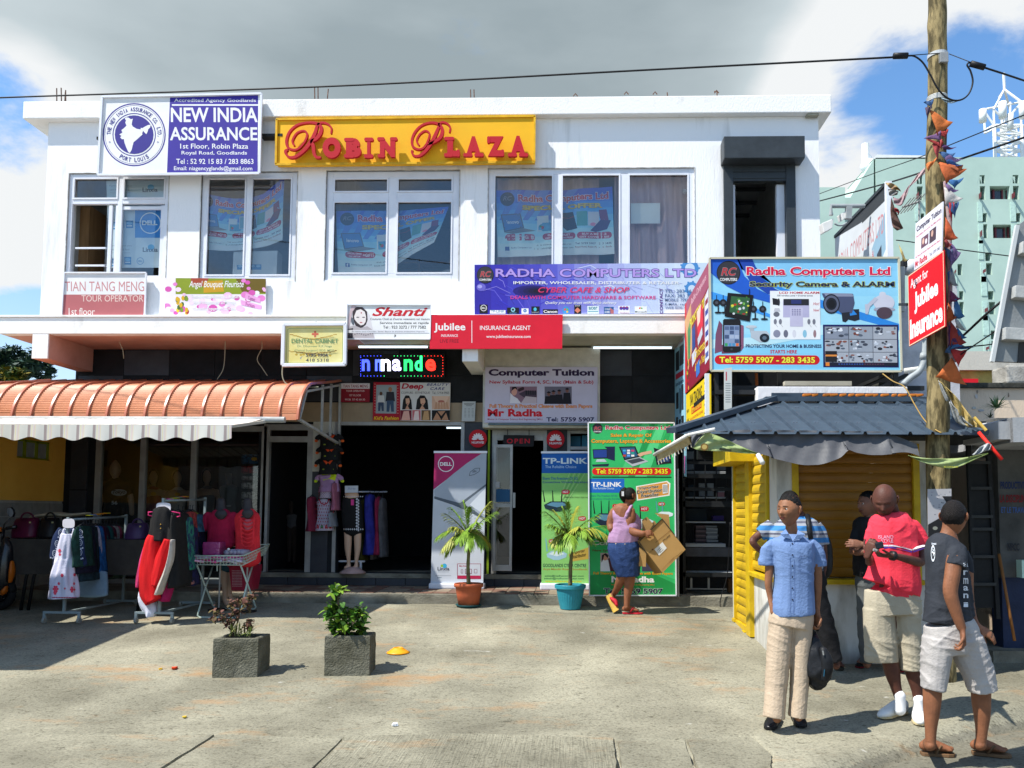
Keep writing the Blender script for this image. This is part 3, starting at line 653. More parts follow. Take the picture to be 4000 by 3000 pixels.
frame(MO[0]-.07,MO[1]+.01,.66,ztop+.06,[],[],.055,nm='roller_door_frame',bot=False)
fr=frame(CD[0],CD[1]+.08,.66,2.85,[],[P('b3',0,1238,YS).z],.08,nm='door_frame',bot=False)
Q(mat('lime_trim',(.28,.42,.02),.5)).box(P('c2',2008,0,YS).x,P('c2',2025,0,YS).x,YS-.03,YS-.002,.66,2.85).mk('lime_strip',B)
lf=Q(grey_alu);a=P('c3',285,0,12.0).x;b=P('c3',452,0,12.0).x;z0,z1=P('c3',0,1280,12.0).z,P('c3',0,190,12.0).z;zm=P('c3',0,715,12).z
lf.box(a,a+.045,11.98,12.02,z0,z1);lf.box(b-.04,b,11.98,12.02,z0,z1);lf.box(a+.045,b-.04,11.98,12.02,z0,z0+.09);lf.box(a+.045,b-.04,11.98,12.02,z1-.05,z1);lf.box(a+.045,b-.04,11.98,12.02,zm-.03,zm+.03)
d=lf.mk('door_leaf',B,bv_=.004);Q(glz2).pg([(a,12.0,z0),(b,12.0,z0),(b,12.0,z1),(a,12.0,z1)]).mk('pane',d,recalc=0)
Q(grey_alu).box(P('c3',455,0,11.97).x,P('c3',478,0,11.97).x,11.95,11.97,P('c3',0,735,11.97).z,P('c3',0,605,11.97).z).mk('door_handle',d,bv_=.004)
mb=Q(ink('22567e'));mb.box(P('c3',312,0,11.97).x,P('c3',430,0,11.97).x,11.96,11.975,P('c3',0,685,11.97).z,P('c3',0,575,11.97).z);mb.mat(ink('b8b8b8')).box(P('c3',305,0,11.96).x,P('c3',342,0,11.96).x,11.95,11.965,P('c3',0,563,11.97).z,P('c3',0,512,11.97).z);mb.mk('door_sticker',d)
fr=frame(CW[0],CW[1],1.0,2.85,[],[P('b3',0,1325,YS).z],.05,nm='shop_window_frame')
mb=Q(ink('2f6f8c'));mb.box(P('b3',935,0,12.3).x,P('b3',1040,0,12.3).x,12.3,12.5,P('b3',0,1310,12.3).z,P('b3',0,1222,12.3).z);tag(mb.mk('goods_box'),'teal carton in the computer shop window, left of the green board','box')
mb=Q(ink('3d8cae'));mb.box(P('b3',1050,0,12.3).x,P('b3',1110,0,12.3).x,12.3,12.5,P('b3',0,1310,12.3).z,P('b3',0,1215,12.3).z);tag(mb.mk('goods_box'),'blue carton in the computer shop window, half behind the green board','box')
redm='c4162b'
def rc_logo(s,cx,cy,r,sub=True,kx=1):
 s.el(cx,cy,r*kx,r,'1c1c22');s.el(cx,cy,r*.93*kx,r*.93,'33333a')
 s.tx('RC',cx-r*.62*kx,cy-r*.42,cx+r*.68*kx,cy+r*.25,'b8363e',.03,.25,out='8a8a90',ow=.05)
 if sub:s.tx('COMPUTERS',cx-r*.72*kx,cy+r*.45,cx+r*.72*kx,cy+r*.7,'f2f2f2',.03)
s=sign('insurance_sign','white and violet insurance board with round map emblem above the window showing a cupboard','sign','a1',(808,163),(2050,138),(773,768),10.90,'f4f4fa',.07)
s.rt(1330,160,2050,165,'f4f4fa');s.pg([(1337,163),(2028,145),(2016,742),(1310,750)],'3a2d9c')
def tx(t,x0,y0,x1,y1,c='f6f6ff',**k):s.tx(t,x0,y0,x1,y1,c,**k)
tx('Accredited Agency Goodlands',1370,172,2010,205,bold=.012);s.rt(1352,216,2028,228,'f6f6ff')
tx('NEW INDIA',1343,242,2022,357,bold=.03);tx('ASSURANCE',1335,395,2018,500,bold=.03)
tx('1st Floor, Robin Plaza',1415,525,1945,570,bold=.012);tx('Royal Road, Goodlands',1425,582,1935,618,bold=.012)
tx('Tel : 52 92 15 83 / 283 8863',1383,643,1985,683,bold=.012);tx('Email: niagencyglands@gmail.com',1365,700,1975,742,bold=.012)
V='37308f';cx,cy=1054,455
s.ann(cx,cy,238,248,V);s.ann(cx,cy,228,231,V);s.ann(cx,cy,163,170,V);s.el(cx,cy,152,152,V)
s.arctext('THE NEW INDIA ASSURANCE CO. LTD.',cx,cy,199,32,-180,6,V,.02);s.arctext('PORT LOUIS',cx,cy,199,34,124,56,V,.02,inner=True)
for x in(862,1240):s.tx('*',x-9,508,x+9,526,V,.05)
s.pg([(990,320),(1010,322),(1030,335),(1045,330),(1040,350),(1036,375),(1044,392),(1075,410),(1105,415),(1108,402),(1120,405),(1135,395),(1165,380),(1186,378),(1180,400),(1165,415),(1160,435),(1150,452),(1138,440),(1125,425),(1118,445),(1120,455),(1100,472),(1075,495),(1050,515),(1042,545),(1035,575),(1020,600),(1008,590),(990,550),(978,515),(974,490),(960,492),(945,478),(955,465),(938,455),(962,440),(955,420),(975,405),(995,385),(985,360),(992,345),(982,330)],'f4f4fa')
s.done()
mb=Q(alu)
for a,b in(((804,158),(2054,133)),((770,770),(2038,758))):mb.bar(P('a1',*a,10.89),P('a1',*b,10.89),.03,.03)
for a,b in(((804,158),(770,770)),((2054,133),(2038,758))):mb.bar(P('a1',*a,10.892),P('a1',*b,10.892),.03,.03)
mb.mk('frame',s.par)
for x,y in((2060,462),(775,485)):
 p=P('a1',x,y,11.0);Q(black).box(p.x-.02,p.x+.30 if x>1000 else p.x+.05,10.98,YW,p.z-.02,p.z+.02).mk('bracket',s.par)
ylw='efb60c'
s=sign('name_board','yellow name board with raised red letters under the roof edge','sign','a2',(165,236),(2188,210),(158,588),10.985,ylw,.10,m=mat('yellow_paint',(.84,.45,.008),.6,(.78,.42,.01),scale=1.5,bump=.03))
t2=s.par
mb=Q(mat('yellow_trim',(.80,.46,.02),.4,bump=0));D=10.975
for a,b in(((160,234),(2192,208)),((152,587),(2188,569)),((163,236),(156,588)),((2189,210),(2186,568))):mb.bar(P('a2',*a,D),P('a2',*b,D),.022,.03)
mb.mk('frame',t2)
rm=mat('red_letter_paint',(.50,.010,.022),.65,(.44,.008,.018),scale=3,bump=.03)
def ribbon(name,strokes,Y=10.88,th=.045):
 mb=Q(rm)
 for pts in strokes:
  q=cat_rom(pts,5);n=len(q);L_,R_=[],[]
  for i,(x,y,w)in en(q):
   a,b=q[max(i-1,0)],q[min(i+1,n-1)];dx,dy=b[0]-a[0],b[1]-a[1];l=hypot(dx,dy)or 1;nx,ny=-dy/l,dx/l
   L_.append((x+nx*w/2,y+ny*w/2));R_.append((x-nx*w/2,y-ny*w/2))
  f=[P('a2',x,y,Y)for x,y in L_];g=[P('a2',x,y,Y)for x,y in R_];bk=Vec((0,th,0))
  mb.ring([[f[i],g[i],g[i]+bk,f[i]+bk]for i in rg(n)])
 o=mb.mk(name,t2);return o
ribbon('letter',[[(510,530,16),(475,530,20),(455,500,24),(448,440,26),(435,405,22),(470,385,26),(505,340,28),(508,290,26),(470,262,20),(400,258,16),(320,278,16),(262,330,18),(238,400,20),(252,455,18),(300,472,15),(345,452,14),(385,400,15),(400,350,15),(375,322,13),(320,340,14),(285,400,15),(300,440,13)],[(480,275,20),(462,340,26),(420,420,28),(370,480,26),(310,525,22),(262,530,18),(235,505,18),(232,480,22),(250,470,16)],[(480,275,16),(515,258,16),(560,268,15),(590,300,14),(588,345,10)]])
ribbon('letter',[[(1350,430,18),(1400,408,22),(1450,370,26),(1462,310,26),(1430,268,20),(1370,258,16),(1300,280,16),(1250,330,18),(1225,390,18),(1232,445,18),(1275,468,15),(1320,452,14),(1350,400,15),(1362,345,14),(1330,322,13),(1285,350,14),(1262,400,14),(1282,438,12)],[(1440,280,20),(1410,350,26),(1380,410,26),(1340,470,24),(1290,515,20),(1245,520,16),(1225,495,16),(1228,475,18)],[(1430,275,16),(1460,255,16),(1500,265,15),(1525,295,14),(1520,335,12)]])
def block(ch,x0,y0,x1,y1,serifs,bold=.075):
 vs,fs,_=glyphs(ch,bold,0,4);mb=Q(rm);Y=10.88
 f=[P('a2',x0+(x1-x0)*a,y1+(y0-y1)*b,Y)for a,b in vs];b0=len(mb.v);mb.v+=[tuple(p)for p in f]+[tuple(p+Vec((0,.045,0)))for p in f];n=len(f)
 ed={}
 for q in fs:
  mb.fc([b0+i for i in q]);mb.fc([b0+n+i for i in q][::-1])
  for i in rg(len(q)):
   e=(q[i-1],q[i]);ed[e]=1
 for(i,j)in ed:
  if(j,i)not in ed:mb.fc([b0+i,b0+j,b0+n+j,b0+n+i])
 for(a,b,c,d)in serifs:
  r=min(c-a,d-b)*.42;pts=[]
  for cx_,cy_,g0 in((c-r,b+r,-90),(c-r,d-r,0),(a+r,d-r,90),(a+r,b+r,180)):
   for k in rg(4):g=radians(g0+30*k);pts.append(P('a2',cx_+r*cos(g),cy_+r*sin(g),Y-.002))
  mb.hx(pts,(0,.046,0))
 mb.mk('letter',t2)
block('O',522,375,664,537,[],.09)
block('B',706,380,826,532,[(692,378,770,405),(690,506,770,534)],.085)
block('I',872,380,898,532,[(850,376,922,404),(847,506,920,536)],.085)
block('N',972,378,1092,530,[(952,373,1010,400),(1052,373,1110,400),(955,505,1012,532)],.08)
block('L',1502,374,1598,524,[(1478,370,1556,397),(1476,498,1545,526),(1575,470,1600,526)],.085)
block('A',1648,366,1770,522,[(1628,498,1700,525),(1715,498,1788,525)],.08)
block('Z',1822,366,1942,522,[(1815,366,1838,420),(1925,470,1948,522)],.085)
block('A',1998,362,2120,522,[(1978,497,2050,525),(2065,497,2138,525)],.08)
s=sign('tour_operator_sign','faded white and dusty red tour operator board below the leftmost upper window','sign','b1',(508,132),(1148,132),(484,463),11.05,'e9e9ea',.03)
s.pg([(493,303),(1142,303),(1136,463),(480,463)],'b9686c');s.tx('TIAN TANG MENG',508,200,1132,278,'c9888a',.0)
s.tx('TOUR OPERATOR',640,308,1125,358,'e6cdc4');s.tx('1st floor',540,408,745,463,'efe6df');s.done()
mb=Q(alu);mb.bar(P('b1',508,131,11.04),P('b1',1148,131,11.04),.02);mb.bar(P('b1',506,132,11.042),P('b1',484,463,11.042),.02);mb.bar(P('b1',1148,132,11.042),P('b1',1138,463,11.042),.02);mb.mk('frame',s.par)
s=sign('flower_shop_sign','pink and green flower printed board below the second upper window','sign','b1',(1297,172),(2088,178),(1293,464),11.07,'f3eaf2',.02)
random.seed(3)
s.rt(1380,172,2090,300,'8a9a22');s.pg([(1500,172),(1640,172),(1620,240),(1500,230)],'a8452c');s.pg([(1850,172),(2090,175),(2090,290),(1900,280)],'6d5a12');s.pg([(1600,200),(1750,190),(1760,280),(1600,290)],'c99a1c')
for i in rg(60):
 x=uni(1300,2080);y=uni(185,455)
 if(1420<x<1900 and y<290):continue
 c=rch(['f2b6e0','e883cc','f9dcef','ffffff','d957b0','f4c4e6']);r=uni(12,36);s.el(x,y,r,r*.8,c,10)
for i in rg(16):s.el(1380+uni(0,100),330+uni(0,120),14,20,rch(['dcae22','e8d23a','7c9c2c','a83232','4a6b2a']),7)
s.tx('Angel Bouquet Fleuriste',1485,195,1915,262,'f7f3ee',.01,.3);s.tx('Fresh & Artificial Flowers and Bouquet',1505,305,1875,340,'ffffff',.02)
s.tx('for all occasions such as Marriage',1525,352,1848,386,'fff6ff',.02);s.tx('(Garlands), Engagement, Baptisms',1515,402,1850,432,'fff6ff',.02);s.tx('offices, Shops etc',1570,445,1750,463,'fff6ff',.02)
s.pg([(1930,290),(2045,335),(2045,370),(1925,335)],'eda7dc');s.pg([(1890,345),(2055,390),(2050,420),(1895,385)],'eda7dc');s.tx('Contact :',1950,312,2010,342,'a02a86',.01,slope=.3);s.tx('Poritam',1930,362,2000,392,'a02a86',.01,slope=.25);s.done()
s=sign('violet_computer_sign','long violet and pale blue computer shop board under the three pane window','sign','a3',(108,873),(1935,858),(108,1264),11.03,'b9c0ea',.035)
bands=['2f27a0','352fb0','3b3cb4','4a48bd','5a5cc8','6f72d0','878cd8','9aa0de','aab2e6','b6c2ee','c2d2f4','cbdaf6','d2e0f8','d2e2fa']
for i,c in en(bands):s.rt(108+i*131,850,108+(i+1)*131,1285,c)
for i in rg(44):
 x=uni(108,1700);y=uni(880,1270);a=uni(-.6,.6);l=uni(80,260);w=uni(2,7);c=rch(['6a63d8','2a2080','8f86e6','504acc','3a3ac8']if x<900 else['a9b2ea','c9d4f6','9aa4e0','e2eafa'])
 s.ln([(x,y),(x+l*.5*cos(a),y+l*.5*sin(a)),(x+l*cos(a+.4),y+l*sin(a+.4))],w,c)
for i in rg(5):s.el(560+i*14,1080,150-i*26,46-i*8,['241c78','1e1668','171052','100b3c','0b0828'][i])
s.ann(1010,1090,120,128,'8d88e0',k=.8);s.el(160,1050,36,30,'6a64c8');s.el(150,1045,18,14,'a9a4ea')
for(x,y,r)in((1800,900,68),(1812,1060,52)):
 s.el(x,y,r,r,'4a8fd0');s.el(x,y,r*.55,r*.55,'cfe0f8')
 for k in rg(9):g=k*.698;s.rt(x+r*1.05*cos(g)-7,y+r*1.05*sin(g)-7,x+r*1.05*cos(g)+7,y+r*1.05*sin(g)+7,'4a8fd0')
rc_logo(s,193,953,67);s.tx('RADHA COMPUTERS LTD',274,905,1850,970,'b79be6',.03,out='463a8e',ow=.05)
s.tx('IMPORTER, WHOLESALER, DISTRIBUTER & RETAILER',415,1003,1715,1030,'f2f2fc',.02);s.tx('CYBER CAFE & SHOP',610,1050,1325,1092,'e0366e',.02,.3)
s.tx('DEALS WITH COMPUTER HARDWARE & SOFTWARE',392,1116,1530,1143,'d83c8a',.02);s.tx('Quality you can trust with quick delivery',663,1160,1225,1186,'f4f4ff',.01,.3)
s.tx('CONTACT',1560,1056,1584,1258,'5b2f8c',.03,rot=90)
for t,y0,y1,x1 in(('TEL: 283 1613',1066,1092,1850),('FAX: 283 3008',1102,1128,1850),('MOBILE: 7592 3008',1136,1160,1850),('E-MAIL: radhacom',1172,1190,1850),('WEB SITE: www.ra',1200,1218,1850)):s.tx(t,1602,y0,x1,y1,'55709c',.01)
s.rt(1595,1222,1760,1266,'eef2fc')
x=147
for t,x0,x1,y0,bgc,fc in(('DELL',147,212,1186,'101014','f4f4f4'),('TP-LINK',230,352,1230,'f4f6fa','78a2b8'),('O',364,458,1210,'101018','8ad0e0'),('hp',478,533,1216,'f0f4fa','2a7ab8'),('Logitech',555,620,1200,'14181c','c8d0d8'),('Canon',645,764,1222,'101014','f8f8f8'),('',798,855,1200,'3f8fd4','f4f4f4'),('SONY',892,945,1188,'101014','e08a6a'),('acer',994,1085,1196,'e2eef4','3f8a9c'),('intel CORE',1124,1200,1203,'1f5c9c','f4f8ff'),('ViewSonic',1236,1326,1194,'e8e8f4','6a3a8c'),('Microsoft',1364,1460,1198,'eaf0fc','20242c')):
 if t=='':s.el(828,1232,30,34,'3f8fd4');s.pg([(812,1218),(826,1214),(826,1230),(812,1232)],'e0562a');s.pg([(830,1214),(844,1218),(844,1232),(830,1230)],'7cbc2c');s.pg([(812,1236),(826,1234),(826,1250),(812,1246)],'3fa0e8');s.pg([(830,1234),(844,1236),(844,1248),(830,1250)],'f4c42a');continue
 s.rt(x0,y0,x1,1257,bgc)
 if t=='DELL':s.ann(180,1213,21,25,fc);s.tx(t,163,1206,197,1220,fc,.03)
 elif t=='SONY':s.pg([(918,1208),(942,1230),(918,1252),(894,1230)],'dd8468');s.tx(t,898,1191,938,1199,'f0f0f0',.02)
 elif t=='ViewSonic':
  for q in(1258,1281,1304):s.el(q,1213,13,14,'4a3ca0');s.el(q,1206,4,7,'b83a3a')
  s.tx(t,1244,1243,1320,1254,'b04a4a')
 elif t=='acer':s.tx(t,1005,1202,1074,1225,fc,.03);s.rt(1000,1236,1080,1242,'58a8b8')
 elif t=='hp':s.el(505,1234,14,14,fc);s.tx('hp',498,1227,512,1242,'ffffff')
 elif t=='Microsoft':s.pg([(1398,1208),(1410,1204),(1410,1218),(1398,1220)],'e0602a');s.pg([(1414,1206),(1426,1210),(1424,1220),(1414,1218)],'5cae3a');s.tx(t,1366,1234,1458,1248,fc,.02)
 elif t=='Logitech':s.el(585,1222,12,14,'4ac0d8');s.tx(t,559,1240,616,1252,fc)
 elif t=='O':s.ann(411,1226,9,17,fc);s.tx('CPC',385,1248,438,1257,'6ab4c4')
 elif t=='intel CORE':s.tx('intel',1132,1210,1172,1226,fc);s.tx('CORE',1130,1234,1168,1250,fc,.03);s.pg([(1172,1207),(1200,1230),(1200,1257),(1176,1257)],'b86a6a')
 else :s.tx(t,x0+6,1257-28,x1-6,1250,fc,.03)
s.done();tl_=Q(alu);
s=sign('red_insurance_sign','plain red insurance agent board in front of the canopy edge','sign','b2',(1508,177),(2650,175),(1500,470),10.94,'dc1432',.02)
s.tx('Jubilee',1538,248,1810,330,'f6f2f4',.03);s.tx('INSURANCE',1600,345,1745,367,'f6e8ec',.012);s.tx('LIVE FREE',1590,388,1752,418,'6d0f22',.0);s.rt(1862,226,1869,418,'f2d8dc')
s.tx('INSURANCE AGENT',1936,270,2372,308,'f8f0f2',.008);s.tx('www.jubileeinsurance.com',1990,350,2372,384,'f8f0f2',.01);s.done()
s=sign('tailor_sign','white tailor board with printed portrait of a veiled woman, above the canopy edge','sign','b2',(790,88),(1510,92),(783,385),10.95,'f4f4f7',.025)
s.pg([(790,100),(830,92),(880,90),(930,105),(985,180),(1000,260),(1030,380),(785,384)],'e4dfe4');s.pg([(835,130),(870,108),(920,110),(960,150),(965,220),(950,262),(905,300),(860,270),(835,210)],'3c3238')
s.pg([(848,190),(868,140),(905,128),(940,150),(952,195),(948,235),(930,262),(905,268),(875,245),(852,215)],'f0e6e4');s.pg([(820,190),(845,215),(850,260),(838,268),(822,240)],'5c6470')
for x in(880,930):s.el(x,198,13,4,'3a3038')
s.el(910,160,5,7,'b85a60');s.el(908,243,12,5,'c06a72');s.pg([(785,285),(850,268),(905,290),(960,275),(1000,300),(1025,384),(785,384)],'bcb4b8');s.pg([(790,300),(840,290),(835,384),(785,384)],'4e4850');s.pg([(830,92),(870,100),(835,150),(815,240),(800,300),(790,300),(800,180)],'c9b2b8')
for k in rg(12):s.el(798+k*19,345+8*sin(k),5,6,'7a747c',8)
s.tx('Shanti',1003,110,1482,188,'cc1a2a',.035,.35);s.tx("Coutures Choli et d'autres vetements sur mesure",988,202,1500,222,'45455a',.01);s.tx('Service immediate et rapide',1070,236,1492,262,'202028',.02)
s.tx('Tel : 923 3272 / 777 7582',1097,270,1467,296,'202028',.02);s.rt(784,308,1506,334,'e4e4ea');s.tx("En vente aussi Churidar, Saree, Bijoux et d'autres accessoires importe",830,315,1455,330,'5a5a66');s.tx('↗',1190,348,1208,374,'1a1a20',.03);s.done()
mb=Q(alu)
for a,b in(((788,88),(1511,91)),((782,386),(1506,386)),((788,88),(782,386)),((1511,91),(1504,386))):mb.bar(P('b2',*a,10.94),P('b2',*b,10.94),.014)
mb.mk('frame',s.par)
s=sign('dental_sign','yellowed dental cabinet light box with brown water stains, hung before the beam','sign','b2',(246,266),(768,262),(238,606),10.80,'e8dfa0',.12,m=mat('yellowed_panel',(.72,.66,.30),.5,(.60,.50,.14),scale=2.2,contrast=(.3,.6),bump=.05))
G_='6f9a5e'
s.ln([(285,295),(735,292),(748,310),(745,570),(725,590),(275,592),(262,570),(270,310),(285,295)],3,'7a9a66')
for i in rg(26):
 t=i/25;s.el(300+t*390,345+sin(pi*t)*38+uni(-3,3),10,4,rch(['b89232','a87c28','c8a64a']),7);s.el(290+t*400,490+sin(pi*t)*20+uni(-4,4),11,4,rch(['7a5a18','98701c','b08a30']),7)
for i in rg(10):s.el(350+i*32+uni(-9,9),522+uni(-4,8),12,9,'c4a43c',8)
s.rt(502,316,520,370,'d06a52');s.rt(482,334,540,352,'d06a52');s.tx('DENTAL CABINET',308,383,710,422,'6c9466',.02);s.tx('Dr. Dhunveer R.K.Naga',358,438,655,462,'7d9a70',.01);s.tx('(Dental Surgeon) BDS, MDS',335,476,675,500,'7d9a70',.01)
s.tx('5795 9904',432,512,620,540,'3f4a5c',.02);s.tx('418 5318',430,555,628,582,'3a4458',.02);s.tx('(',382,535,404,560,'8090a8',.05,.3);s.done()
mb=Q(alu)
for a,b in(((238,260),(776,256)),((228,612),(772,606)),((240,260),(231,612)),((774,258),(768,606))):mb.bar(P('b2',*a,10.79),P('b2',*b,10.79),.045,.05)
mb.mk('frame',s.par,bv_=.008);a=P('b2',500,256,10.9);Q(grey_alu).bar(a,(a.x,YF,a.z+.05),.02).mk('bracket',s.par)
s=sign('led_display','black display showing coloured lit letters under the canopy','display','b2',(893,513),(1632,513),(891,722),11.9,'050506',.07)
for t,x0,x1,y0,c in(('n',915,985,560,'3a4cff'),('n',1030,1085,560,'4458ff'),('n',1080,1165,560,'e8ecff'),('a',1178,1255,560,'c9c6ff'),('n',1278,1355,560,'20c858'),('d',1372,1437,530,'28e070'),('e',1465,1552,560,'ff2a1c')):
 m=emis('led_'+c,c,2.2);vs,fs,_=glyphs(t,.03);mb=s.let.mat(m);b=len(mb.v);mb.v+=[tuple(s.w(x0+(x1-x0)*a,662+(y0-662)*q,.004))for a,q in vs]
 for f in fs:mb.fc([b+i for i in f])
def led(x,y,c,r=4):
 m=emis('led_'+c,c,2.2);s.art.mat(m).pg([s.w(x+r*a,y+r*b,.003)for a,b in((-1,0),(0,-1),(1,0),(0,1))])
for i in rg(25):
 x=905+i*29;c='3a4cff' if x<1100 else('28e070' if x<1435 else 'ff2a1c')
 if not 1100<x<1190:led(x,532,c)
 if not 1110<x<1240:led(x,705,c)
for i in rg(7):led(905,545+i*24,'3a4cff');led(1614,545+i*24,'ff2a1c')
s.done(art='led_dot',let='led_letter');s.par.children
for o in s.par.children:
 if o.name.startswith('led_dot'):o['kind']='stuff'
s=sign('tour_operator_plate','small dark red and white tour operator plate left of the children fashion poster','sign','b2',(736,768),(983,768),(733,930),12.04,'8c1226',.02)
s.rt(736,768,984,815,'e0d8dc');s.tx('TIAN TANG MENG',752,780,968,805,'8c1226',.02)
for t,y,x0,x1 in(('TOUR OPERATOR',826,778,938),('1ST FLOOR',864,806,908),('MOB  57 42 60 30',900,770,942)):s.tx(t,x0,y,x1,y+16,'e8c8c8',.02)
s.done()
s=sign('fashion_sign','red framed children fashion board joined to a white beauty care board','sign','b2',(1016,758),(1680,764),(1008,1088),12.03,'d8d6d4',.02)
s.pg([(1016,758),(1246,760),(1246,1090),(1008,1088)],'ac1028');s.pg([(1040,782),(1216,782),(1212,1030),(1034,1028)],'9aa4aa');
for k in rg(22):s.el(1028+(k%2)*198,775+k*12,4,4,'d8b0a0',6)
for x,yb,h,top,leg in((1080,1008,168,'d4d4d4','3a4a66'),(1160,1014,215,'2a2a34','39506e')):
 y0=yb-h;r=h*.1;s.el(x,y0+r,r*.8,r,'a87c5c' if x>1100 else '5a3c2c',12);s.pg([(x-r*1.5,y0+r*2),(x+r*1.5,y0+r*2),(x+r*1.9,y0+h*.58),(x-r*1.9,y0+h*.58)],top);s.pg([(x-r*1.4,y0+h*.55),(x+r*1.4,y0+h*.55),(x+r*1.5,yb),(x+r*.4,yb),(x,y0+h*.68),(x-r*.4,yb),(x-r*1.5,yb)],leg)
s.tx("Kid's Fashion",1018,1052,1232,1084,'f0c81c',.03,.2)
s.tx('Deep',1256,768,1446,830,'b80f2e',.05,.2);s.tx('BEAUTY',1474,768,1668,790,'2c2a78',.03,.3,sp=1.2);s.tx('CARE',1506,802,1632,826,'2c2a78',.03,.3,sp=1.2);s.tx('COIFFURE - ESTHETIQUE',1256,840,1502,862,'26262c',.005);s.tx('Tel.: 5 914 9905',1522,840,1668,862,'26262c',.005)
for x0,x1,c in((1262,1350,0),(1380,1490,1)):
 w=x1-x0;s.pg([(x0,994),(x0+w*.1,910),(x0+w*.35,872),(x0+w*.7,874),(x1-8,915),(x1,994)],'14100f');s.pg([(x0+w*.35,900),(x0+w*.7,896),(x0+w*.76,930),(x0+w*.58,962),(x0+w*.38,940)],'d8a98c');s.el(x0+w*.56,945,w*.07,4,'b03040',8);s.pg([(x0+w*.3,994),(x0+w*.5,955),(x0+w*.75,994)],'cf9c80')
s.rt(1520,878,1674,992,'d8b098');s.pg([(1530,878),(1668,878),(1640,935),(1600,960),(1555,935)],'e8c4ac');s.el(1600,924,28,10,'b86a60');
for k in rg(5):s.pg([(1540+k*26,992),(1552+k*22,930),(1566+k*22,932),(1562+k*26,992)],'c99878')
for x0,x1,c1,c2 in((1247,1344,'7a1c30','e8b0a0'),(1350,1422,'c86a72','f4dcd8'),(1428,1508,'6a5238','c8a070'),(1518,1674,'0c0a0a','b88868')):s.rt(x0,1000,x1,1088,c1);s.pg([(x0+8,1086),(x0+(x1-x0)*.3,1010),(x0+(x1-x0)*.75,1006),(x1-12,1086)],c2)
s.pg([(1600,1086),(1575,1040),(1545,1000),(1560,1000),(1600,1050),(1640,1000),(1655,1000),(1622,1050)],'0c0a0a');s.done()
s=sign('opening_hours_sheet','white printed sheet in a plastic sleeve right of the beauty care board','paper sheet','b2',(1784,925),(1898,925),(1776,1096),12.03,'c4c8c8',.008)
for k,(a,b)in en(((1795,1885),(1800,1880),(1815,1865))):s.rt(a,940+k*10,b,944+k*10,'5a5e60')
for r in rg(7):
 for q in rg(3):s.rt(1800+q*32,985+r*12,1816+q*32,988+r*12,'6c7072')
0;s.done()
a,b,c=P('b3',203,622,11.78),P('b3',1192,622,11.78),P('b3',198,1150,11.78)
t=TG('tuition_sign','white and lilac computer tuition board fixed on the shutter box above the shop door','sign',((a.x+b.x)/2,11.78,c.z))
Q(mat('shutter_box_paint',(.55,.54,.48),.6,(.42,.41,.36))).box(a.x-.02,b.x+.02,11.80,12.1,c.z,4.07).mk('shutter_box',t,bv_=.01)
s=Sign(t,P('b3',212,628,11.775),P('b3',1182,628,11.775),P('b3',205,1108,11.775),pts=((212,628),(1182,628),(205,1108)));s.bd('c9c4d8',.02)
s.tx('Computer Tuition',240,645,1152,720,'2a1840',.06);s.tx('New Syllabus Form 4, SC, Hsc (Main & Sub)',248,742,1145,780,'b0102c',.035)
s.rt(424,796,658,940,'8a6a7c');s.pg([(424,940),(428,850),(455,880),(490,900),(520,940)],'e8e4ec');s.el(462,840,24,34,'d8a090');s.pg([(438,840),(445,800),(480,798),(490,830),(470,812),(448,826)],'1c1018');s.pg([(500,860),(560,830),(655,838),(655,905),(560,900)],'4a3a4c')
for k in rg(5):s.rt(560+k*19,830-k*0,574+k*19,868,'24202c');s.el(505+k*8,826-k*3,11,14,'3a2028')
s.pg([(520,940),(560,880),(655,890),(655,940)],'c8b8c0');s.rt(724,796,958,947,'6c6878');
for x,y in((760,860),(800,850),(850,845),(918,830)):s.pg([(x-40,946),(x-30,y+20),(x+25,y+20),(x+36,946)],'14101c');s.el(x,y,14,18,'7a5048');s.pg([(x-20,y-12),(x,y-24),(x+22,y-12),(x,y-4)],'100c18')
s.tx('Full Theory & Practical Classes with Exam Papers',250,950,1132,988,'e8a060',.03,out='b84838',ow=.06);s.tx('Mr Radha',232,990,705,1056,'d01024',.055);s.tx('Master in Computer Science And Engineering (MSc)',232,1070,705,1090,'a01838',.01);s.tx('Tel: 5759 5907',738,1060,1150,1098,'181448',.045);s.done()
Q(mat('bulk_steel',(.10,.14,.16),.4,metal=.5)).box(P('b3',250,0,11.76).x,P('b3',1100,0,11.76).x,11.74,11.79,P('b3',0,1128,11.76).z,P('b3',0,1114,11.76).z).mk('shutter_rail',t)
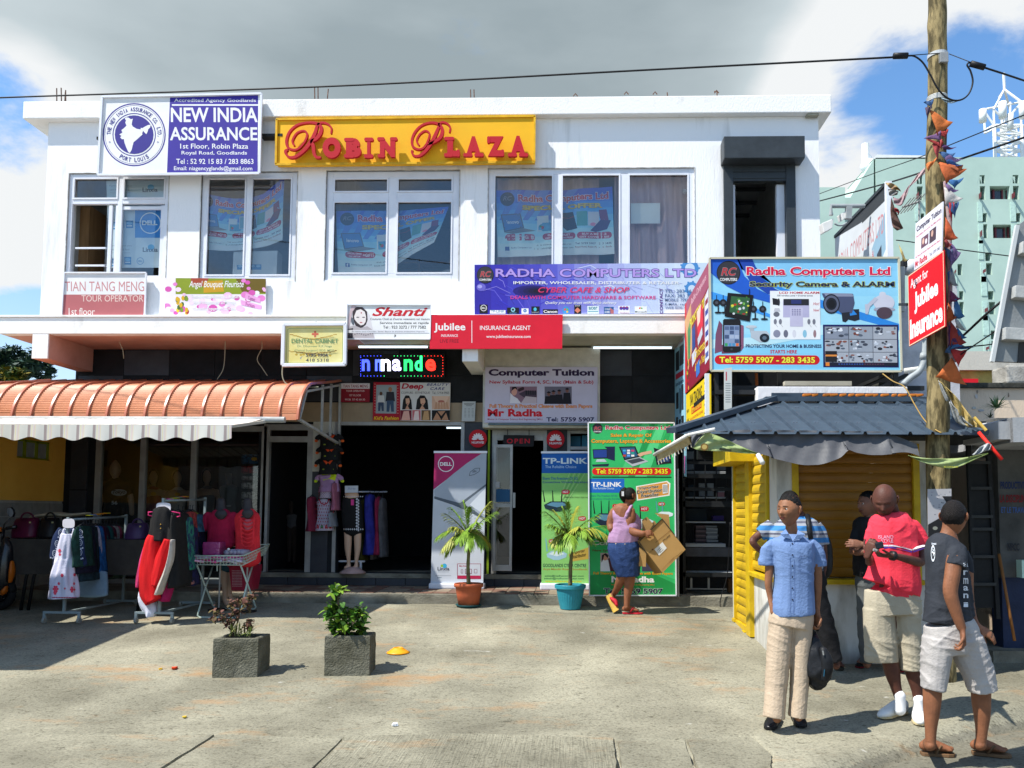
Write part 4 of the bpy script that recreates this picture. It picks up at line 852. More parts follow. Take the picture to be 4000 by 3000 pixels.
for cx,cy,lab in((147,1245,'round red badge with white petals left of the computer shop door'),(818,1252,'round red badge with white petals right of the computer shop door')):
 c=P('b3',cx,cy,11.99);r=78*msc('b3',11.99);t=TG('round_sign',lab,'sign',c,'round red badges beside the computer shop door')
 mb=Q(ink('c80f24'));mb.tb([c+Vec((0,.03,0)),c],[r,r],40);mb.mk('disc',t)
 s=Sign(t,P('b3',cx-78,cy-78,11.985),P('b3',cx+78,cy-78,11.985),P('b3',cx-78,cy+78,11.985),pts=((cx-78,cy-78),(cx+78,cy-78),(cx-78,cy+78)))
 for k in rg(8):
  g=radians(-172+k*23.4);L_=50 if 1<k<6 else 46;bx,by=cx+6*cos(g),cy+10+6*sin(g);tx_,ty_=bx+L_*cos(g),by+L_*sin(g);nx,ny=-sin(g),cos(g)
  s.pg([(bx,by),(bx+(tx_-bx)*.6+nx*9,by+(ty_-by)*.6+ny*9),(tx_+nx*5,ty_+ny*5),(tx_-nx*5,ty_-ny*5),(bx+(tx_-bx)*.6-nx*9,by+(ty_-by)*.6-ny*9)],'f2e8ea')
 s.tx('HUAWEI',cx-52,cy+24,cx+52,cy+44,'f4ecee',.03);s.done()
s=sign('open_sign','dark hanging board with dim red OPEN letters in the computer shop doorway','sign','c3',(370,108),(636,112),(362,205),12.0,'0e0e14',.04)
s.tx('OPEN',398,140,596,182,'c0142c',.03,sp=1.3);s.done()
for x in(405,590):Q(blackw).bar(P('c3',x,108,12.0),P('c3',x,60,12.0),.01).mk('hanger',s.par)
def rollup(name,label,cid,tl,tr,bl,Y,zbase,col):
 a,b,c=P(cid,*tl,Y),P(cid,*tr,Y),P(cid,*bl,Y);t=TG(name,label,'banner',((a.x+b.x)/2,Y,ZP));s=Sign(t,a,b,c,pts=(tl,tr,bl));s.bd(col,.006)
 w=(b-a);Q(alu).hx([a+Vec((-.01,-.012,0)),b+Vec((.01,-.012,0)),b+Vec((.01,-.012,.03)),a+Vec((-.01,-.012,.03))],(0,.03,0)).mk('top_rail',t)
 mb=Q(alu);mb.box(c.x-.02,c.x+w.x+.02,Y-.06,Y+.14,ZP+.005,c.z+.005);mb.mk('base_cassette',t,bv_=.02);Q(grey_alu).tb([(c.x+w.x*.5,Y+.05,ZP+.1),(a.x+w.x*.5,Y+.03,a.z)],.012,8).mk('support_pole',t);return s
s=rollup('pull_up_banner','pink cornered pull up banner with silver laptop, behind the palm in the orange pot','c2',(1543,265),(1992,265),(1509,1390),11.62,ZP,'cdd3dc')
s.pg([(1543,265),(1950,268),(1870,325),(1760,405),(1660,485),(1530,585)],'b02563');s.pg([(1950,268),(1992,266),(1990,820),(1960,850),(1880,790),(1740,705),(1545,650),(1538,590),(1700,450),(1820,355)],'a9b2bf');s.pg([(1540,640),(1760,700),(1990,530),(1990,548),(1790,705),(1880,760),(1985,835),(1985,850),(1840,775),(1700,715),(1540,662)],'5c6570')
s.pg([(1845,712),(1990,560),(1990,815)],'d3d9e2');s.ann(1641,360,62,69,'f4eef4');s.tx('DELL',1589,345,1692,376,'f6f0f6',.05);
s.ln([(1843,460),(1850,430),(1895,398),(1934,396),(1928,425),(1885,452),(1843,462)],4,'4a5058');s.tx('DELL',1872,420,1905,436,'3c4048',.03,slope=-.3)
s.tx('productivity and',1690,1030,1890,1052,'70767e');s.tx('amazing entertainment.',1640,1058,1880,1080,'70767e')
s.el(1628,1240,20,20,'3fb0dc');s.el(1606,1240,12,12,'9ac83c');s.tx('Linxia',1568,1250,1670,1280,'4c4c54',.03);s.rt(1570,1290,1665,1294,'9aa0aa');s.tx('bravo',1568,1332,1602,1346,'2a5c70',.02);s.rt(1550,1322,1685,1326,'9aa0aa')
s.ln([(1738,1222),(1938,1222),(1938,1350),(1738,1350),(1738,1222)],4,'a02a50');s.rt(1740,1322,1936,1348,'b8204c');s.tx('McAfee',1755,1234,1828,1248,'b8204c',.02);s.ln([(1805,1268),(1860,1268),(1860,1305),(1805,1305),(1805,1268)],4,'8a2040');s.ln([(1770,1272),(1785,1272),(1785,1302),(1770,1302),(1770,1272)],3,'8a2040');s.ln([(1882,1268),(1906,1268),(1906,1300),(1882,1300),(1882,1268)],3,'8a2040');s.done()
s=rollup('pull_up_banner','green and blue router pull up banner behind the palm in the blue pot','c3',(700,268),(1122,266),(697,1392),11.60,ZP,'8fcf72')
s.rt(690,265,1125,440,'1a62b4');s.tx('TP-LINK',708,308,1095,358,'e6f0fa',.04);s.tx('The Reliable Choice',728,372,998,396,'bcd6f0',.01)
for k in rg(7):s.ln([(940+k*22,440),(860+k*8,640+k*10)],6,'6cb85c' if k%2 else 'b2e090')
s.tx('Share The Freedom Of 3G',706,472,1010,498,'3a7aa8',.02);s.tx('Connections Virtually Anywhere',706,508,1100,532,'46689c',.02)
def router(s,x,y,w,h,col,ant,up=150,n=3):
 for k in rg(n):xx=x+w*(.02+.32*k);s.pg([(xx-4,y+5),(xx+8,y+5),(xx+w*.04*(k-1)-2+2,y-up),(xx+w*.04*(k-1)-6,y-up)],ant)
 s.pg([(x,y+h*.35),(x+w*.25,y),(x+w*.75,y),(x+w,y+h*.3),(x+w*.96,y+h*.7),(x+w*.6,y+h),(x+w*.35,y+h),(x+w*.04,y+h*.7)],col);s.pg([(x+w*.1,y+h*.35),(x+w*.3,y+h*.1),(x+w*.72,y+h*.1),(x+w*.88,y+h*.35),(x+w*.5,y+h*.6)],'5a8aa4' if col<'4' else 'dff0fa')
router(s,718,685,226,86,'16303c','101418',95,3);s.pl(870,583,942,622,'c02838');s.tx('HOT',882,592,930,612,'f6e8e8',.03);s.tx('450Mbps Dual Band Wireless N Gigabit Router',892,642,1100,656,'1c3020',.01)
s.pl(1012,812,1080,852,'c02838');s.tx('HOT',1024,822,1070,842,'f6e8e8',.03);router(s,740,1112,176,78,'a8cede','7ab8cc',110,2);s.pl(758,1012,830,1048,'c02838');s.tx('NEW',768,1020,820,1040,'f6e8e8',.03)
s.pg([(930,1140),(1100,1080),(1100,1180),(945,1205)],'c8a84a');s.tx('Importer',960,1115,1070,1150,'28200c',.02,slope=-.2);s.tx('Distributor',955,1150,1080,1180,'28200c',.02,slope=-.2)
s.tx('GOODLANDS CYBER CENTRE',710,1222,1080,1252,'14383c',.03);s.tx('Arya Mandir Road, Goodlands',710,1260,1090,1282,'b06a1c',.012);s.tx('sales@radhacomputer.com',725,1318,1060,1338,'14503c',.02);s.tx('admin@radhacomputer.com',720,1340,1060,1360,'14503c',.02);s.tx('www.radhacomputer.com',728,1364,1040,1384,'d8c81c',.02,out='3c7c28');s.done()
s=sign('green_board','tall green computer sales board standing on the step behind the walking woman','sign','c3',(1103,3),(1842,5),(1112,1493),10.84,'2fb866',.035)
zz=s.par.location;
for x0,w,c in((1480,60,'4ccc7c'),(1560,34,'1a9a50'),(1620,70,'56d488'),(1720,30,'22a458')):
 s.pg([(x0+90,5),(x0+90+w,5),(x0-80+w,480),(x0-120,480)],c)
rc_logo(s,1181,54,46);s.tx('Radha Computers Ltd',1252,28,1806,72,'c01028',.035,out='f4f4f4',ow=.07);s.tx('Sales & Repair Of',1296,98,1648,134,'f0b432',.03,out='8a4a1c',ow=.06);s.tx('Computers, Laptops & Accessories',1128,146,1815,188,'f0b432',.03,out='8a4a1c',ow=.06)
s.pg([(1138,235),(1268,232),(1270,315),(1145,318)],'10141c');s.pg([(1146,242),(1260,239),(1262,305),(1150,308)],'1a3c8c');s.pg([(1240,212),(1332,210),(1330,335),(1270,318),(1262,230)],'101c44');s.pg([(1132,368),(1280,360),(1275,385),(1140,386)],'14283c');s.pg([(1175,322),(1240,320),(1262,345),(1165,345)],'b8c4cc')
s.pg([(1365,212),(1508,208),(1545,300),(1412,330)],'14141c');s.pg([(1380,222),(1500,218),(1528,294),(1420,316)],'22587c');s.pg([(1412,332),(1545,302),(1620,340),(1485,385)],'b4bcc4');s.pg([(1430,334),(1540,310),(1590,332),(1480,362)],'3a424c')
for k in rg(9):s.rt(1400+(k%3)*36,238+(k//3)*22,1426+(k%3)*36,254+(k//3)*22,['3ab0e0','e8e8f0','d04070','2c60c8','f0f4f8','20a090','c83c30','60a0f0','f0f0f0'][k])
s.pg([(1525,280),(1560,262),(1645,245),(1650,270),(1580,285),(1548,300)],'e0b090');s.pg([(1665,220),(1810,270),(1818,355),(1690,370)],'141822');s.pg([(1685,245),(1795,285),(1800,340),(1700,350)],'2c4470')
for k in rg(6):s.rt(1705+(k%3)*28,275+(k//3)*26,1725+(k%3)*28,292+(k//3)*26,['d04090','40b0e0','e8c040','f0f0f8','c03040','5060d0'][k])
s.pl(1135,395,1815,458,'d8101c');s.tx('Tel: 5759 5907 - 283 3435',1168,405,1785,448,'f8e820',.04,out='6a1010',ow=.03);s.rt(1135,472,1815,480,'0c3020')
s.rt(1112,490,1412,612,'1868c0');s.tx('TP-LINK',1126,520,1390,560,'f2f8ff',.04);s.tx('The Reliable Choice',1140,566,1324,582,'cfe4f8',.01)
s.pg([(1512,555),(1780,508),(1808,530),(1800,635),(1520,680)],'f2f2ea');s.pg([(1522,562),(1775,518),(1796,538),(1790,626),(1530,668)],'e09a3c');
for t,x0,y0,x1,y1 in(('Importer',1536,560,1710,592),('Distributor',1520,592,1738,622),('Reseller',1556,624,1708,652)):s.tx(t,x0,y0,x1,y1,'181410',.025,out='f0e0c8',ow=.08,slope=-.10)
s.pg([(1738,540),(1782,532),(1785,612),(1742,620)],'f0f0ee')
for k in rg(7):s.rt(1744+k*5.6,545,1746.5+k*5.6,608,'202020')
s.tx('Share The Freedom Of 3G',1122,630,1350,648,'1c6a78',.015);s.tx('Connections Virtually Anywhere',1120,658,1385,676,'1c6a78',.015)
router(s,1150,790,190,110,'14243c','101418',110,3);s.pl(1308,710,1390,746,'c41c2c');s.tx('HOT',1325,718,1375,738,'f6eaea',.03);s.pl(1545,730,1622,772,'c41c2c');s.tx('HOT',1558,740,1608,762,'f6eaea',.03);router(s,1480,840,200,80,'cfe0ea','101418',120,2);s.pl(1700,692,1760,724,'c41c2c');s.tx('NEW',1708,700,1752,716,'f6eaea',.03);router(s,1690,775,140,50,'e0ecf2','5aa0a8',90,2)
0
s.rt(1110,1000,1845,1008,'0a5a30');s.tx('Computer Tuition',1130,1025,1830,1075,'d4e4dc',.05,out='284838',ow=.06);s.tx('New Syllabus Form 4, SC, Hsc (Main & Sub)',1138,1100,1835,1124,'5c1010',.03)
s.rt(1205,1130,1440,1288,'b0a0a0');s.pg([(1205,1288),(1208,1200),(1240,1180),(1275,1195),(1290,1288)],'e4e8f0');s.el(1245,1165,24,30,'d09880');s.pg([(1214,1215),(1218,1150),(1250,1132),(1275,1150),(1268,1175),(1240,1148),(1228,1190)],'20141c');s.pg([(1270,1180),(1330,1150),(1380,1180),(1380,1288),(1290,1288)],'4c2430');s.rt(1560,1150,1700,1288,'404058');s.el(1600,1180,16,20,'a07060');s.el(1660,1176,16,20,'a07060')
s.pg([(1112,1325),(1300,1300),(1640,1300),(1860,1400),(1860,1493),(1112,1493)],'1a9448');s.pg([(1640,1290),(1860,1360),(1860,1290)],'3fc878')
s.tx('Full Theory & Practical Classes with Exam Papers',1146,1294,1822,1320,'f0c020',.025,out='a03818',ow=.06);s.tx('Mr Radha',1300,1330,1665,1382,'f4f8f4',.055);s.tx('Master in Computer Science And Engineering (MSc)',1300,1396,1665,1410,'e08018',.015);s.tx('Tel: 5759 5907',1234,1432,1738,1480,'14183c',.045,out='e8f0e8',ow=.04);s.done()
mb=Q(alu)
for a,b in(((1101,1),(1844,3)),((1111,1495),(1862,1495)),((1101,1),(1111,1495)),((1843,3),(1861,1495))):mb.bar(P('c3',*a,10.83),P('c3',*b,10.83),.016)
mb.mk('frame',s.par);Q(grey_alu).box(P('c3',1866,0,10.86).x,P('c3',1880,0,10.86).x,10.85,10.88,ZP,2.2).mk('support_post',s.par)
def banner(label,cid,TL,TR,BL,Y,shape=None,slack=.0):
 a,b,c=P(cid,*TL,Y),P(cid,*TR,Y),P(cid,*BL,Y);t=TG('hanging_banner',label,'banner',((a.x+b.x)/2,Y,c.z),'blue special offer banners inside the upper windows');s=Sign(t,a,b,c,pts=((0,0),(900,0),(0,530)))
 return s
def draw_offer(s,clip=None):
 for i,c in en(['4a6ad8','4f80e0','5a9ce8','68b4f0','84ccf4','9cdcf6','b4e6f8','c8eefa','d8f4fc','e6f8fc']):s.rt(0,i*53,900,(i+1)*53,c)
 for k in rg(5):s.pg([(120+k*110,0),(200+k*110,0),(60+k*90,240),(20+k*90,240)],'5f8ede')
 s.el(85,72,56,56,'30343c');s.tx('RC',50,48,122,84,'8a8288',.03,.3);s.tx('Radha Computers Ltd',170,38,868,110,'c23c5c',.05,out='dfe4f0',ow=.06);s.tx('SPECIAL OFFER',200,122,820,160,'dcc24a',.06,out='7a6a30',ow=.04)
 s.pg([(30,195),(185,188),(210,305),(55,335)],'5a6a7c');s.pg([(40,203),(178,196),(200,298),(62,322)],'4a86c4');s.tx('lenovo',75,240,170,270,'e8eef4',.03);s.pg([(55,337),(210,306),(300,322),(120,350)],'7c868e')
 s.rt(310,205,400,330,'dbe8ea');s.rt(320,262,440,330,'5aa8cc');s.el(350,300,14,14,'c0402c');s.el(338,290,9,9,'3c8c3c');s.rt(420,180,500,310,'b4c8d4');s.rt(430,190,490,300,'7ab4c8')
 s.pg([(500,190),(590,185),(620,320),(540,335),(505,300)],'23252f');s.ln([(502,225),(555,235),(598,222)],5,'a03a3a');s.rt(618,185,700,300,'5aa8a8');s.rt(705,190,790,300,'d8dce4');s.el(745,290,24,14,'e890b0');s.pg([(790,175),(850,175),(865,260),(800,300)],'7a3a6c');s.pg([(720,340),(800,255),(880,262),(850,330),(760,350)],'4a3a6e')
 for x0,x1,l1,l2 in((60,295,'SPECIAL OFFER','ON LAPTOP'),(350,605,'BUY 1 TABLET','GET A POUCH FREE'),(615,885,'BUY A MOBILE','GET COVER FREE')):
  s.pl(x0,350,x1,402,'b83a52');
  if x0==60:s.tx(l1,78,358,188,372,'f2e4e8',.03);s.tx(l2,88,382,178,395,'f2e4e8',.03);s.tx('+GIFTS',198,362,286,390,'f2e4e8',.04)
  else :s.tx(l1,x0+40,358,x1-40,374,'f2e4e8',.04);s.tx(l2,x0+20,382,x1-20,396,'f2e4e8',.04)
 s.rt(58,448,92,480,'4a62a0');s.tx('f',68,452,82,478,'f0f4fa',.04);s.tx('Radha Computers Ltd',105,452,265,468,'4a5c84',.01)
 s.tx('Web: www.radhacomputer.com',300,435,570,452,'54606e',.01);s.tx('Email: admin@radhacomputer.com',285,462,585,480,'54606e',.01)
 s.tx('Tel: 5759 5907 - 283 3435',600,432,880,448,'3c4a74',.02);s.tx('Royal Road, Robin Plaza, Goodlands',600,460,880,478,'a03a50',.01)
def bend(s,fn,boardcol='cfe0ea'):
 """cloth: a fine sheet whose print follows the folds"""
 mb=Q(mat('banner_cloth',(.75,.80,.82),.6,bump=.02));n,m=28,18;inv=s
 b=len(mb.v)
 for j in rg(m+1):
  for i in rg(n+1):mb.v.append(tuple(s.w(900*i/n,530*j/m,-.002)))
 for j in rg(m):
  for i in rg(n):q=j*(n+1)+i;mb.fc([q,q+1,q+n+2,q+n+1])
 import bmesh
 for q in(mb,s.art,s.let):
  if q is not mb and q.f:
   me=bpy.data.meshes.new('x');me.from_pydata(q.v,[],q.f)
   for p,i in zip(me.polygons,q.mi):p.material_index=i
   bm=bmesh.new();bm.from_mesh(me);bmesh.ops.triangulate(bm,faces=bm.faces)
   for _ in rg(5):
    es=[e for e in bm.edges if e.calc_length()>.09]
    if not es:break
    bmesh.ops.subdivide_edges(bm,edges=es,cuts=1);bmesh.ops.triangulate(bm,faces=[f for f in bm.faces if len(f.verts)>3])
   q.v=[tuple(v.co)for v in bm.verts];bm.verts.index_update();q.f=[[v.index for v in f.verts]for f in bm.faces];q.mi=[f.material_index for f in bm.faces];bm.free()
  out=[]
  for v in q.v:
   d=Vec(v)-s.o;a=d.dot(s.ax)/s.ax.length_squared;c=d.dot(s.ay)/s.ay.length_squared;off=fn(a,c);out.append(tuple(Vec(v)+off))
  q.v=out
 mb.mk('cloth',s.par,sm_=1,recalc=0);s.done()
s=banner('flat special offer banner inside the three pane window','a3',(278,288),(1190,262),(290,812),11.235);draw_offer(s)
bend(s,lambda a,c:Vec((0,-.015*sin(a*9+c*3)+.01*sin(a*23),-.02*sin(a*pi)*(1-c))))
s=banner('sagging special offer banner with a raised right corner inside the second upper window','a1',(1580,905),(2235,830),(1560,1360),11.25);draw_offer(s)
bend(s,lambda a,c:Vec((0,-.02*sin(a*7+c*4),-.16*sin(a*pi)*(1-.55*c)+(.10*max(0,a-.75)*4)*(1-c*.6))))
s=banner('special offer banner with its right half folded over inside the middle upper window','a2',(632,955),(1530,945),(645,1432),11.262);draw_offer(s)
bend(s,lambda a,c:Vec(((-.55*max(0,a-.5)*c*.9),-.015*sin(a*8+c*3)-.08*max(0,a-.55),(.42*max(0,a-.42)*c*1.5)-.02*sin(a*6)*c)))
s=sign('window_poster','white and blue advertising paper covering the leftmost upper window from inside','poster','a1',(835,815),(1300,812),(860,1500),11.235,'cfe2ea',.004)
for y0 in(820,1290):
 if y0==820:s.rt(835,850,1300,945,'c4dbe2')
 s.tx('Performance you',860,y0+30,1035,y0+46,'8aa0b0');s.tx('can see and feel.',862,y0+58,1020,y0+74,'8aa0b0');s.tx("That's visibly smart.",862,y0+85,1025,y0+100,'a4b6c2');s.el(1185,y0+48,26,22,'62b4dc');s.tx('Linxia',1120,y0+50,1238,y0+86,'5a6c80',.03)
s.rt(1060,1040,1290,1265,'3f8fd6');s.ann(1180,1150,76,84,'e8f2fa');s.tx('DELL',1115,1130,1235,1166,'e8f2fa',.06)
for x,y in((862,1140),(920,1128),(990,1130),(845,1430),(905,1415),(975,1415)):s.rt(x,y,x+55,y+60,'3f8cc8');s.el(x+27,y+20,22,13,'7cbce4');s.rt(x+8,y+38,x+46,y+46,'d8ecf8')
s.ann(1100,1447,24,28,'4a90c8');s.tx('DELL',1082,1440,1118,1454,'4a90c8',.04);s.done()
s=sign('window_poster','pale boxes with blue processor stickers at the bottom of the second upper window','poster','a1',(1835,1375),(2180,1365),(1825,1562),11.28,'cfd8da',.2)
for x in(1862,1905,1960,2005):s.rt(x,1470+(x%3)*4,x+48,1515,'3f84bc');s.el(x+24,1487,18,10,'9cc8e4')
s.done()
curt=mat('mauve_curtain',(.66,.50,.50),.8,(.52,.38,.39),scale=2,stretch=(5,1,.3),bump=.05)
def curtain(x0,x1,z0,z1,Y,n,amp,label,skew=0):
 mb=Q(curt);k=int((x1-x0)/.02);m=10
 for j in rg(m+1):
  for i in rg(k+1):
   a=i/k;z=z0+(z1-z0)*j/m;x=x0+(x1-x0)*a+skew*(1-j/m)*(a-.5);mb.v.append((x,Y+amp*sin(a*n+.6*sin(j*.5))*(1.2-.5*j/m)+.5*amp*sin(a*n*2.3+j*.4),z))
 for j in rg(m):
  for i in rg(k):q=j*(k+1)+i;mb.fc([q,q+1,q+k+2,q+k+1])
 mb.mk('curtain',sm_=1,label=label,cat='curtain',recalc=0)
curtain(.62,1.72,4.88,6.53,11.36,26,.05,'mauve curtain with a white paper before it in the right pane of the wide window')
curtain(-1.1,.40,4.88,6.5,11.42,30,.035,'mauve curtain behind the flat special offer banner')
s=sign('white_paper_sheet','blank white paper sheet stuck in the right pane of the wide window','paper sheet','a3',(1334,390),(1565,388),(1334,550),11.22,'e6f0f0',.003);s.done()
mb=Q(ink('c8c4c0'));p=P('a3',1770,297,11.24);mb.tb([p+Vec((-.05,0,0)),p+Vec((.05,0,0))],.035,12);mb.mk('window_fan',label='small round grey gadget behind the right edge of the wide window',cat='gadget')
mb=Q(mat('grey_cloth',(.55,.54,.48),.9))
lm(mb,[(-1.9,11.5,4.93,.16,.1),(-1.8,11.5,5.05,.14,.1),(-1.7,11.5,5.1,.06,.06)]);lm(mb,[(-1.72,11.6,4.93,.06,.05),(-1.68,11.6,5.25,.05,.04),(-1.66,11.6,5.5,.04,.03)]);mb.mk('cloth_heap',sm_=1,label='crumpled pale cloth in the lower right of the middle upper window',cat='cloth')
ora=mat('orange_polycarbonate',(.50,.20,.10),.5,(.38,.135,.06),scale=2.6,bump=.0,spec=.35,contrast=(.3,.6));orad=mat('orange_rib',(.46,.15,.085),.3,(.40,.13,.07),scale=2,bump=0,spec=.5)
aw=TG('ribbed_awning','salmon orange ribbed plastic awning curving over the clothes shop','awning',(-6,11,2.8))
prof=[(12.08,3.60),(11.4,3.46),(10.78,3.345),(10.62,3.30),(10.50,3.235),(10.40,3.15),(10.32,3.05),(10.265,2.95),(10.235,2.86),(10.22,2.78)]
xr=-3.58;nr=18;sp=.254
fine=cat_rom([(a,b)for a,b in prof],6)
def panel(x0,x1):
 mb=Q(ora);b=0;pts=[]
 for k,(y,z)in en(fine):
  w=0
  if k>18 and k<len(fine)-6 and k%2:w=.010
  pts.append((y-w*.6,z+w*.8))
 m=len(pts)
 for x in(x0,x1):
  for y,z in pts:mb.v.append((x,y,z))
 for i in rg(m-1):mb.fc([i,i+1,m+i+1,m+i])
 mb2=MB();return mb
for i in rg(nr):
 x1=xr-i*sp;x0=x1-sp+.03;o=panel(x0,x1-.005).mk('awning_panel',aw,recalc=0)
 md=o.modifiers.new('t','SOLIDIFY');md.thickness=.006
for i in rg(nr+1):
 x=xr-i*sp+.012;mb=Q(orad);rings=[]
 for k,(y,z)in en(fine):
  a=fine[max(k-1,0)];b=fine[min(k+1,len(fine)-1)];d=Vec((0,b[0]-a[0],b[1]-a[1])).normalized();n=Vec((0,d.z,-d.y));n=-n if n.z<0 or(abs(n.z)<.2 and n.y>0)else n
  if n.y>0 and n.z<.9:n=-n
  p=Vec((x,y,z));rings.append([p+Vec((-.022,0,0))-n*.006,p+Vec((.022,0,0))-n*.006,p+Vec((.014,0,0))+n*.028,p+Vec((-.014,0,0))+n*.028])
 mb.ring(rings);mb.mk('awning_rib',aw)
steelp=mat('grey_painted_steel',(.42,.43,.42),.5,(.30,.31,.30),scale=6,bump=.05)
mb=Q(steelp)
mb.bar((-8.1,10.28,2.80),(xr,10.28,2.80),.03);mb.mk('front_rail',aw)
for x in(xr+.02,-8.05):
 mb=Q(steelp);mb.bar((x,10.24,2.79),(x,12.08,2.62),.035);mb.bar((x,12.06,2.62),(x,12.06,3.56),.035);mb.bar((x,10.26,2.8),(x,10.5,3.2),.03);mb.bar((x,11.2,2.72),(x,11.2,3.4),.03);mb.bar((x,11.6,2.7),(x,11.6,3.48),.03);mb.bar((x,10.5,3.2),(x,12.06,3.54),.03);mb.mk('side_bracket',aw)
def stripe_mat():
 m=bpy.data.materials.new('striped_canvas');m.use_nodes=True;nt=m.node_tree;b=nt.nodes['Principled BSDF'];tcn=nt.nodes.new('ShaderNodeTexCoord');sx=nt.nodes.new('ShaderNodeSeparateXYZ');lk(nt,tcn.outputs['Object'],sx.inputs[0])
 mm=nt.nodes.new('ShaderNodeMath');mm.operation='MULTIPLY';mm.inputs[1].default_value=1/.196;lk(nt,sx.outputs[0],mm.inputs[0]);fr=nt.nodes.new('ShaderNodeMath');fr.operation='FRACT';lk(nt,mm.outputs[0],fr.inputs[0])
 r=nt.nodes.new('ShaderNodeValToRGB');r.color_ramp.interpolation='CONSTANT';lk(nt,fr.outputs[0],r.inputs[0]);e=r.color_ramp.elements
 cols=[(0,(.62,.61,.56)),(.30,(.34,.28,.27)),(.47,(.62,.61,.56)),(.53,(.66,.60,.42)),(.60,(.62,.61,.56)),(.66,(.62,.52,.49)),(.76,(.66,.60,.42)),(.80,(.62,.61,.56))]
 e[0].position=0;e[0].color=(*cols[0][1],1);e[1].position=cols[1][0];e[1].color=(*cols[1][1],1)
 for p,c in cols[2:]:q=e.new(p);q.color=(*c,1)
 lk(nt,r.outputs[0],b.inputs['Base Color']);b.inputs['Roughness'].default_value=.85;return m
aw2=TG('striped_awning','cream and brown striped canvas awning with scalloped valance under the orange awning','awning',(-6,9.6,2.5))
stm=stripe_mat();xe=-3.99;Yf,Yb=9.19,10.08
mb=Q(stm);x0,x1=-8.6,xe;n=150
zt_=P('b1',900,1325,Yf).z;ztb=P('b1',2020,1282,Yb).z
for i in rg(n+1):
 x=x0+(x1-x0)*i/n;sg=.01*sin(i*.9);mb.v+=[(x,Yb,ztb),(x,(Yb+Yf)/2,(ztb+zt_)/2-.012+sg),(x,Yf,zt_)]
for i in rg(n):a=i*3;mb.fc([a,a+1,a+4,a+3]);mb.fc([a+1,a+2,a+5,a+4])
mb.mk('canopy_cloth',aw2,sm_=1,recalc=0)
mb=Q(stm);n=200
zl=P('b1',0,1418,Yf).z;zr_=P('b1',1700,1450,Yf).z
for i in rg(n+1):
 x=x0+(x1-x0)*i/n;ph=(x-xe)/.352*2*pi;low=-.165-.022*cos(ph+2.2)
 for j in rg(4):
  t=j/3;mb.v.append((x,Yf-.006+.004*sin(x*9)*t+.004*sin(x*31)*t,zt_-.004+low*t))
for i in rg(n):
 for j in rg(3):a=i*4+j;mb.fc([a,a+1,a+5,a+4])
mb.mk('valance',aw2,sm_=1,recalc=0)
mb=Q(ink('c9c5bb'));mb.bar((x0,Yf+.02,zt_-.012),(xe,Yf+.02,zt_-.012),.04,.03);mb.mk('front_bar',aw2)
mb=Q(ink('c9c5bb'));mb.bar(P('b1',1805,1340,Yf),P('b1',2090,1300,10.15),.035);mb.mk('folding_arm',aw2);Q(steelp).tb([(x0,10.12,2.77),(-3.7,10.12,2.77)],.04,12).mk('roller_tube',aw2)
yb=TG('yellow_building','yellow rendered building on bare concrete blocks beside the clothes shop','building',(-8.4,11.6,.3))
yem=mat('ochre_render',(.80,.44,.07),.85,(.70,.36,.05),scale=1.5,bump=.15,bscale=40,detail=8);xw=-7.86
wa,wb=PXw('b1',140,1430,xw),PXw('b1',412,1583,xw);wz0,wz1=wa.z-.28,wa.z
mb=Q(yem);y0,y1=8.6,12.4;zb=PXw('c1',300,515,xw).z
for(a,b,c,d)in((y0,wa.y,zb,3.05),(wb.y,y1,zb,3.05),(wa.y,wb.y,zb,wz0),(wa.y,wb.y,wz1,3.05)):mb.box(xw-.18,xw,a,b,c,d)
mb.box(-13,xw-.18,12.2,12.4,.2,3.05);mb.mk('wall',yb)
Q(ink('8a8a78')).box(-13,-7.9,8.6,12.4,3.05,3.12).mk('roof',yb)
fr=Q(ink('8a9a1c'));e=.03;fr.box(xw-.12,xw-.06,wa.y,wb.y,wz0,wz0+e);fr.box(xw-.12,xw-.06,wa.y,wb.y,wz1-e,wz1)
for k in rg(4):y=wa.y+(wb.y-wa.y)*k/3;fr.box(xw-.12,xw-.06,y-.015,y+.015,wz0,wz1)
fr=fr.mk('window',yb)
for k in rg(3):y=wa.y+(wb.y-wa.y)*k/3;Q(mat('frosted_pane',(.30,.34,.36),.3)).box(xw-.10,xw-.09,y+.02,y+(wb.y-wa.y)/3-.02,wz0+e,wz1-e).mk('pane',fr)
blk=mat('cement_block',(.26,.255,.235),.9,(.19,.185,.17),scale=5,bump=.4,bscale=40,detail=8);mort=mat('mortar',(.36,.35,.32),.95)
Q(mort).box(xw-.17,xw-.012,8.6,12.35,.1,zb).mk('block_bedding',yb)
z=.30
row=0
while z<zb-.03:
 y=8.6+(row%2)*.2
 while y<12.2:
  Q(blk).box(xw-.1,xw-.002,y,min(y+.385,12.34),z,min(z+.185,zb)).mk('block',yb);y+=.4
 z+=.2;row+=1
t=TG('kiosk_building','grey rendered corner kiosk just beyond the left edge','building',(-8.2,7.9,0))
Q(blk).box(-9.6,-7.15,6.6,8.3,0,3.3).mk('wall',t);Q(fascm).box(-9.8,-6.95,6.35,8.45,3.3,3.42).mk('roof',t);Q(shm).box(-7.15,-7.12,6.9,8.0,.1,2.1).mk('door',t)
skinm=mat('mannequin_skin',(.55,.36,.25),.4,(.50,.32,.22),scale=3,bump=0,spec=.4);dkm=mat('dark_mannequin',(.05,.045,.05),.5,bump=0)
def CL(name,c,c2=None,r=.85,**k):return mat(name,c,r,c2,**{**dict(scale=7,bump=.25,bscale=70),**k})
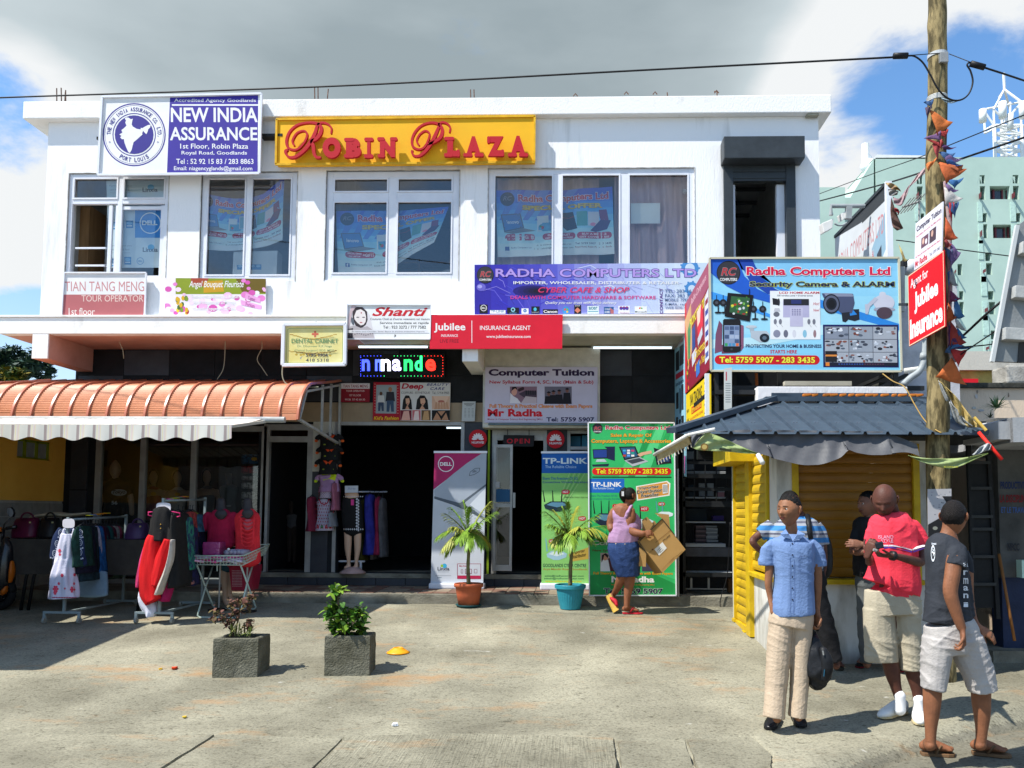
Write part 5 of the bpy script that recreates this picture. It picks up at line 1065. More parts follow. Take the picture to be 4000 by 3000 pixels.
def torso(c,cx,yt,yb,w,Y,dr=.55):
 h=yb-yt;return L2(c,[(cx,yt,w*.35),(cx,yt+h*.06,w*.78),(cx,yt+h*.14,w*.95),(cx,yt+h*.35,w*.88),(cx,yt+h*.65,w*.76),(cx,yb,w*.86)],Y,dr)
t=TG('mannequin','bald male mannequin in a black printed T-shirt inside the left shop window','mannequin',P('c1',900,1000,12.45))
mb=Q(skinm);lm(mb,L2('c1',[(905,205,30),(905,225,62),(905,262,84),(905,300,76),(905,330,44),(905,355,50),(905,385,70)],12.45,.9));lm(mb,L2('c1',[(800,450,48),(785,520,50),(775,610,38)],12.40));lm(mb,L2('c1',[(1015,440,48),(1030,520,46),(1035,620,36)],12.45));fuse(mb.mk('body',t),.012)
mb=Q(CL('black_tee',(.012,.012,.014)));lm(mb,torso('c1',905,352,660,240,12.45));lm(mb,L2('c1',[(830,385,60),(800,430,66),(795,460,62)],12.42));lm(mb,L2('c1',[(985,385,60),(1010,430,66),(1014,460,60)],12.45));o=fuse(mb.mk('shirt',t),.012)
s=Sign(t,P('c1',860,415,12.27),P('c1',1010,415,12.27),P('c1',860,560,12.27),pts=((860,415),(1010,415),(860,560)));s.el(935,450,62,26,'b8bcc0');s.tx('Tokyo',885,432,985,468,'14161a',.03,.3);s.tx('56',875,515,922,545,'d8dce0',.04);s.done('shirt_print','shirt_lettering')
for cx,top,c,lab in((1205,275,(.20,.01,.03),'dark haired female mannequin in a crimson vest inside the shop window'),(1395,280,(.40,.36,.32),'female mannequin in a cream strappy top inside the shop window'),(1625,270,(.09,.10,.11),'female mannequin in a grey knitted top inside the shop window')):
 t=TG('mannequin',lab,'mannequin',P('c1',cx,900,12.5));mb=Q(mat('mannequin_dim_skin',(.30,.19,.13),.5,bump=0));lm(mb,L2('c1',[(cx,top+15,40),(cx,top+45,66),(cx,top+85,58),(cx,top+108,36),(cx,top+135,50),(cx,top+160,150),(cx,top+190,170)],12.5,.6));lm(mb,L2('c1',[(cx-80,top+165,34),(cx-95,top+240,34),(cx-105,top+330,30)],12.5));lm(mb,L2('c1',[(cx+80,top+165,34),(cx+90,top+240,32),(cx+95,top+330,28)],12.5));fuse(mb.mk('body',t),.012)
 mb=Q(mat('wig_black',(.012,.009,.009),.5));lm(mb,L2('c1',[(cx,top-2,40),(cx,top+20,80),(cx,top+60,88),(cx+2,top+95,80)],12.56,.6));mb.mk('wig',t,sm_=1)
 mb=Q(CL('vest_%d'%cx,c));lm(mb,L2('c1',[(cx,top+150,90),(cx,top+170,128),(cx,top+240,130),(cx,top+300,120),(cx,top+370,140)],12.48,.55));mb.mk('top',t,sm_=1)
 if cx<1500:
  s=Sign(t,P('c1',cx-26,top+165,12.30),P('c1',cx+26,top+165,12.30),P('c1',cx-26,top+205,12.30),pts=((cx-26,top+165),(cx+26,top+165),(cx-26,top+205)));s.pg([(cx+(20 if i%2 else 26)*cos(i*.35),top+185+(12 if i%2 else 17)*sin(i*.35))for i in rg(18)],'b8881c');s.done('price_star')
t=TG('mannequin','headless mannequin in a dark grey belted top inside the shop window','mannequin',P('c1',1790,900,12.5));mb=Q(CL('grey_top',(.07,.075,.08)));lm(mb,torso('c1',1795,385,600,150,12.45));mb.mk('top',t,sm_=1);Q(dkm).tb([P('c1',1795,300,12.45),P('c1',1795,390,12.45)],.05,12).mk('neck',t,sm_=1);Q(ink('a8a8a8')).tb([P('c1',1780,555,12.28),P('c1',1812,555,12.28)],.012,8).mk('belt_buckle',t)
t=TG('display_stand','narrow display of red and checked packed garments at the right end of the shop window','stand',P('c1',1955,1000,12.35))
for y0,y1,c in((150,225,'1a5a8a'),(240,298,'a01828'),(320,352,'a8a0a4'),(372,420,'b4b0b0'),(445,500,'c4bcb8'),(510,570,'a09890')):
 mb=Q(CL('pack_'+c,lin(c),tuple(x*.3 for x in lin(c)),scale=22,contrast=(.45,.55)));a=P('c1',1893,y0,12.3);b=P('c1',2025,y1,12.3);mb.box(a.x,b.x,12.3,12.42,b.z,a.z);mb.mk('garment_pack',t,bv_=.02)
for y in(230,310,362,432,505):a=P('c1',1880,y,12.29);b=P('c1',2030,y,12.29);Q(black).bar(a,b,.015).mk('shelf',t)
s=Sign(t,P('c1',1970,168,12.28),P('c1',2022,168,12.28),P('c1',1970,205,12.28),pts=((1970,168),(2022,168),(1970,205)));s.pg([(1996+(20 if i%2 else 26)*cos(i*.35),186+(12 if i%2 else 17)*sin(i*.35))for i in rg(18)],'d8a018');s.done('price_star')
for cx,yt,yb,w,c,lab,Y in((1735,605,850,245,(.42,.012,.06),'crimson short sleeved top on a dark bust behind the wire stall',10.35),(1945,600,985,225,(.74,.03,.045),'bright red draped top on a dark bust behind the wire stall',10.25)):
 t=TG('dressed_bust',lab,'bust',P('c1',cx,yb,Y));mb=Q(dkm);lm(mb,L2('c1',[(cx,520,70),(cx,560,78),(cx,600,96),(cx,640,150)],Y,.8));mb.mk('bust_form',t,sm_=1)
 m=CL('red_top_%d'%cx,c,tuple(x*.7 for x in c));mb=Q(m);h=yb-yt
 lm(mb,L2('c1',[(cx,yt+5,w*.62),(cx,yt+h*.05,w*.8),(cx,yt+h*.16,w*.92),(cx,yt+h*.4,w*.86),(cx,yt+h*.7,w*.88),(cx,yb,w*.95)],Y-.01,.5),wr=.02)
 if cx<1800:
  lm(mb,L2('c1',[(1640,635,80),(1608,680,80),(1600,730,76)],Y));lm(mb,L2('c1',[(1830,630,70),(1855,680,76),(1858,730,70)],Y))
 else :
  for k in rg(7):
   yy=660+k*32;lm(mb,L2('c1',[(cx-70+k*3,yy-25,12),(cx-40,yy+10,14),(cx,yy+26,15),(cx+38,yy+8,14),(cx+62-k*2,yy-30,12)],Y-.145,.8),n=8)
 o=fuse(mb.mk('top',t),.009,2)
 mb=Q(dkm);e=P('c1',cx,yt+18,Y-.135);pts=[]
 lm(mb,L2('c1',[(cx,yt-6,80),(cx,yt+20,w*.42),(cx,yt+45,w*.26)],Y-.11,.4));mb.mk('neck_opening',t,sm_=1)
 if cx>1800:mb=Q(CL('pink_inset',(.55,.10,.13)));lm(mb,L2('c1',[(cx+5,668,60),(cx+5,700,82),(cx+5,745,40)],Y-.125,.3));mb.mk('inset',t,sm_=1)
 Q(grey_alu).tb([P('c1',cx,yb,Y),(P('c1',cx,yb,Y).x,Y,gz(Y)+.02)],.012,8).mk('stand_pole',t);q=P('c1',cx,yb,Y);Q(black).lt((q.x,Y,gz(Y)),[(0,0),(.13,0),(.13,.012),(.02,.03),(0,.03)],20).mk('stand_foot',t,sm_=1)
t=TG('mannequin','bare mannequin legs in a teal skirt standing behind the wire stall','mannequin',P('c1',1800,1320,10.7));mb=Q(skinm)
lm(mb,L2('c1',[(1755,1010,66),(1762,1100,64),(1765,1200,44),(1770,1290,40),(1790,1320,60)],10.7));lm(mb,L2('c1',[(1810,1010,60),(1806,1100,56),(1802,1200,40),(1812,1270,36),(1850,1305,50)],10.75));fuse(mb.mk('legs',t),.01)
mb=Q(CL('teal_skirt',(.03,.10,.14)));lm(mb,L2('c1',[(1780,930,110),(1780,980,125),(1782,1040,130)],10.7,.6));mb.mk('skirt',t,sm_=1)
t=TG('laundry_basket','dark red plastic mesh basket standing behind the wire stall','basket',P('c1',1910,1215,10.55));rp=mat('crimson_plastic',(.30,.01,.04),.4,bump=0)
a=P('c1',1818,1020,10.5);b=P('c1',2010,1020,10.5);c=P('c1',1830,1215,10.5);d=P('c1',1985,1215,10.5)
mb=Q(rp);q=[(a.x,10.42,a.z),(b.x,10.42,a.z),(b.x,10.72,a.z),(a.x,10.72,a.z)];r=[(c.x,10.45,c.z),(d.x,10.45,c.z),(d.x,10.69,c.z),(c.x,10.69,c.z)]
for i in rg(4):mb.pg([q[i],q[(i+1)%4],r[(i+1)%4],r[i]])
mb.pg(r);mb.mk('basket_body',t,bv_=0);s=Sign(t,P('c1',1820,1060,10.40),P('c1',1910,1060,10.40),P('c1',1825,1205,10.40),pts=((0,0),(9,0),(0,12)))
for i in rg(8):
 for j in rg(11):s.rt(i+.15,j+.2,i+.75,j+.6,'c8a8b0')
s.done('basket_hole')
for o in bpy.data.objects:
 if o.name.startswith('basket_hole'):o['kind']='stuff'
Q(rp).bar((a.x-.01,10.41,a.z),(b.x+.01,10.41,a.z),.03).mk('rim',t,bv_=.006)
t=TG('stall_table','table under a long dark grey brown cloth behind the left clothes rail','table',(-6.1,10.3,.3));tz=P('c1',600,815,10.3).z;a=P('c1',15,815,10.15).x;b=P('c1',1170,815,10.15).x;zb_=P('c1',600,1088,10.15).z
clm=CL('table_cloth_brown',(.055,.048,.04),(.04,.035,.03));mb=Q(clm);mb.box(a,b,10.15,10.75,tz-.02,tz);n=60
for i in rg(n+1):
 x=a+(b-a)*i/n
 for j in rg(5):mb.v.append((x,10.15-.02*j/4-.012*sin(x*14)*j/4,tz-.01+(zb_-tz)*j/4))
b0=len(mb.v)-(n+1)*5
for i in rg(n):
 for j in rg(4):q=b0+i*5+j;mb.fc([q,q+1,q+6,q+5])
mb.mk('tablecloth_drape',t,sm_=False,recalc=0)
for x in(P('c1',205,1100,10.2).x,P('c1',1120,1100,10.2).x,P('c1',205,1100,10.2).x+.1):
 Q(black).tb([(x+.1,10.2,tz-.05),(x,10.2,gz(10.2)+.4),(x-.05,10.2,gz(10.2))],.02,8).mk('leg',t,sm_=1)
def bag(cid,pts,Y,c,lab,name='handbag'):
 t=TG(name,lab,'handbag',P(cid,pts[0][0],pts[-1][1],Y));m=mat('bag_%s'%lab[:9],c,.35,tuple(x*.6 for x in c),scale=5,bump=.1);mb=Q(m);x0,y0,x1,y1=pts[0][0],pts[0][1],pts[1][0],pts[1][1];w=x1-x0;cx=(x0+x1)/2
 lm(mb,L2(cid,[(cx,y0+10,w*.78,.05),(cx,y0+(y1-y0)*.2,w*.86,.09),(cx,y0+(y1-y0)*.6,w*.97,.13),(cx,y1-6,w*.98,.14)],Y),expo=3.6,dome=False);mb.mk('bag_body',t,sm_=1)
 h=Q(m);h.tb([P(cid,cx+w*.25*cos(g),y0+20-(y1-y0)*.30*sin(g),Y-.07)for g in[pi*k/10 for k in rg(11)]],.012,6);h.mk('handle',t,sm_=1);Q(ink('b0a878')).lt(P(cid,cx+w*.1,y0+(y1-y0)*.3,Y-.1),[(0,0),(.012,0),(.012,.02),(0,.02)],10).mk('buckle',t)
bag('c1',((112,640),(318,810)),10.35,(.09,.006,.03),'burgundy handbag on the cloth covered table at the far left')
bag('c1',((318,640),(475,810)),10.38,(.012,.011,.012),'black handbag right of the burgundy handbag')
bag('c1',((1000,680),(1168,822)),10.3,(.06,.03,.10),'purple dotted handbag at the right end of the cloth covered table')
mb=Q(CL('beige_wrap',(.42,.36,.25)));lm(mb,L2('c1',[(270,645,26,.1),(350,630,34,.12),(450,622,40,.13),(560,628,30,.12),(690,615,22,.08)],10.5));mb.mk('folded_cloth',sm_=1,label='beige folded cloth lying over the handbags',cat='cloth')
racm=mat('grey_rack_paint',(.27,.33,.34),.45,(.20,.25,.26),scale=8,bump=.03)
def shirt(cid,x,yt,yb,w,Y,m,name='garment',sl=True,depth=.03,hem=None,prt=None,lab=None,grp=None,hang=None,thin=1.,cat='garment'):
 t=TG(name,lab,cat,P(cid,x,yb,Y),grp);mb=Q(m);h=yb-yt
 q=[(x,yt,w*.25),(x,yt+h*.05,w*.62),(x,yt+h*.12,w*.8),(x,yt+h*.4,w*.72),(x,yt+h*.7,w*.78*(1+(hem or 0)*.4)),(x,yb,w*.86*(1+(hem or 0)))]
 lm(mb,[(*p[:4],depth+.012*i)for i,p in en(L2(cid,q,Y))],wr=.05,seed=x*.01,n=20,dome=False)
 if sl:lm(mb,L2(cid,[(x-w*.3,yt+h*.08,w*.2),(x-w*.46,yt+h*.2,w*.2),(x-w*.52,yt+h*.32,w*.16)],Y,.3));lm(mb,L2(cid,[(x+w*.3,yt+h*.08,w*.2),(x+w*.46,yt+h*.2,w*.2),(x+w*.52,yt+h*.32,w*.16)],Y,.3))
 mb.mk('cloth',t,sm_=1);hc=Q(hang or ink('303236'));p=P(cid,x,yt,Y);hc.tb([p+Vec((-w*.3*msc(cid,Y),0,-.02)),p+Zv(.03),p+Vec((w*.3*msc(cid,Y),0,-.02))],.006,6);hc.tb([p+Zv(.03),p+Vec((0,.0,.06)),p+Vec((.015,0,.075)),p+Vec((.0,0,.09))],.004,5);hc.mk('hanger',t);return t
def side_garment(cid,x,yt,yb,w,Y,m,lab,grp,hem=.3,hang='303236'):
 """garment hanging edge-on along the rail: thin in x, wide in depth"""
 t=TG('garment',lab,'garment',P(cid,x,yb,Y),grp);mb=Q(m);h=yb-yt
 q=L2(cid,[(x,yt,w*.3),(x,yt+h*.05,w*.8),(x,yt+h*.3,w),(x+w*.1,yt+h*.7,w*1.1),(x+w*.1,yb,w*(1.1+hem))],Y);dd=[.05,.16,.2,.19,.22]
 lm(mb,[(*p[:4],dd[i])for i,p in en(q)],wr=.09,seed=x*.013+yt,n=20,dome=False);mb.mk('cloth',t,sm_=1);p=P(cid,x,yt,Y);hc=Q(ink(hang));hc.tb([p+Vec((0,-.17,-.03)),p+Zv(.03),p+Vec((0,.17,-.03))],.007,6);hc.tb([p+Zv(.03),p+Zv(.07),p+Vec((.01,0,.085))],.004,5);hc.mk('hanger',t);return t
def rail(lab,cid,xc,ytop,ybar,x0,x1,yfoot,Y,back,blab,btxt,bc):
 gp=G('e6' if cid=='e6' else cid,xc,yfoot);Y=gp.y;zg=gp.z;t=TG('clothes_rail',lab,'clothes rail',gp)
 px=P(cid,xc,ytop,Y);mb=Q(racm);zb=P(cid,0,ybar,Y).z;xl,xr_=P(cid,x0,0,Y).x,P(cid,x1,0,Y).x
 Q(racm).box(px.x-.014,px.x+.014,Y-.014,Y+.014,zb,px.z).mk('upright',t)
 for yy,nm in((Y,'base_frame'),(Y+back,'base_frame')):
  mb=Q(racm);mb.box(xl,xr_,yy-.014,yy+.014,zb-.028,zb);mb.box(xl,xl+.03,yy-.014,yy+.014,zg+.07,zb-.028);mb.box(xr_-.03,xr_,yy-.014,yy+.014,zg+.07,zb-.028);mb.mk(nm,t,bv_=.003)
  for xx in(xl+.015,xr_-.015):Q(mat('caster_grey',(.30,.31,.28),.5)).tb([(xx-.014,yy,gz(yy)+.035),(xx+.014,yy,gz(yy)+.035)],.035,16).mk('caster',t,sm_=False);Q(racm).box(xx-.018,xx+.018,yy-.01,yy+.012,gz(yy)+.05,zg+.08).mk('caster_fork',t)
 Q(racm).box(px.x-.014,px.x+.014,Y+back-.014,Y+back+.014,zb,px.z+.03).mk('upright',t)
 Q(racm).tb([(px.x,Y,px.z-.03),(px.x,Y+back,px.z-.0)],.014,10).mk('top_rail',t,sm_=1);Q(racm).bar((px.x,Y,zb-.014),(px.x,Y+back,zb-.014),.024).mk('base_bar',t)
 return t,Y,px,zb
r1,YA,pA,zA=rail('left grey clothes rail on casters with a white embroidered dress in front','e6',632,285,1150,455,795,1270,9.4,1.25,0,0,0)
def pricecard(cid,x0,y0,x1,y1,Y,txt,lab,col='b82a5c'):
 t=TG('price_card',lab,'price card',P(cid,(x0+x1)/2,y1,Y));s=Sign(t,P(cid,x0,y0,Y),P(cid,x1,y0,Y),P(cid,x0,y1,Y),pts=((x0,y0),(x1,y0),(x0,y1)));cx,cy,rx,ry=(x0+x1)/2,(y0+y1)/2,(x1-x0)/2,(y1-y0)/2
 s.pg([(cx+rx*copysign(abs(cos(g))**.55,cos(g)),cy+ry*copysign(abs(sin(g))**.55,sin(g)))for g in[i*pi/16 for i in rg(32)]],'e6e2ea');s.tx(txt,x0+rx*.3,cy-ry*.45,x1-rx*.2,cy+ry*.4,col,-.005,.2);s.done('card','card_writing')
 for o in t.children:
  if o.name.startswith('card'):md=o.modifiers.new('t','SOLIDIFY');md.thickness=.003;md.offset=-1
pricecard('e6',580,300,692,385,YA-.03,'Rs 175','rounded white price card on the left clothes rail')
wd=CL('white_lilac_cotton',(.60,.60,.72),(.50,.50,.64));navy=CL('navy_lace',(.015,.03,.09),(.01,.02,.06))
t=TG('garment','sleeveless white dress with pink flowers hanging at the front of the left clothes rail','dress',P('e6',600,1035,YA));mb=Q(wd)
lm(mb,DD(L2('e6',[(615,440,110),(612,520,135),(600,650,150),(598,690,165),(590,800,200),(588,920,232),(588,1035,258)],YA-.02),(.04,.06,.07,.08,.11,.13,.14)),wr=.10,n=40,dome=False);lm(mb,L2('e6',[(590,400,22),(585,440,36),(575,500,50)],YA-.03,.5));lm(mb,L2('e6',[(682,395,22),(680,440,36),(668,500,50)],YA-.03,.5));o=fuse(mb.mk('cloth',t),.006,1);bv=bvh(o)
def stick(s,bv,off=.004):
 for q in(s.art,s.let):
  out=[]
  for v in q.v:
   p=Vec(v);d=(p-Zv(CZ)).normalized();h=bv.ray_cast(Zv(CZ),d)
   out.append(tuple(h[0]-d*(off+(p-h[0]).length*0)if h[0]is not None and(h[0]-p).length<.35 else p))
  q.v=out
s=Sign(t,P('e6',450,380,YA-.16),P('e6',720,380,YA-.16),P('e6',450,1040,YA-.16),pts=((450,380),(720,380),(450,1040)))
for x,y,r in((550,595,15),(554,630,10),(575,825,14),(690,818,12),(545,900,11),(686,900,10),(515,950,26),(672,955,24),(510,985,15),(600,945,8)):
 for k in rg(6):s.el(x+r*.7*cos(k*1.05),y+r*.9*sin(k*1.05),r*.4,r*.45,'d8405c',8)
 s.el(x,y,r*.5,r*.55,'d8405c',8)
for k in rg(16):s.el(478+k*15,1028,8,6,'a82850',6)
stick(s,bv);s.done('flower_print')
t=TG('garment','navy lace top with white embroidery behind the white dress on the left rail','garment',P('e6',620,690,YA+.08));mb=Q(navy)
lm(mb,DD(L2('e6',[(640,380,60),(640,410,200),(640,520,250),(642,650,300),(645,730,330)],YA+.07),(.02,.04,.05,.06,.07)),wr=.03,n=24);lm(mb,L2('e6',[(560,390,50),(520,480,75),(500,600,80),(490,665,70)],YA+.02,.3));lm(mb,L2('e6',[(720,390,60),(740,500,80),(745,600,85),(745,680,80)],YA+.02,.3));o=fuse(mb.mk('cloth',t),.008,2);bv=bvh(o)
s=Sign(t,P('e6',455,380,YA-.1),P('e6',800,380,YA-.1),P('e6',455,700,YA-.1),pts=((455,380),(800,380),(455,700)))
for cx,cy in((560,430),(745,430),(528,530),(742,520),(505,620),(740,610),(595,420),(700,430)):
 s.ann(cx,cy,17,21,'c4cce0',16,1.5);s.ann(cx,cy,7,9,'c4cce0',10,1.5)
for x0,y0 in((470,660),(705,665),(705,570),(540,470),(520,575),(705,470)):
 for k in rg(5):s.el(x0+k*15,y0+5*(k%2),7,8,'c4cce0',7)
stick(s,bv);s.done('lace_print')
grpA='garments hanging edge-on along the left clothes rail'
cols=[((.012,.05,.04),'dark green skirt with a white and green hem'),((.01,.012,.03),'near black pleated skirt'),((.012,.035,.05),'dark teal dress'),((.50,.50,.66),'pale lilac shirt'),((.02,.14,.42),'blue and white T-shirt'),((.08,.008,.04),'maroon blouse'),((.05,.02,.05),'plum patterned top'),((.02,.12,.12),'teal printed top'),((.18,.02,.06),'wine red cardigan'),((.32,.34,.36),'light grey jacket'),((.25,.03,.09),'crimson jumper'),((.05,.09,.07),'bottle green coat')]
for i,(c,l)in en(cols):
 Yg=YA+.12+i*.095;dx=0
 base=P('e6',770+i*30,372+i*-1,Yg);x=770+i*28;yb=[740,800,870,660,800,860,850,700,800,560,640,850][i]
 x_=x
 side_garment('e6',x_,365,yb,[50,56,50,44,70,50,46,60,56,50,44,40][i],Yg,CL('railcloth%d'%i,c,tuple(k*.55 for k in c),scale=14,contrast=(.42,.58)),'%s on the left clothes rail'%l,grpA)
mb=Q(CL('pale_blue_sheet',(.20,.30,.40),(.15,.24,.33)));lm(mb,DD(L2('e6',[(860,800,270),(860,900,285),(858,1008,290)],YA+.5),(.03,.03,.03)),expo=5);mb.mk('garment',sm_=1,label='pale blue towel hanging low on the left clothes rail',cat='towel')
hcol=['d8d020','2a7ac8','d8901c','d8901c','e07a1c','e0c020']
for i,c in en(hcol):
 p=P('e6',820+i*32,272-i*4,YA+.35+i*.12);mb=Q(ink(c));
 for g in rg(3):mb.lt(p+Vec((0,g*.02,0)),[(.03,0),(.036,.006),(.03,.012)],12)
 mb.mk('coat_hangers',sm_=1,label='%s plastic hangers bunched on the left clothes rail'%['yellow','blue','light orange','orange','dark orange','golden'][i],cat='hangers')
r2,YB,pB,zB=rail('right grey clothes rail on casters with long red and black dresses','c1',1285,495,1375,1115,1413,1480,9.5,1.1,0,0,0)
pricecard('c1',1228,530,1342,600,YB-.03,'Rs 400','oval white price card reading 400 on the right clothes rail')
def longdress(lab,segs,Y,m,name='garment'):
 t=TG(name,lab,'dress',P('c1',segs[-1][0],segs[-1][1],Y));mb=Q(m);lm(mb,[(*p[:4],.05+.012*i)for i,p in en(L2('c1',segs,Y))],wr=.09,seed=segs[0][0],n=30,dome=False);mb.mk('cloth',t,sm_=1);return t
redc=CL('scarlet_chiffon',(.62,.008,.012),(.42,.005,.008),scale=4,stretch=(4,4,.4));blc=CL('black_cloth',(.012,.012,.013))
longdress('long dress with black top and scarlet skirt on the front of the right rail',[(1215,790,90),(1205,840,120),(1190,960,155),(1178,1100,175),(1190,1240,170),(1215,1305,130)],YB-.05,redc)
longdress('scarlet draped skirt panel hanging right of the rail upright',[(1320,820,60),(1305,880,85),(1275,1000,110),(1250,1120,110),(1240,1180,60)],YB-.08,redc)
longdress('magenta under skirt on the right clothes rail',[(1345,830,50),(1335,1000,75),(1320,1150,110),(1290,1300,80)],YB+.02,CL('magenta_cloth',(.36,.012,.10)))
longdress('pink side panel of the long dress on the right rail',[(1165,830,30),(1130,980,50),(1108,1120,50),(1100,1195,30)],YB+.0,CL('pink_cloth',(.55,.04,.15)))
longdress('cream lining strip of the long dress on the right rail',[(1358,820,22),(1345,950,34),(1310,1080,34),(1265,1200,40),(1248,1250,20)],YB-.12,CL('cream_cloth',(.55,.50,.45)))
longdress('white tail of a dress trailing low on the right rail',[(1130,1200,60),(1140,1290,110),(1185,1370,110),(1185,1425,50)],YB+.03,CL('white_cloth',(.68,.70,.82)))
t=longdress('sleeveless black bodice with gold buttons on the right clothes rail',[(1280,560,60),(1280,585,150),(1275,640,165),(1270,740,180),(1265,830,185)],YB-.01,blc)
for k in rg(4):Q(ink('c89a30')).lt(P('c1',1262,700+k*32,YB-.09),[(0,-.008),(.008,0),(0,.008)],8).mk('button',t)
t=TG('coat_hanger','pink plastic hanger at the front of the right clothes rail','hanger',P('c1',1290,600,YB));Q(ink('e83a80')).tb([P('c1',x,y,YB-.02)for x,y in((1165,620),(1165,605),(1220,600),(1285,560),(1350,600),(1412,612),(1415,635),(1390,642))],.007,6).mk('hanger_wire',t,sm_=1)
Q(ink('e83a80')).tb([P('c1',x,y,YB-.02)for x,y in((1165,605),(1165,628),(1195,636))],.007,6).mk('hanger_wire',t,sm_=1)
grpB='garments hanging edge-on along the right clothes rail'
for i,(c,l,x,yt,yb,w)in en([((.012,.012,.012),'long black coat',1400,600,1190,90),((.008,.008,.012),'black evening dress',1432,610,1160,60),((.03,.22,.16),'green and blue printed dress',1462,640,1060,52),((.42,.18,.16),'coral lace printed skirt',1462,1060,1170,70),((.02,.02,.09),'dark blue skirt',1500,720,1180,40),((.35,.05,.05),'brick red blouse',1492,600,800,40),((.55,.34,.30),'pink flowered blouse',1480,600,690,50),((.30,.30,.02),'olive and yellow scarf',1510,600,760,50),((.03,.12,.2),'teal floral blouse',1545,620,760,60),((.02,.015,.06),'indigo dress',1555,700,960,60),((.16,.01,.03),'dark wine dress',1515,740,1000,70)]):
 side_garment('c1',x,yt,yb,w,YB+.1+i*.08,CL('railclothB%d'%i,c,tuple(k*.35+.01 for k in c)if i not in(2,3)else(.02,.04,.10),scale=18,contrast=(.44,.56)),'%s on the right clothes rail'%l,grpB,hang='20242a')
for i,c in en(['d84a9a','70b030','d8a020','2a8a6a','c83a4a','e0a020']):
 p=P('c1',1330+i*24,505-i*4,YB+.3+i*.12);mb=Q(ink(c));
 for g in rg(3):mb.lt(p+Vec((0,g*.02,0)),[(.03,0),(.036,.006),(.03,.012)],12)
 mb.mk('coat_hangers',sm_=1,label='%s plastic hangers bunched on the right clothes rail'%['pink','green','yellow','teal','red','amber'][i],cat='hangers')
wst=mat('pale_green_wire',(.46,.55,.48),.4,(.36,.44,.38),bump=0);tf=G('e7',870,1298);Yt=tf.y
t=TG('wire_stall','folding wire tray table on crossed tube legs holding packed underwear','stall table',tf)
zT,zBt=P('e7',0,540,Yt).z,P('e7',0,650,Yt).z;Yk=Yt+.55
fl,frr=P('e7',740,540,Yt),P('e7',1425,540,Yt);bl,br=P('e7',850,455,Yk),P('e7',1745,398,Yk)
f0,f1=P('e7',735,650,Yt+.03),P('e7',1420,655,Yt+.03);k0,k1=P('e7',870,560,Yk-.03),P('e7',1690,520,Yk-.03)
mb=Q(wst)
for a,b in((fl,frr),(frr,br),(br,bl),(bl,fl)):mb.tb([a,b],.008,6)
for a,b in((f0,f1),(f1,k1),(k1,k0),(k0,f0)):mb.tb([a,b],.006,6)
mb.mk('tray_rim',t,sm_=1);mb=Q(wst)
for(a,b,c,d,n)in((fl,frr,f0,f1,17),(frr,br,f1,k1,16)):
 for i in rg(n+1):mb.tb([a.lerp(b,i/n),c.lerp(d,i/n)],.0035,4)
 for j in(1,2):mb.tb([a.lerp(c,j/3),b.lerp(d,j/3)],.0035,4)
for i in rg(12):mb.tb([f0.lerp(f1,i/11),k0.lerp(k1,i/11)],.0035,4)
tag(mb.mk('wire_mesh',t),kind='stuff')
zg=gz(Yt)+.01
def E7(x,y,Y):return P('e7',x,y,Y)
Q(wst).tb([E7(850,655,Yt+.05),E7(1045,1150,Yt+.45),E7(1075,1190,Yt+.5),E7(1560,1200,Yt+.5),E7(1580,1175,Yt+.5),E7(1390,655,Yt+.05)],.011,8).mk('leg',t,sm_=1)
Q(wst).tb([E7(1045,670,Yt+.5),E7(960,920,Yt+.25),E7(870,1230,Yt),E7(860,1275,Yt),E7(885,1300,Yt),E7(1340,1310,Yt),E7(1372,1285,Yt),E7(1470,880,Yt+.25),E7(1560,580,Yt+.5)],.011,8).mk('leg',t,sm_=1)
wire2=[E7(1100,655,Yt+.1),E7(1100,730,Yt+.1)];Q(wst).tb(wire2,.008,6).mk('strut',t)
packs=TG('packet_pile','heap of pink and white plastic packets filling the wire tray','packets',E7(1100,640,Yt+.2),None)
random.seed(5)
for i in rg(34):
 x=uni(790,1400);Yp=Yt+uni(.06,.3);y=uni(560,625);p=E7(x,y,Yp);c=rch(['d04a8a','e87ab4','c83a7a','e8a0c8','d8c8e0','b8b0d0','e05a9a','f0d8e8']);mb=Q(mat('packet_'+c,lin(c),.15,tuple(k*.6 for k in lin(c)),scale=20,bump=.2,spec=.7));a=uni(-.3,.3)
 q=[Vec((-.07,-.05,0)),Vec((.07,-.05,0)),Vec((.07,.05,0)),Vec((-.07,.05,0))];M_=Matrix.Rotation(uni(-.4,.4),3,'Z')@Matrix.Rotation(a,3,'Y');mb.hx([p+M_@v for v in q],M_@Zv(.028));mb.mk('packet',packs,bv_=.008)
for k,(y,w)in en(((400,200),(470,190))):
 a=E7(950,y+60,Yt+.3);b=E7(950+w+20,y+60,Yt+.3);z1=E7(0,y-40,Yt+.3).z;Q(mat('magenta_film',(.42,.05,.20),.12,(.30,.03,.14),scale=9,bump=.4,spec=.9)).box(a.x,b.x,a.y-.08,a.y+.12,a.z,z1).mk('big_packet',packs,bv_=.02)
for k in rg(5):
 p=E7(1210+k*48,500-(k%2)*6,Yt+.12);Q(mat('grey_sock_roll',(.30,.28,.36),.2,(.2,.18,.26),spec=.7)).tb([p,p+Vec((.03,.26,.0))],.034,14).mk('rolled_socks',packs,sm_=1)
p=E7(1242,460,Yt+.1);mb=Q(ink('eef2f4'));mb.lt(p,[(0,-.017),(.012,-.012),(.017,0),(.012,.012),(0,.017)],12);mb.mk('white_ball',packs,sm_=1)
t=TG('skirt_mannequin','lower body mannequin wearing a black skirt with white lattice trim in the doorway','mannequin',P('c2',825,1290,11.95));Ym=12.0
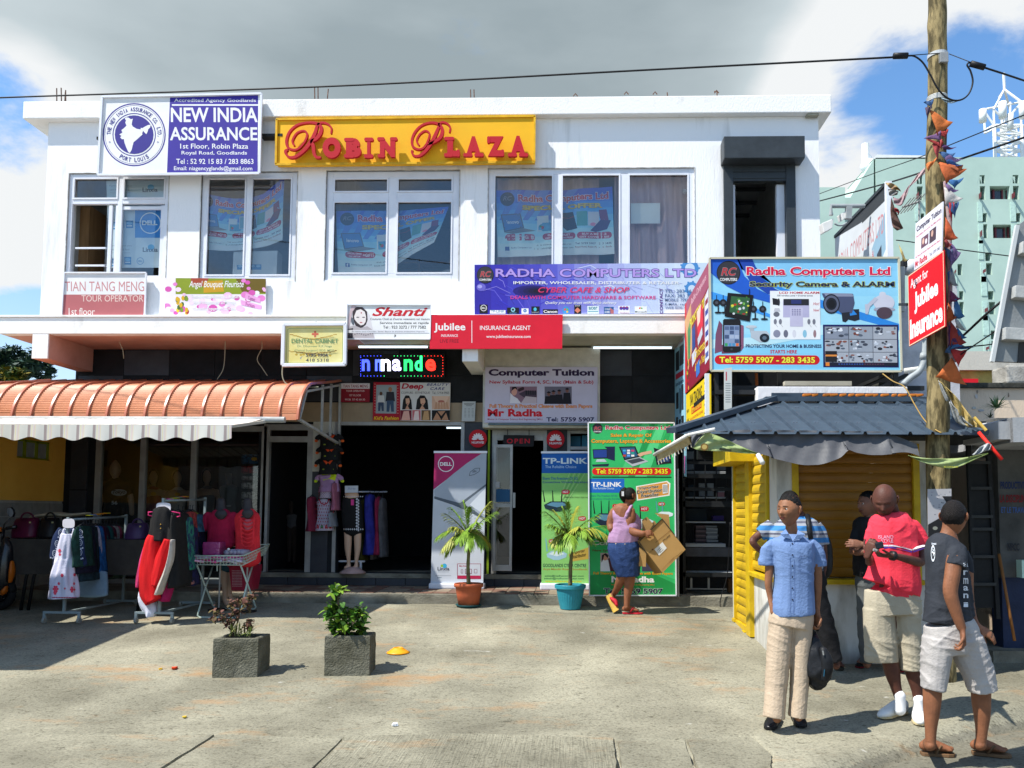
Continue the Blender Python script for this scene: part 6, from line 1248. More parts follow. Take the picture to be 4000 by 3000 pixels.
mb=Q(skinm);lm(mb,L2('c2',[(790,900,66),(795,1000,68),(795,1090,58),(800,1190,34),(800,1240,40),(785,1262,60)],Ym));lm(mb,L2('c2',[(878,900,64),(878,1000,64),(878,1090,56),(868,1190,34),(866,1240,38),(858,1262,58)],Ym));lm(mb,L2('c2',[(825,610,116),(825,650,140)],Ym,.6));fuse(mb.mk('legs',t),.01)
mb=Q(blc);lm(mb,L2('c2',[(822,628,128),(825,700,170),(832,800,186),(838,870,184),(843,936,176)],Ym,.55),wr=.012);o=mb.mk('skirt',t,sm_=1)
mb=Q(mat('pink_base',(.50,.33,.30),.4,bump=0));a=P('c2',820,1290,Ym-.1);r=112*msc('c2',Ym);mb.lt((a.x,Ym,.66),[(r,0),(r,.015),(r*.4,.09),(0,.1)],28);mb.mk('base',t,sm_=1)
bv=bvh(o);s=Sign(t,P('c2',740,620,Ym-.2),P('c2',940,620,Ym-.2),P('c2',740,940,Ym-.2),pts=((740,620),(940,620),(740,940)))
for k in rg(11):y=650+k*26;s.pg([(872,y),(882,y+13),(872,y+24),(862,y+13)],'c8ccd4');s.pg([(886,y+12),(893,y+25),(886,y+36),(879,y+25)],'c8ccd4')
for k in rg(10):x=760+k*18;s.pg([(x,914),(x+7,923),(x,932),(x-7,923)],'c8ccd4');s.pg([(x-2,634),(x+4,640),(x-2,647),(x-8,640)],'c8ccd4')
s.rt(820,666,846,716,'d83a8c');stick(s,bv,.006);s.done('lattice_print')
s=sign('paper_notice','small white handwritten notice on top of the skirt mannequin','notice','c2',(768,548),(882,546),(768,608),11.9,'c4cad4',.004);s.tx('Skirts',790,560,860,580,'7080a8',.0,.3);s.done()
for i,(x,w,c,yt,yb,l)in en([(985,90,(.03,.035,.30),620,1140,'long royal blue dress hanging inside the doorway'),(1060,50,(.30,.02,.07),640,1140,'crimson dress hanging inside the doorway'),(1095,60,(.10,.10,.11),650,1160,'grey patterned dress hanging inside the doorway'),(1020,30,(.16,.14,.13),640,1180,'brown lace dress hanging inside the doorway'),(930,50,(.10,.09,.02),660,1190,'olive dress behind the skirt mannequin')]):
 side_garment('c2',x,yt,yb,w,12.3+.05*i,CL('doorcloth%d'%i,c,tuple(k*.5 for k in c)),l,'dresses on a rail inside the middle doorway')
t=TG('clothes_rail','rail with white feet standing inside the middle doorway','clothes rail',P('c2',900,1270,12.3));Q(alu).tb([P('c2',890,600,12.2),P('c2',1130,600,12.9)],.012,8).mk('top_rail',t);Q(alu).box(P('c2',712,1190,12.25).x,P('c2',940,1190,12.25).x,12.24,12.27,P('c2',0,1200,12.25).z,P('c2',0,1186,12.25).z).mk('base_frame',t);Q(alu).box(P('c2',922,0,12.25).x,P('c2',940,0,12.25).x,12.24,12.27,.65,P('c2',0,1200,12.25).z).mk('leg',t)
Yp=11.98
def kid(lab,x,yt,yb,w,m,sl,prt=None,hem=0,name='garment'):
 t=shirt('c2',x,yt,yb,w,Yp,m,sl=sl,lab=lab,hem=hem,depth=.03)
 if prt:s=Sign(t,P('c2',x-w*.6,yt,Yp-.07),P('c2',x+w*.6,yt,Yp-.07),P('c2',x-w*.6,yb,Yp-.07),pts=((0,0),(100,0),(0,100)));prt(s);stick(s,bvh([c for c in t.children if c.name.startswith('cloth')][0]),.006);s.done('trim_print')
def collar(s):
 s.pg([(30,2),(42,0),(50,22),(44,34)],'e04a18');s.pg([(70,2),(58,0),(50,22),(56,34)],'e04a18');s.pg([(34,4),(38,2),(48,24),(45,30)],'e8c020');s.pg([(66,4),(62,2),(52,24),(55,30)],'e8c020')
 s.rt(30,62,70,70,'8a9a28');s.el(6,42,6,9,'e0601c');s.el(94,42,6,9,'e0601c')
kid('topmost black polo shirt with red and yellow collar on the pier',634,105,235,215,blc,True,collar);kid('second black polo shirt with red and yellow collar on the pier',636,215,330,205,blc,True,collar);kid('third black polo shirt with red and yellow collar on the pier',622,318,450,200,blc,True,collar)
lil=CL('lilac_cotton',(.42,.24,.42));
def col2(s):s.pg([(25,0),(45,0),(50,25),(30,35)],'c8dc20');s.pg([(75,0),(55,0),(50,25),(70,35)],'c8dc20');s.el(5,38,7,8,'c8dc20');s.el(95,38,7,8,'c8dc20')
kid('lilac polo shirt with lime collar under the black polo shirts',632,450,600,215,lil,True,col2)
dotm=CL('white_dotted',(.52,.48,.60))
def dots(s):
 for i in rg(8):
  for j in rg(9):s.el(12+i*11+(j%2)*5,12+j*10,2.3,2.6,'a81838',7)
 s.ln([(25,0),(35,14),(50,18),(65,14),(75,0)],4,'a81838')
def dots2(s):
 dots(s)
 for k,c in en(('c02030','2a7a3a','c02030','c02030')):
  for q in rg(6):s.el(20+k*20+4*cos(q*1.05),88+3.5*sin(q*1.05),2.6,2.6,c,7)
kid('short white vest with red dots hanging on the pier',612,548,655,150,dotm,False,dots);kid('white frock with red dots and flowers at the bottom of the pier',588,660,935,150,dotm,False,dots2,.35)
for k,(x,yt,yb,w,c,l)in en(((485,640,940,60,(.20,.02,.05),'dark crimson garment behind the dotted frock'),(690,520,760,40,(.40,.14,.22),'pink sleeve hanging right of the dotted frock'),(665,770,900,40,(.25,.28,.33),'grey dotted garment edge right of the dotted frock'))):side_garment('c2',x,yt,yb,w,12.0,CL('piercloth%d'%k,c),l,'loose garments at the pier')
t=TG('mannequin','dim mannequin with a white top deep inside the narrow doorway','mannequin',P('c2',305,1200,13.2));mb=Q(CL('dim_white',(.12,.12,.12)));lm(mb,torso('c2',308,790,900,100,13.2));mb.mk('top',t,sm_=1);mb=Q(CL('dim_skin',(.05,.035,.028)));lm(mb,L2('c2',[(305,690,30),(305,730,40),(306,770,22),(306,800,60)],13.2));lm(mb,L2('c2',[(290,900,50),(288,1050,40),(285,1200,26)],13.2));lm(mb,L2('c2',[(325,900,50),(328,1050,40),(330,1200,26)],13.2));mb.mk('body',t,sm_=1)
s=sign('security_billboard','big blue security camera billboard in front of the upper door','billboard','b4',(345,120),(1832,117),(357,1000),9.05,'8fd0ee',.05)
for i,c in en(['86c8ee','8acdf0','92d4f2','9cdaf4','a4def4','a0dcf4','94d6f2','88d0f0','80caee']):s.rt(345,117+i*100,1860,217+i*100,c)
s.pg([(350,120),(640,118),(660,200),(760,300),(1000,420),(1300,540),(1850,690),(1850,640),(1300,470),(1000,380),(850,330),(700,240),(570,118)],'2a8ae0');s.pg([(350,120),(560,120),(620,260),(720,360),(860,430),(820,470),(640,420),(480,340),(350,230)],'1c5cc8');s.pg([(570,120),(680,120),(740,260),(860,360),(1000,420),(800,400),(660,300)],'1a44a8');s.pg([(350,380),(520,430),(820,560),(1000,640),(860,600),(500,470),(350,440)],'3a9aec')
s.pg([(355,760),(700,740),(1230,640),(1850,700),(1850,760),(1230,720),(800,800),(357,830)],'bfe8f6')
rc_logo(s,494,233,94);s.tx('Radha Computers Ltd',636,187,1762,272,'d8184a',.045,out='f6f2f4',ow=.06);s.tx('Security Camera & ALARM',660,302,1795,355,'20284c',.05,out='d8dc3c',ow=.05)
for x in(400,452,690,762):
 yy=470 if x<500 else 520;s.rt(x-3,yy-60,x+3,yy,'15161c');s.el(x,yy,28,28,'1a1c24');s.el(x,yy,12,12,'4a4e58');s.rt(x+8,yy+25,x+18,yy+70,'1a1c24');s.el(x+12,yy+78,28,8,'1a1c24')
s.pg([(488,392),(690,410),(660,618),(462,578)],'101014');s.pg([(515,418),(662,432),(640,572),(500,545)],'30603a')
for k in rg(26):s.el(uni(520,650),uni(430,560),uni(6,15),uni(5,12),rch(['5aa03c','a8202c','e0d840','d8dce0','3c7a2a','c03a2a','8ac85a']),7)
s.rt(655,360,661,420,'101014');s.pg([(385,868),(392,720),(420,610),(445,640),(440,850)],'7a4a66');s.pg([(585,640),(612,650),(612,820),(590,850)],'8a5672');s.pg([(440,800),(600,800),(560,862),(440,868)],'6e425c');s.pg([(450,608),(460,598),(575,598),(588,612),(588,845),(576,856),(460,856),(448,845)],'16171c');s.rt(460,648,578,812,'8aa0c4')
for k in rg(12):s.rt(463+(k%3)*39,655+(k//3)*34,463+(k%3)*39+34,684+(k//3)*34,rch(['5a6c90','aab8d0','46587c','8c9cba']))
for k,c in en(('3aa05a','4a90c0','4a90c0','e0703a')):s.rt(464+k*29,788,486+k*29,810,c)
s.el(517,834,10,9,'3c3e44');s.el(672,658,44,12,'c4ccd4');s.pg([(655,665),(690,665),(700,720),(670,720)],'aab4be');s.pg([(668,690),(790,690),(815,715),(800,775),(740,780),(668,740)],'b8c2cc');s.el(775,745,38,34,'16202c');s.el(775,745,17,15,'5a6c7c')
s.rt(820,376,1212,756,'eef0f6');s.tx('LCD HOME ALARM',893,382,1207,400,'c02440',.04);s.tx('100 wireless zone + 8 wired zones',875,406,1155,420,'2c3040',.01,.2)
s.rt(922,450,1126,584,'b8b4d4');s.rt(925,440,1124,490,'23242f');s.rt(985,447,1065,478,'2a3470');s.rt(975,508,1076,655,'c6c2dc')
for k in rg(16):s.rt(990+(k%4)*19,518+(k//4)*14,1002+(k%4)*19,527+(k//4)*14,'8884a8')
s.pg([(838,432),(880,440),(885,490),(842,485)],'1c1c24');s.el(888,465,9,30,'24242c');s.pg([(848,540),(900,540),(893,512),(856,512)],'c4c4cc');s.el(870,560,24,20,'6a6c78')
for x in(865,905,1128,1168):s.el(x-5,618,12,22,'787a86');s.ln([(x,640),(x+14,660)],3,'a0a0a8')
for x,c,w in((872,'8a8ca0',28),(942,'6c6e80',18),(1008,'d8d8e0',15),(1090,'8ac0d8',16),(1168,'9a7a80',12)):s.el(x,712,w,30,c)
s.tx('Hot!',1158,466,1206,488,'c83048',.01,.2);s.tx('New!',1158,516,1206,538,'c83048',.01,.2)
s.pg([(1225,395),(1470,398),(1482,470),(1460,550),(1380,555),(1240,430)],'4a5270');s.pg([(1240,392),(1460,396),(1478,420),(1260,420)],'8a90a8');s.el(1300,478,66,78,'161a26');s.ann(1300,478,42,58,'5a6076',24,1.15);s.el(1300,478,26,32,'0c0e16');s.pg([(1378,548),(1440,540),(1445,570),(1500,560),(1465,520),(1515,518),(1518,600),(1480,612),(1430,600),(1410,622),(1385,615)],'20222e')
s.el(1700,400,26,18,'d0d2de');s.el(1710,468,82,64,'cfd0de');s.el(1712,520,84,18,'a4a6b8');s.el(1712,548,62,46,'50404c');s.pg([(1562,480),(1580,480),(1640,425),(1665,440),(1600,500),(1582,560),(1564,556)],'c0c2d2')
s.rt(1232,640,1818,972,'161a5c');s.rt(1242,652,1808,940,'2c3040')
for i in rg(9):
 x0,y0=1246+(i%3)*188,656+(i//3)*100;s.rt(x0,y0,x0+184,y0+(96 if i<6 else 78),rch(['98a0ac','a8aeb8','8890a0']))
 for k in rg(13):xx=uni(x0+12,x0+172);yy=uni(y0+12,y0+72);s.el(xx,yy,uni(7,22),uni(5,13),rch(['3c4250','e4e8f0','7a4238','566070','23262e','c4ccd8','8a5244']),8)
s.rt(1248,846,1338,930,'1c1c22');s.rt(1250,874,1338,888,'e08a3a');s.rt(1242,934,1808,962,'14182c');s.rt(1250,934,1280,962,'e8842c')
for k in rg(18):s.rt(1350+k*20,942,1362+k*20,952,'2c4a90' if k<10 else '54304a')
s.tx('PROTECTING YOUR HOME & BUSINESS',628,795,1220,822,'1c2454',.035);s.tx('STARTS HERE',820,838,1028,866,'c0183c',.04);s.pl(385,880,1205,952,'cc1020');s.tx('Tel: 5759 5907 - 283 3435',422,893,1168,940,'f4f044',.04,out='5a1010',ow=.03);s.done()
mb=Q(ink('cfc9b0'))
for a,b in(((345,118),(1832,115)),((357,1002),(1852,1006)),((345,120),(357,1000)),((1830,117),(1852,1004))):mb.bar(P('b4',*a,9.045),P('b4',*b,9.045),.022)
mb.mk('frame',s.par);bx=s.par;s.par.location
steelk=mat('black_steel_frame',(.022,.024,.026),.5,(.014,.015,.016),bump=.05)
xl,xr_=P('b4',360,600,9.05).x,P('b4',1850,600,9.05).x;mb=Q(steelk)
for x in(xl+.06,xr_-.05):
 for y in(9.12,10.9):mb.bar((x,y,2.7 if x<3 else 3.0),(x,y,4.45),.05)
for z in(3.24,4.42):mb.bar((xl,9.14,z),(xr_,9.14,z),.04);mb.bar((xl+.05,9.1,z),(xl+.05,10.95,z),.04);mb.bar((xr_-.05,9.1,z),(xr_-.05,10.95,z),.04)
mb.bar((xl,9.2,3.05),(xr_+.3,9.2,3.05),.05);mb.bar((xl+.1,9.3,2.75),(xr_,10.6,3.2),.04);mb.bar((xr_-.8,9.15,2.75),(xr_+.1,9.15,3.2),.05);mb.mk('steel_frame',bx)
XS_=1.585
def sidesign(name,lab,Yn,Yf,ztn,zbn,ztf,zbf,col,th=.02):
 tl,tr,bl=Vec((XS_,Yf,ztf)),Vec((XS_,Yn,ztn)),Vec((XS_,Yf,zbf));t=TG(name,lab,'sign',(XS_,(Yn+Yf)/2,min(zbn,zbf)));s=Sign(t,tl,tr,bl,pts=((0,0),(100,0),(0,100)));s.bd(col,th);return s
s=sidesign('promotion_poster','dark red seasonal promotion poster on the left side of the billboard box',9.07,10.98,4.5,3.22,4.5,3.25,'8c1a34')
s.pg([(0,0),(100,0),(100,22),(0,34)],'a05068');s.pg([(0,0),(8,0),(10,100),(0,100)],'c82830');s.pg([(0,18),(30,10),(36,60),(14,80),(8,40)],'cda070');s.pg([(14,34),(30,24),(24,70),(16,66)],'4c8a58');s.tx('Radha Computers',30,6,92,15,'e8b8c4',.02,.2,slope=-.0);s.tx('PROMOTION 2013',25,26,92,36,'e4d030',.05);s.pg([(86,28),(100,24),(100,90),(86,92)],'d4d8ea')
s.pg([(34,40),(48,38),(48,62),(34,64)],'2c4a90');s.pg([(32,66),(52,64),(52,76),(34,80)],'c8ccd8');s.pg([(54,34),(78,30),(80,52),(60,58)],'d8203a');s.pg([(56,30),(72,28),(68,44),(58,46)],'e8c8b8');s.pg([(58,58),(76,52),(78,60),(60,66)],'c0c8d4');s.tx('Christmas',44,66,88,76,'e8c038',.02,.3);s.tx('& New Year',46,80,88,88,'e8c038',.02,.3);s.pg([(50,84),(66,80),(66,94),(52,96)],'3a70c0')
for k in rg(26):s.el(uni(10,24),uni(68,98),1.6,2.4,rch(['2c6a3c','c02030','e8d040','1c4a2c']),6)
for k in rg(6):s.rt(88,32+k*10,98,37+k*10,rch(['2c3c90','8a2030','4a5a9c']))
s.done()
s=sidesign('trading_sign','yellow trading sign with red lettering under the red promotion poster',9.07,10.9,3.19,2.64,3.22,2.62,'e8c81c')
s.tx('YAN TRADING',18,8,72,34,'1c1a14',.04);s.rt(26,38,70,54,'c83818');s.tx('DEMI POCHE RD',28,41,68,51,'f0d838',.02)
for t_,y in(('HOUSE, MOUNTING & REPAIRS',60),('SERVICE MODIFICATION & REFILLING',72),('OFFICE PARTITION',84)):s.tx(t_,20,y,76,y+7,'c83818',.02)
for t_,y in(('WORKSHOP',6),('&',20),('REPARATION',34),('PC, PC',50),('&',64),('SERVICE',78)):s.tx(t_,80,y,98,y+7,'2a2414',.02)
for t_,y in(('PARA',36),('GRAPHIC',58),('BLOG',80)):s.tx(t_,3,y,15,y+8,'2a2414',.02)
s.done();Q(ink('dfe4e8')).bar((XS_-.02,9.1,2.5),(XS_-.02,9.1,3.2),.05).mk('post',s.par)
s=sidesign('side_product_poster','tall narrow pale blue product poster beside the green board',11.02,12.08,4.14,2.19,4.23,2.19,'9ccfe4')
s.pg([(0,0),(100,0),(100,10),(0,6)],'c8e0ec')
for(x0,y0,x1,y1,c)in((12,10,48,24,'20242c'),(52,8,92,22,'444c58'),(10,26,90,30,'c02840'),(14,40,40,52,'20242c'),(50,38,60,56,'14161c'),(68,36,88,54,'2c3440'),(12,58,34,68,'24282e'),(42,60,60,74,'30343c'),(66,58,90,72,'1c2026'),(10,74,90,76,'c02840')):s.rt(x0,y0,x1,y1,c)
for i in rg(12):s.rt(4+i*8,80+(i%3)*3,11+i*8,98,rch(['c83aa0','3a90d0','e8c83a','5ac0a8','7a4ab8']))
s.tx('Importer & distributor',10,3,90,7,'b02040',.02);s.tx('Computer & Laptop Accessories',8,32,92,36,'14305c',.03);s.done()
s=sign('small_hanging_board','narrow white notice board hanging below the security billboard','sign','b4',(460,985),(520,975),(460,1308),9.0,'ccd0cc',.01)
for k in rg(9):s.rt(470,1100+k*18,510,1106+k*18,'7a8084')
s.rt(472,1010,482,1080,'b84a5a');s.done()
t=TG('shop_grille','black barred grille and glass cabinets of the shop between green board and yellow kiosk','shop front',(1.95,11.1,ZP));Yg=11.12
def bx8(nm,m,x0,y0,x1,y1,Y=Yg,d=.04,bev=0):
 a,b=P('e8',x0,y0,Y),P('e8',x1,y1,Y);return Q(m).box(a.x,b.x,Y,Y+d,b.z,a.z).mk(nm,t,bv_=bev)
for x0,x1 in((20,62),(482,500)):bx8('post',steelk,x0,60,x1,1385)
for y0,y1 in((225,250),(330,372),(450,482),(568,620),(1185,1225)):bx8('rail',steelk,62,y0,482,y1)
for x in(160,255,350,440):bx8('bar',steelk,x-5,130,x+5,570,Yg+.005,.02)
bx8('back_panel',mat('cabinet_dark',(.03,.03,.032),.6),20,60,510,1390,11.75,.04);Q(black).box(1.5,1.6,Yg,12,ZP,2.8).mk('side_panel',t)
for y in(310,320,532,745,935):bx8('shelf',ink('a8acb0'),75,y,430,y+(14 if y<900 else 32),11.3,.35)
bx8('cabinet_base',mat('cabinet_grey',(.09,.09,.10),.6),68,970,500,1050,11.3,.3);bx8('bench_rail',ink('c0c4c4'),68,1182,500,1188,11.2,.3)
for x in(125,275):bx8('bench_leg',grey_alu,x,1232,x+18,1325,11.3,.04)
bx8('bench_rail',grey_alu,68,1322,440,1334,11.3,.04)
def goods(lab,x0,y0,x1,y1,c,Y=11.4,d=.15):a,b=P('e8',x0,y0,Y),P('e8',x1,y1,Y);Q(ink(c)).box(a.x,b.x,Y,Y+d,b.z,a.z).mk('goods_box',label=lab,cat='box',bv_=.004)
goods('white carton on the top left shelf behind the black grille',88,140,155,205,'8a8e92');goods('second white carton under the top left shelf behind the grille',88,252,155,300,'8a8e92');goods('white framed box at the right of the top shelf behind the grille',360,255,430,300,'84888c')
for i,(x,y)in en(((200,415),(272,415),(200,480),(272,480),(365,450),(365,490),(105,425),(105,490))):goods(['upper left white packet on the card rack behind the grille','upper right white packet on the card rack behind the grille','lower left white packet on the card rack behind the grille','lower right white packet on the card rack behind the grille','upper tall white packet right of the card rack behind the grille','lower packet with red corner right of the card rack behind the grille','upper dark blue packet left of the card rack behind the grille','lower dark blue packet left of the card rack behind the grille'][i],x,y,x+55,y+46,['9aa0a4','9aa0a4','8a9094','8a9094','a4a8ac','b08088','2a3a48','2a3a48'][i],11.42,.06)
pl=TG('packet_stack','stack of thin disc cases on the lower glass shelf','stack',P('e8',215,925,11.4))
for k in rg(11):a=P('e8',172,925-k*13,11.4);b=P('e8',262,925-k*13,11.4);Q(ink(['4a3c40','6a5a60','2c2830'][k%3])).box(a.x,b.x,11.4,11.55,a.z,a.z+.022).mk('disc_case',pl)
pl=TG('packet_stack','leaning heap of clear grey packets beside the disc cases','stack',P('e8',310,925,11.38))
for k in rg(8):a=P('e8',262+uni(-6,10),922-k*18,11.38);Q(ink(['8a8e92','70747a'][k%2])).hx([(a.x,11.38,a.z),(a.x+.16,11.38,a.z+uni(-.01,.015)),(a.x+.16,11.5,a.z),(a.x,11.5,a.z)],(0,0,.025)).mk('packet',pl)
goods('dark picture box with a blue and yellow print on the glass shelf',85,635,268,740,'16222c',11.45);goods('purple and blue folded packs on the glass shelf',320,695,415,738,'3a2a6c',11.45)
goods('brown carton standing at the foot of the grille',455,1238,495,1360,'5a3a1c',11.3)
wire('black cable trailing from the shop grille to the kiosk foot',[P('e8',x,y,10.9)for x,y in((470,750),(455,1050),(440,1230),(390,1400),(385,1480),(420,1555),(480,1578))],.006,blackw,'power_cable','cable')
K=TG('yellow_kiosk','small kiosk with yellow roller shutters, white plinth walls and blue sheet roof','kiosk',(2.85,9.1,.1))
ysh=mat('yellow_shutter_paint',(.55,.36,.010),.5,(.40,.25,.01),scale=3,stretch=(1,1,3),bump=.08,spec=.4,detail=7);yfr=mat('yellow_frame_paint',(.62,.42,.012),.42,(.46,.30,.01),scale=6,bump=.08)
ysf=mat('yellow_shutter_shade_tone',(.31,.135,.007),.45,(.23,.095,.005),scale=3,stretch=(1,1,3),bump=.08,spec=.35,detail=7)  # same yellow paint as the side, front's shade put into the colour
kw=mat('kiosk_white',(.60,.60,.57),.85,(.30,.28,.23),scale=1.9,stretch=(1.2,1.2,.4),contrast=(.38,.54),bump=.2,detail=10)
KX=2.06;KY=7.98;KXR=P('c4',1575,1000,KY).x;zl=.955
def kbox(nm,m,*b,bev=0):return Q(m).box(*b).mk(nm,K,bv_=bev)
fx0=P('c4',715,900,KY).x;fx1=P('c4',1480,900,KY).x;pl0=P('c4',672,900,KY).x;pr1=P('c4',1522,900,KY).x
mb=Q(kw);mb.box(KX,KXR,KY,KY+.15,-.05,zl-.05);mb.box(KX,pl0,KY,KY+.15,zl-.05,2.5);mb.box(pr1,KXR,KY,KY+.15,zl-.05,2.5);mb.box(pl0,pr1,KY,KY+.15,2.25,2.5)
yb_=9.02
mb.box(KX,KX+.15,KY+.15,yb_,-.05,zl-.05);mb.box(KX,KX+.15,KY+.15,KY+.30,zl-.05,2.5);mb.box(KXR-.15,KXR,KY+.15,10.2,-.05,2.5);mb.box(KX+.15,KXR,10.1,10.2,0,2.5);mb.box(KX,KX+.15,9.95,10.2,0,2.5);mb.mk('wall',K)
kbox('shutter_frame',yfr,pl0,fx0,KY-.015,KY+.1,zl,2.3);kbox('shutter_frame',yfr,fx1,pr1,KY-.015,KY+.1,zl,2.3);kbox('counter',yfr,pl0-.02,pr1+.02,KY-.06,KY+.15,zl-.05,zl,bev=.008)
def shutter(axis,a,b,z0,z1,pos,m,pitch=.085,amp=.014):
 z=z0
 while z<z1:
  zt_=min(z+pitch,z1);mb=Q(m);pr=[(0,z),(-amp*.6,z+pitch*.08),(-amp,z+pitch*.3),(-amp,z+pitch*.6),(-amp*.5,z+pitch*.85),(0,zt_-.001)]
  for v in(a,b):
   for d,zz in pr:mb.v.append((v,pos+d,zz)if axis=='x' else(pos+d,v,zz))
  n=len(pr)
  for i in rg(n-1):mb.fc([i,i+1,n+i+1,n+i])
  mb.fc([0,n,2*n-1,n-1]);mb.fc(list(rg(n)));mb.fc(list(rg(2*n-1,n-1,-1)));mb.mk('shutter_slat',K);z+=pitch
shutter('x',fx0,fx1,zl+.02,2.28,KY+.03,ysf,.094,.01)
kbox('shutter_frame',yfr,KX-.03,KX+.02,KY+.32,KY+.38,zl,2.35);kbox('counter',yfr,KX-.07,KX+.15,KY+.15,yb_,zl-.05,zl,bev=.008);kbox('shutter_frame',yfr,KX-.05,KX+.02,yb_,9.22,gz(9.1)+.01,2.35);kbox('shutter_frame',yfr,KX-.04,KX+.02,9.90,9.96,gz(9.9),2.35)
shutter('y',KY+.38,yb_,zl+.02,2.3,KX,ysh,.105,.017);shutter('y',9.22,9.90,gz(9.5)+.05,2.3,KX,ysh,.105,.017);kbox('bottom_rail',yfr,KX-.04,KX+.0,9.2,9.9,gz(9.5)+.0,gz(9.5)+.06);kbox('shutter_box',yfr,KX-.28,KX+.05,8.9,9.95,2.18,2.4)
kbox('lock_bracket',yfr,KX-.06,KX-.03,9.86,9.98,.27,.31,bev=.005);kbox('lock_bracket',yfr,KX-.06,KX-.03,9.3,9.42,.2,.24,bev=.005)
rfm=mat('slate_blue_sheet',(.045,.068,.095),.5,(.03,.046,.066),scale=5,bump=.03,spec=.3);Ye=7.28;Yr=8.6
e0=P('b4',105,1510,Ye);e1=P('e2',1665,975,Ye);r0=P('b4',850,1262,Yr);r1=P('b4',1985,1240,Yr);ze=2.325;zr=2.80
def roofz(y):return ze+(zr-ze)*(y-Ye)/(Yr-Ye)
pitch=(P('b4',1568,1475,Ye).x-P('b4',1400,1475,Ye).x)*1.05;xa,xb=.92,P('e2',1650,970,Ye).x
ribs=[];x=xa+.12
while x<xb:ribs.append(x);x+=pitch
def xl_at(y):return xa+(r0.x-xa)*(y-Ye)/(Yr-Ye)
def xr_at(y):return xb+(r1.x-xb)*(y-Ye)/(Yr-Ye)
edges=[xa]+ribs[1:]+[xb]
for i in rg(len(edges)-1):
 a,b=edges[i],edges[i+1];rc=a+.0;mb=Q(rfm);prof=[(a,0),(a+.012,.026),(a+.032,.026),(a+.045,0),(b,0)]
 rows=[]
 for k in rg(13):
  y=Ye+(Yr-Ye)*k/12;lo,hi=xl_at(y),xr_at(y);rows.append([(min(max(px_,lo),hi),y,roofz(y)+(dz if lo<px_<hi else 0))for px_,dz in prof])
 if rows[0][-1][0]-rows[0][0][0]<.01:continue
 for r in rows:mb.v+=r
 n=len(prof)
 for k in rg(12):
  for j in rg(n-1):q=k*n+j;mb.fc([q,q+1,q+n+1,q+n])
 o=mb.mk('roof_sheet',K,recalc=0);md=o.modifiers.new('t','SOLIDIFY');md.thickness=.004
 for y in(7.7,8.35):
  for xx in(a+.13,b-.1):
   if xl_at(y)<xx<xr_at(y):Q(ink('6a7280')).lt((xx,y,roofz(y)+.002),[(0,0),(.007,0),(.006,.006),(0,.008)],6).mk('roof_screw',K)
mb=Q(rfm);mb.bar((xa,Ye,ze+.03),(r0.x,Yr,zr+.045),.11,.05,up=(0,0,1));mb.mk('hip_flashing',K);mb=Q(rfm);mb.bar((r0.x-.1,Yr,zr+.03),(r1.x+.1,Yr,zr+.03),.12,.05);mb.bar((r0.x,Yr+.09,zr+.07),(r1.x,Yr+.09,zr+.07),.03,.09);mb.mk('ridge_flashing',K)
mb=Q(rfm);mb.bar((xb,Ye,ze+.02),(r1.x,Yr,zr+.03),.08,.05);mb.mk('hip_flashing',K);kbox('ceiling',mat('dark_underside',(.03,.035,.04),.7),1.3,4.1,7.5,8.5,2.33,2.34)  # ceiling colour near black, painting in the darkness under the roof
for k in rg(14):
 u_=P('e2',90+k*75+uni(-20,20),705,8.66);mb=Q(ink('b86a1c'));lm(mb,[(u_.x,8.6,zr+.075,.02,.02),(u_.x+uni(.03,.08),8.6,zr+.085,.012,.015)],n=6);mb.mk('dry_leaf',K)
tarp=mat('grey_tarpaulin',(.085,.088,.095),.6,(.055,.057,.065),scale=1.6,bump=.25,bscale=14,spec=.4);gt=mat('green_tarpaulin',(.16,.24,.06),.6,(.30,.36,.16),scale=5,bump=.2,bscale=12,contrast=(.45,.6))
t=TG('tarpaulin','sagging grey tarpaulin hanging in scallops under the kiosk roof edge','tarpaulin',(2.6,7.3,1.9))
top=[(-60,330),(360,303),(870,310),(1290,315),(1500,400),(1700,470),(1960,460)];low=[(-20,400),(120,440),(330,455),(520,500),(730,540),(900,495),(975,435),(1060,458),(1180,472),(1390,453),(1500,480),(1700,560),(1960,465)]
def ip(pts,x):
 for a,b in zip(pts,pts[1:]):
  if a[0]<=x<=b[0]:return a[1]+(b[1]-a[1])*(x-a[0])/(b[0]-a[0])
 return pts[-1][1]
lowc=cat_rom(low,6);mb=Q(tarp);n=90
for i in rg(n+1):
 x=0+1500*i/n;y0=ip(top,x);y1=ip(lowc,x)
 fold=max(0,1-abs(x-360)/110)+max(0,1-abs(x-870)/110)+max(0,1-abs(x-1290)/110)
 for j in rg(9):
  s_=j/8;xx=x+(100*s_ if 300<x<1300 else 40*s_)*(1 if fold>0 else .6)*.8;Yq=7.34-.13*s_+.04*sin(s_*3.1)*(1-fold)+.008*sin(x*.05+j);mb.v.append(tuple(P('c4',xx,y0+(y1-y0)*s_,Yq)))
for i in rg(n):
 for j in rg(8):q=i*9+j;mb.fc([q,q+1,q+10,q+9])
o=mb.mk('tarpaulin_sheet',t,sm_=1,recalc=0)
t2=TG('green_tarpaulin','green printed tarpaulin corner knotted at the left end of the kiosk roof','tarpaulin',(1.4,7.15,2.0))
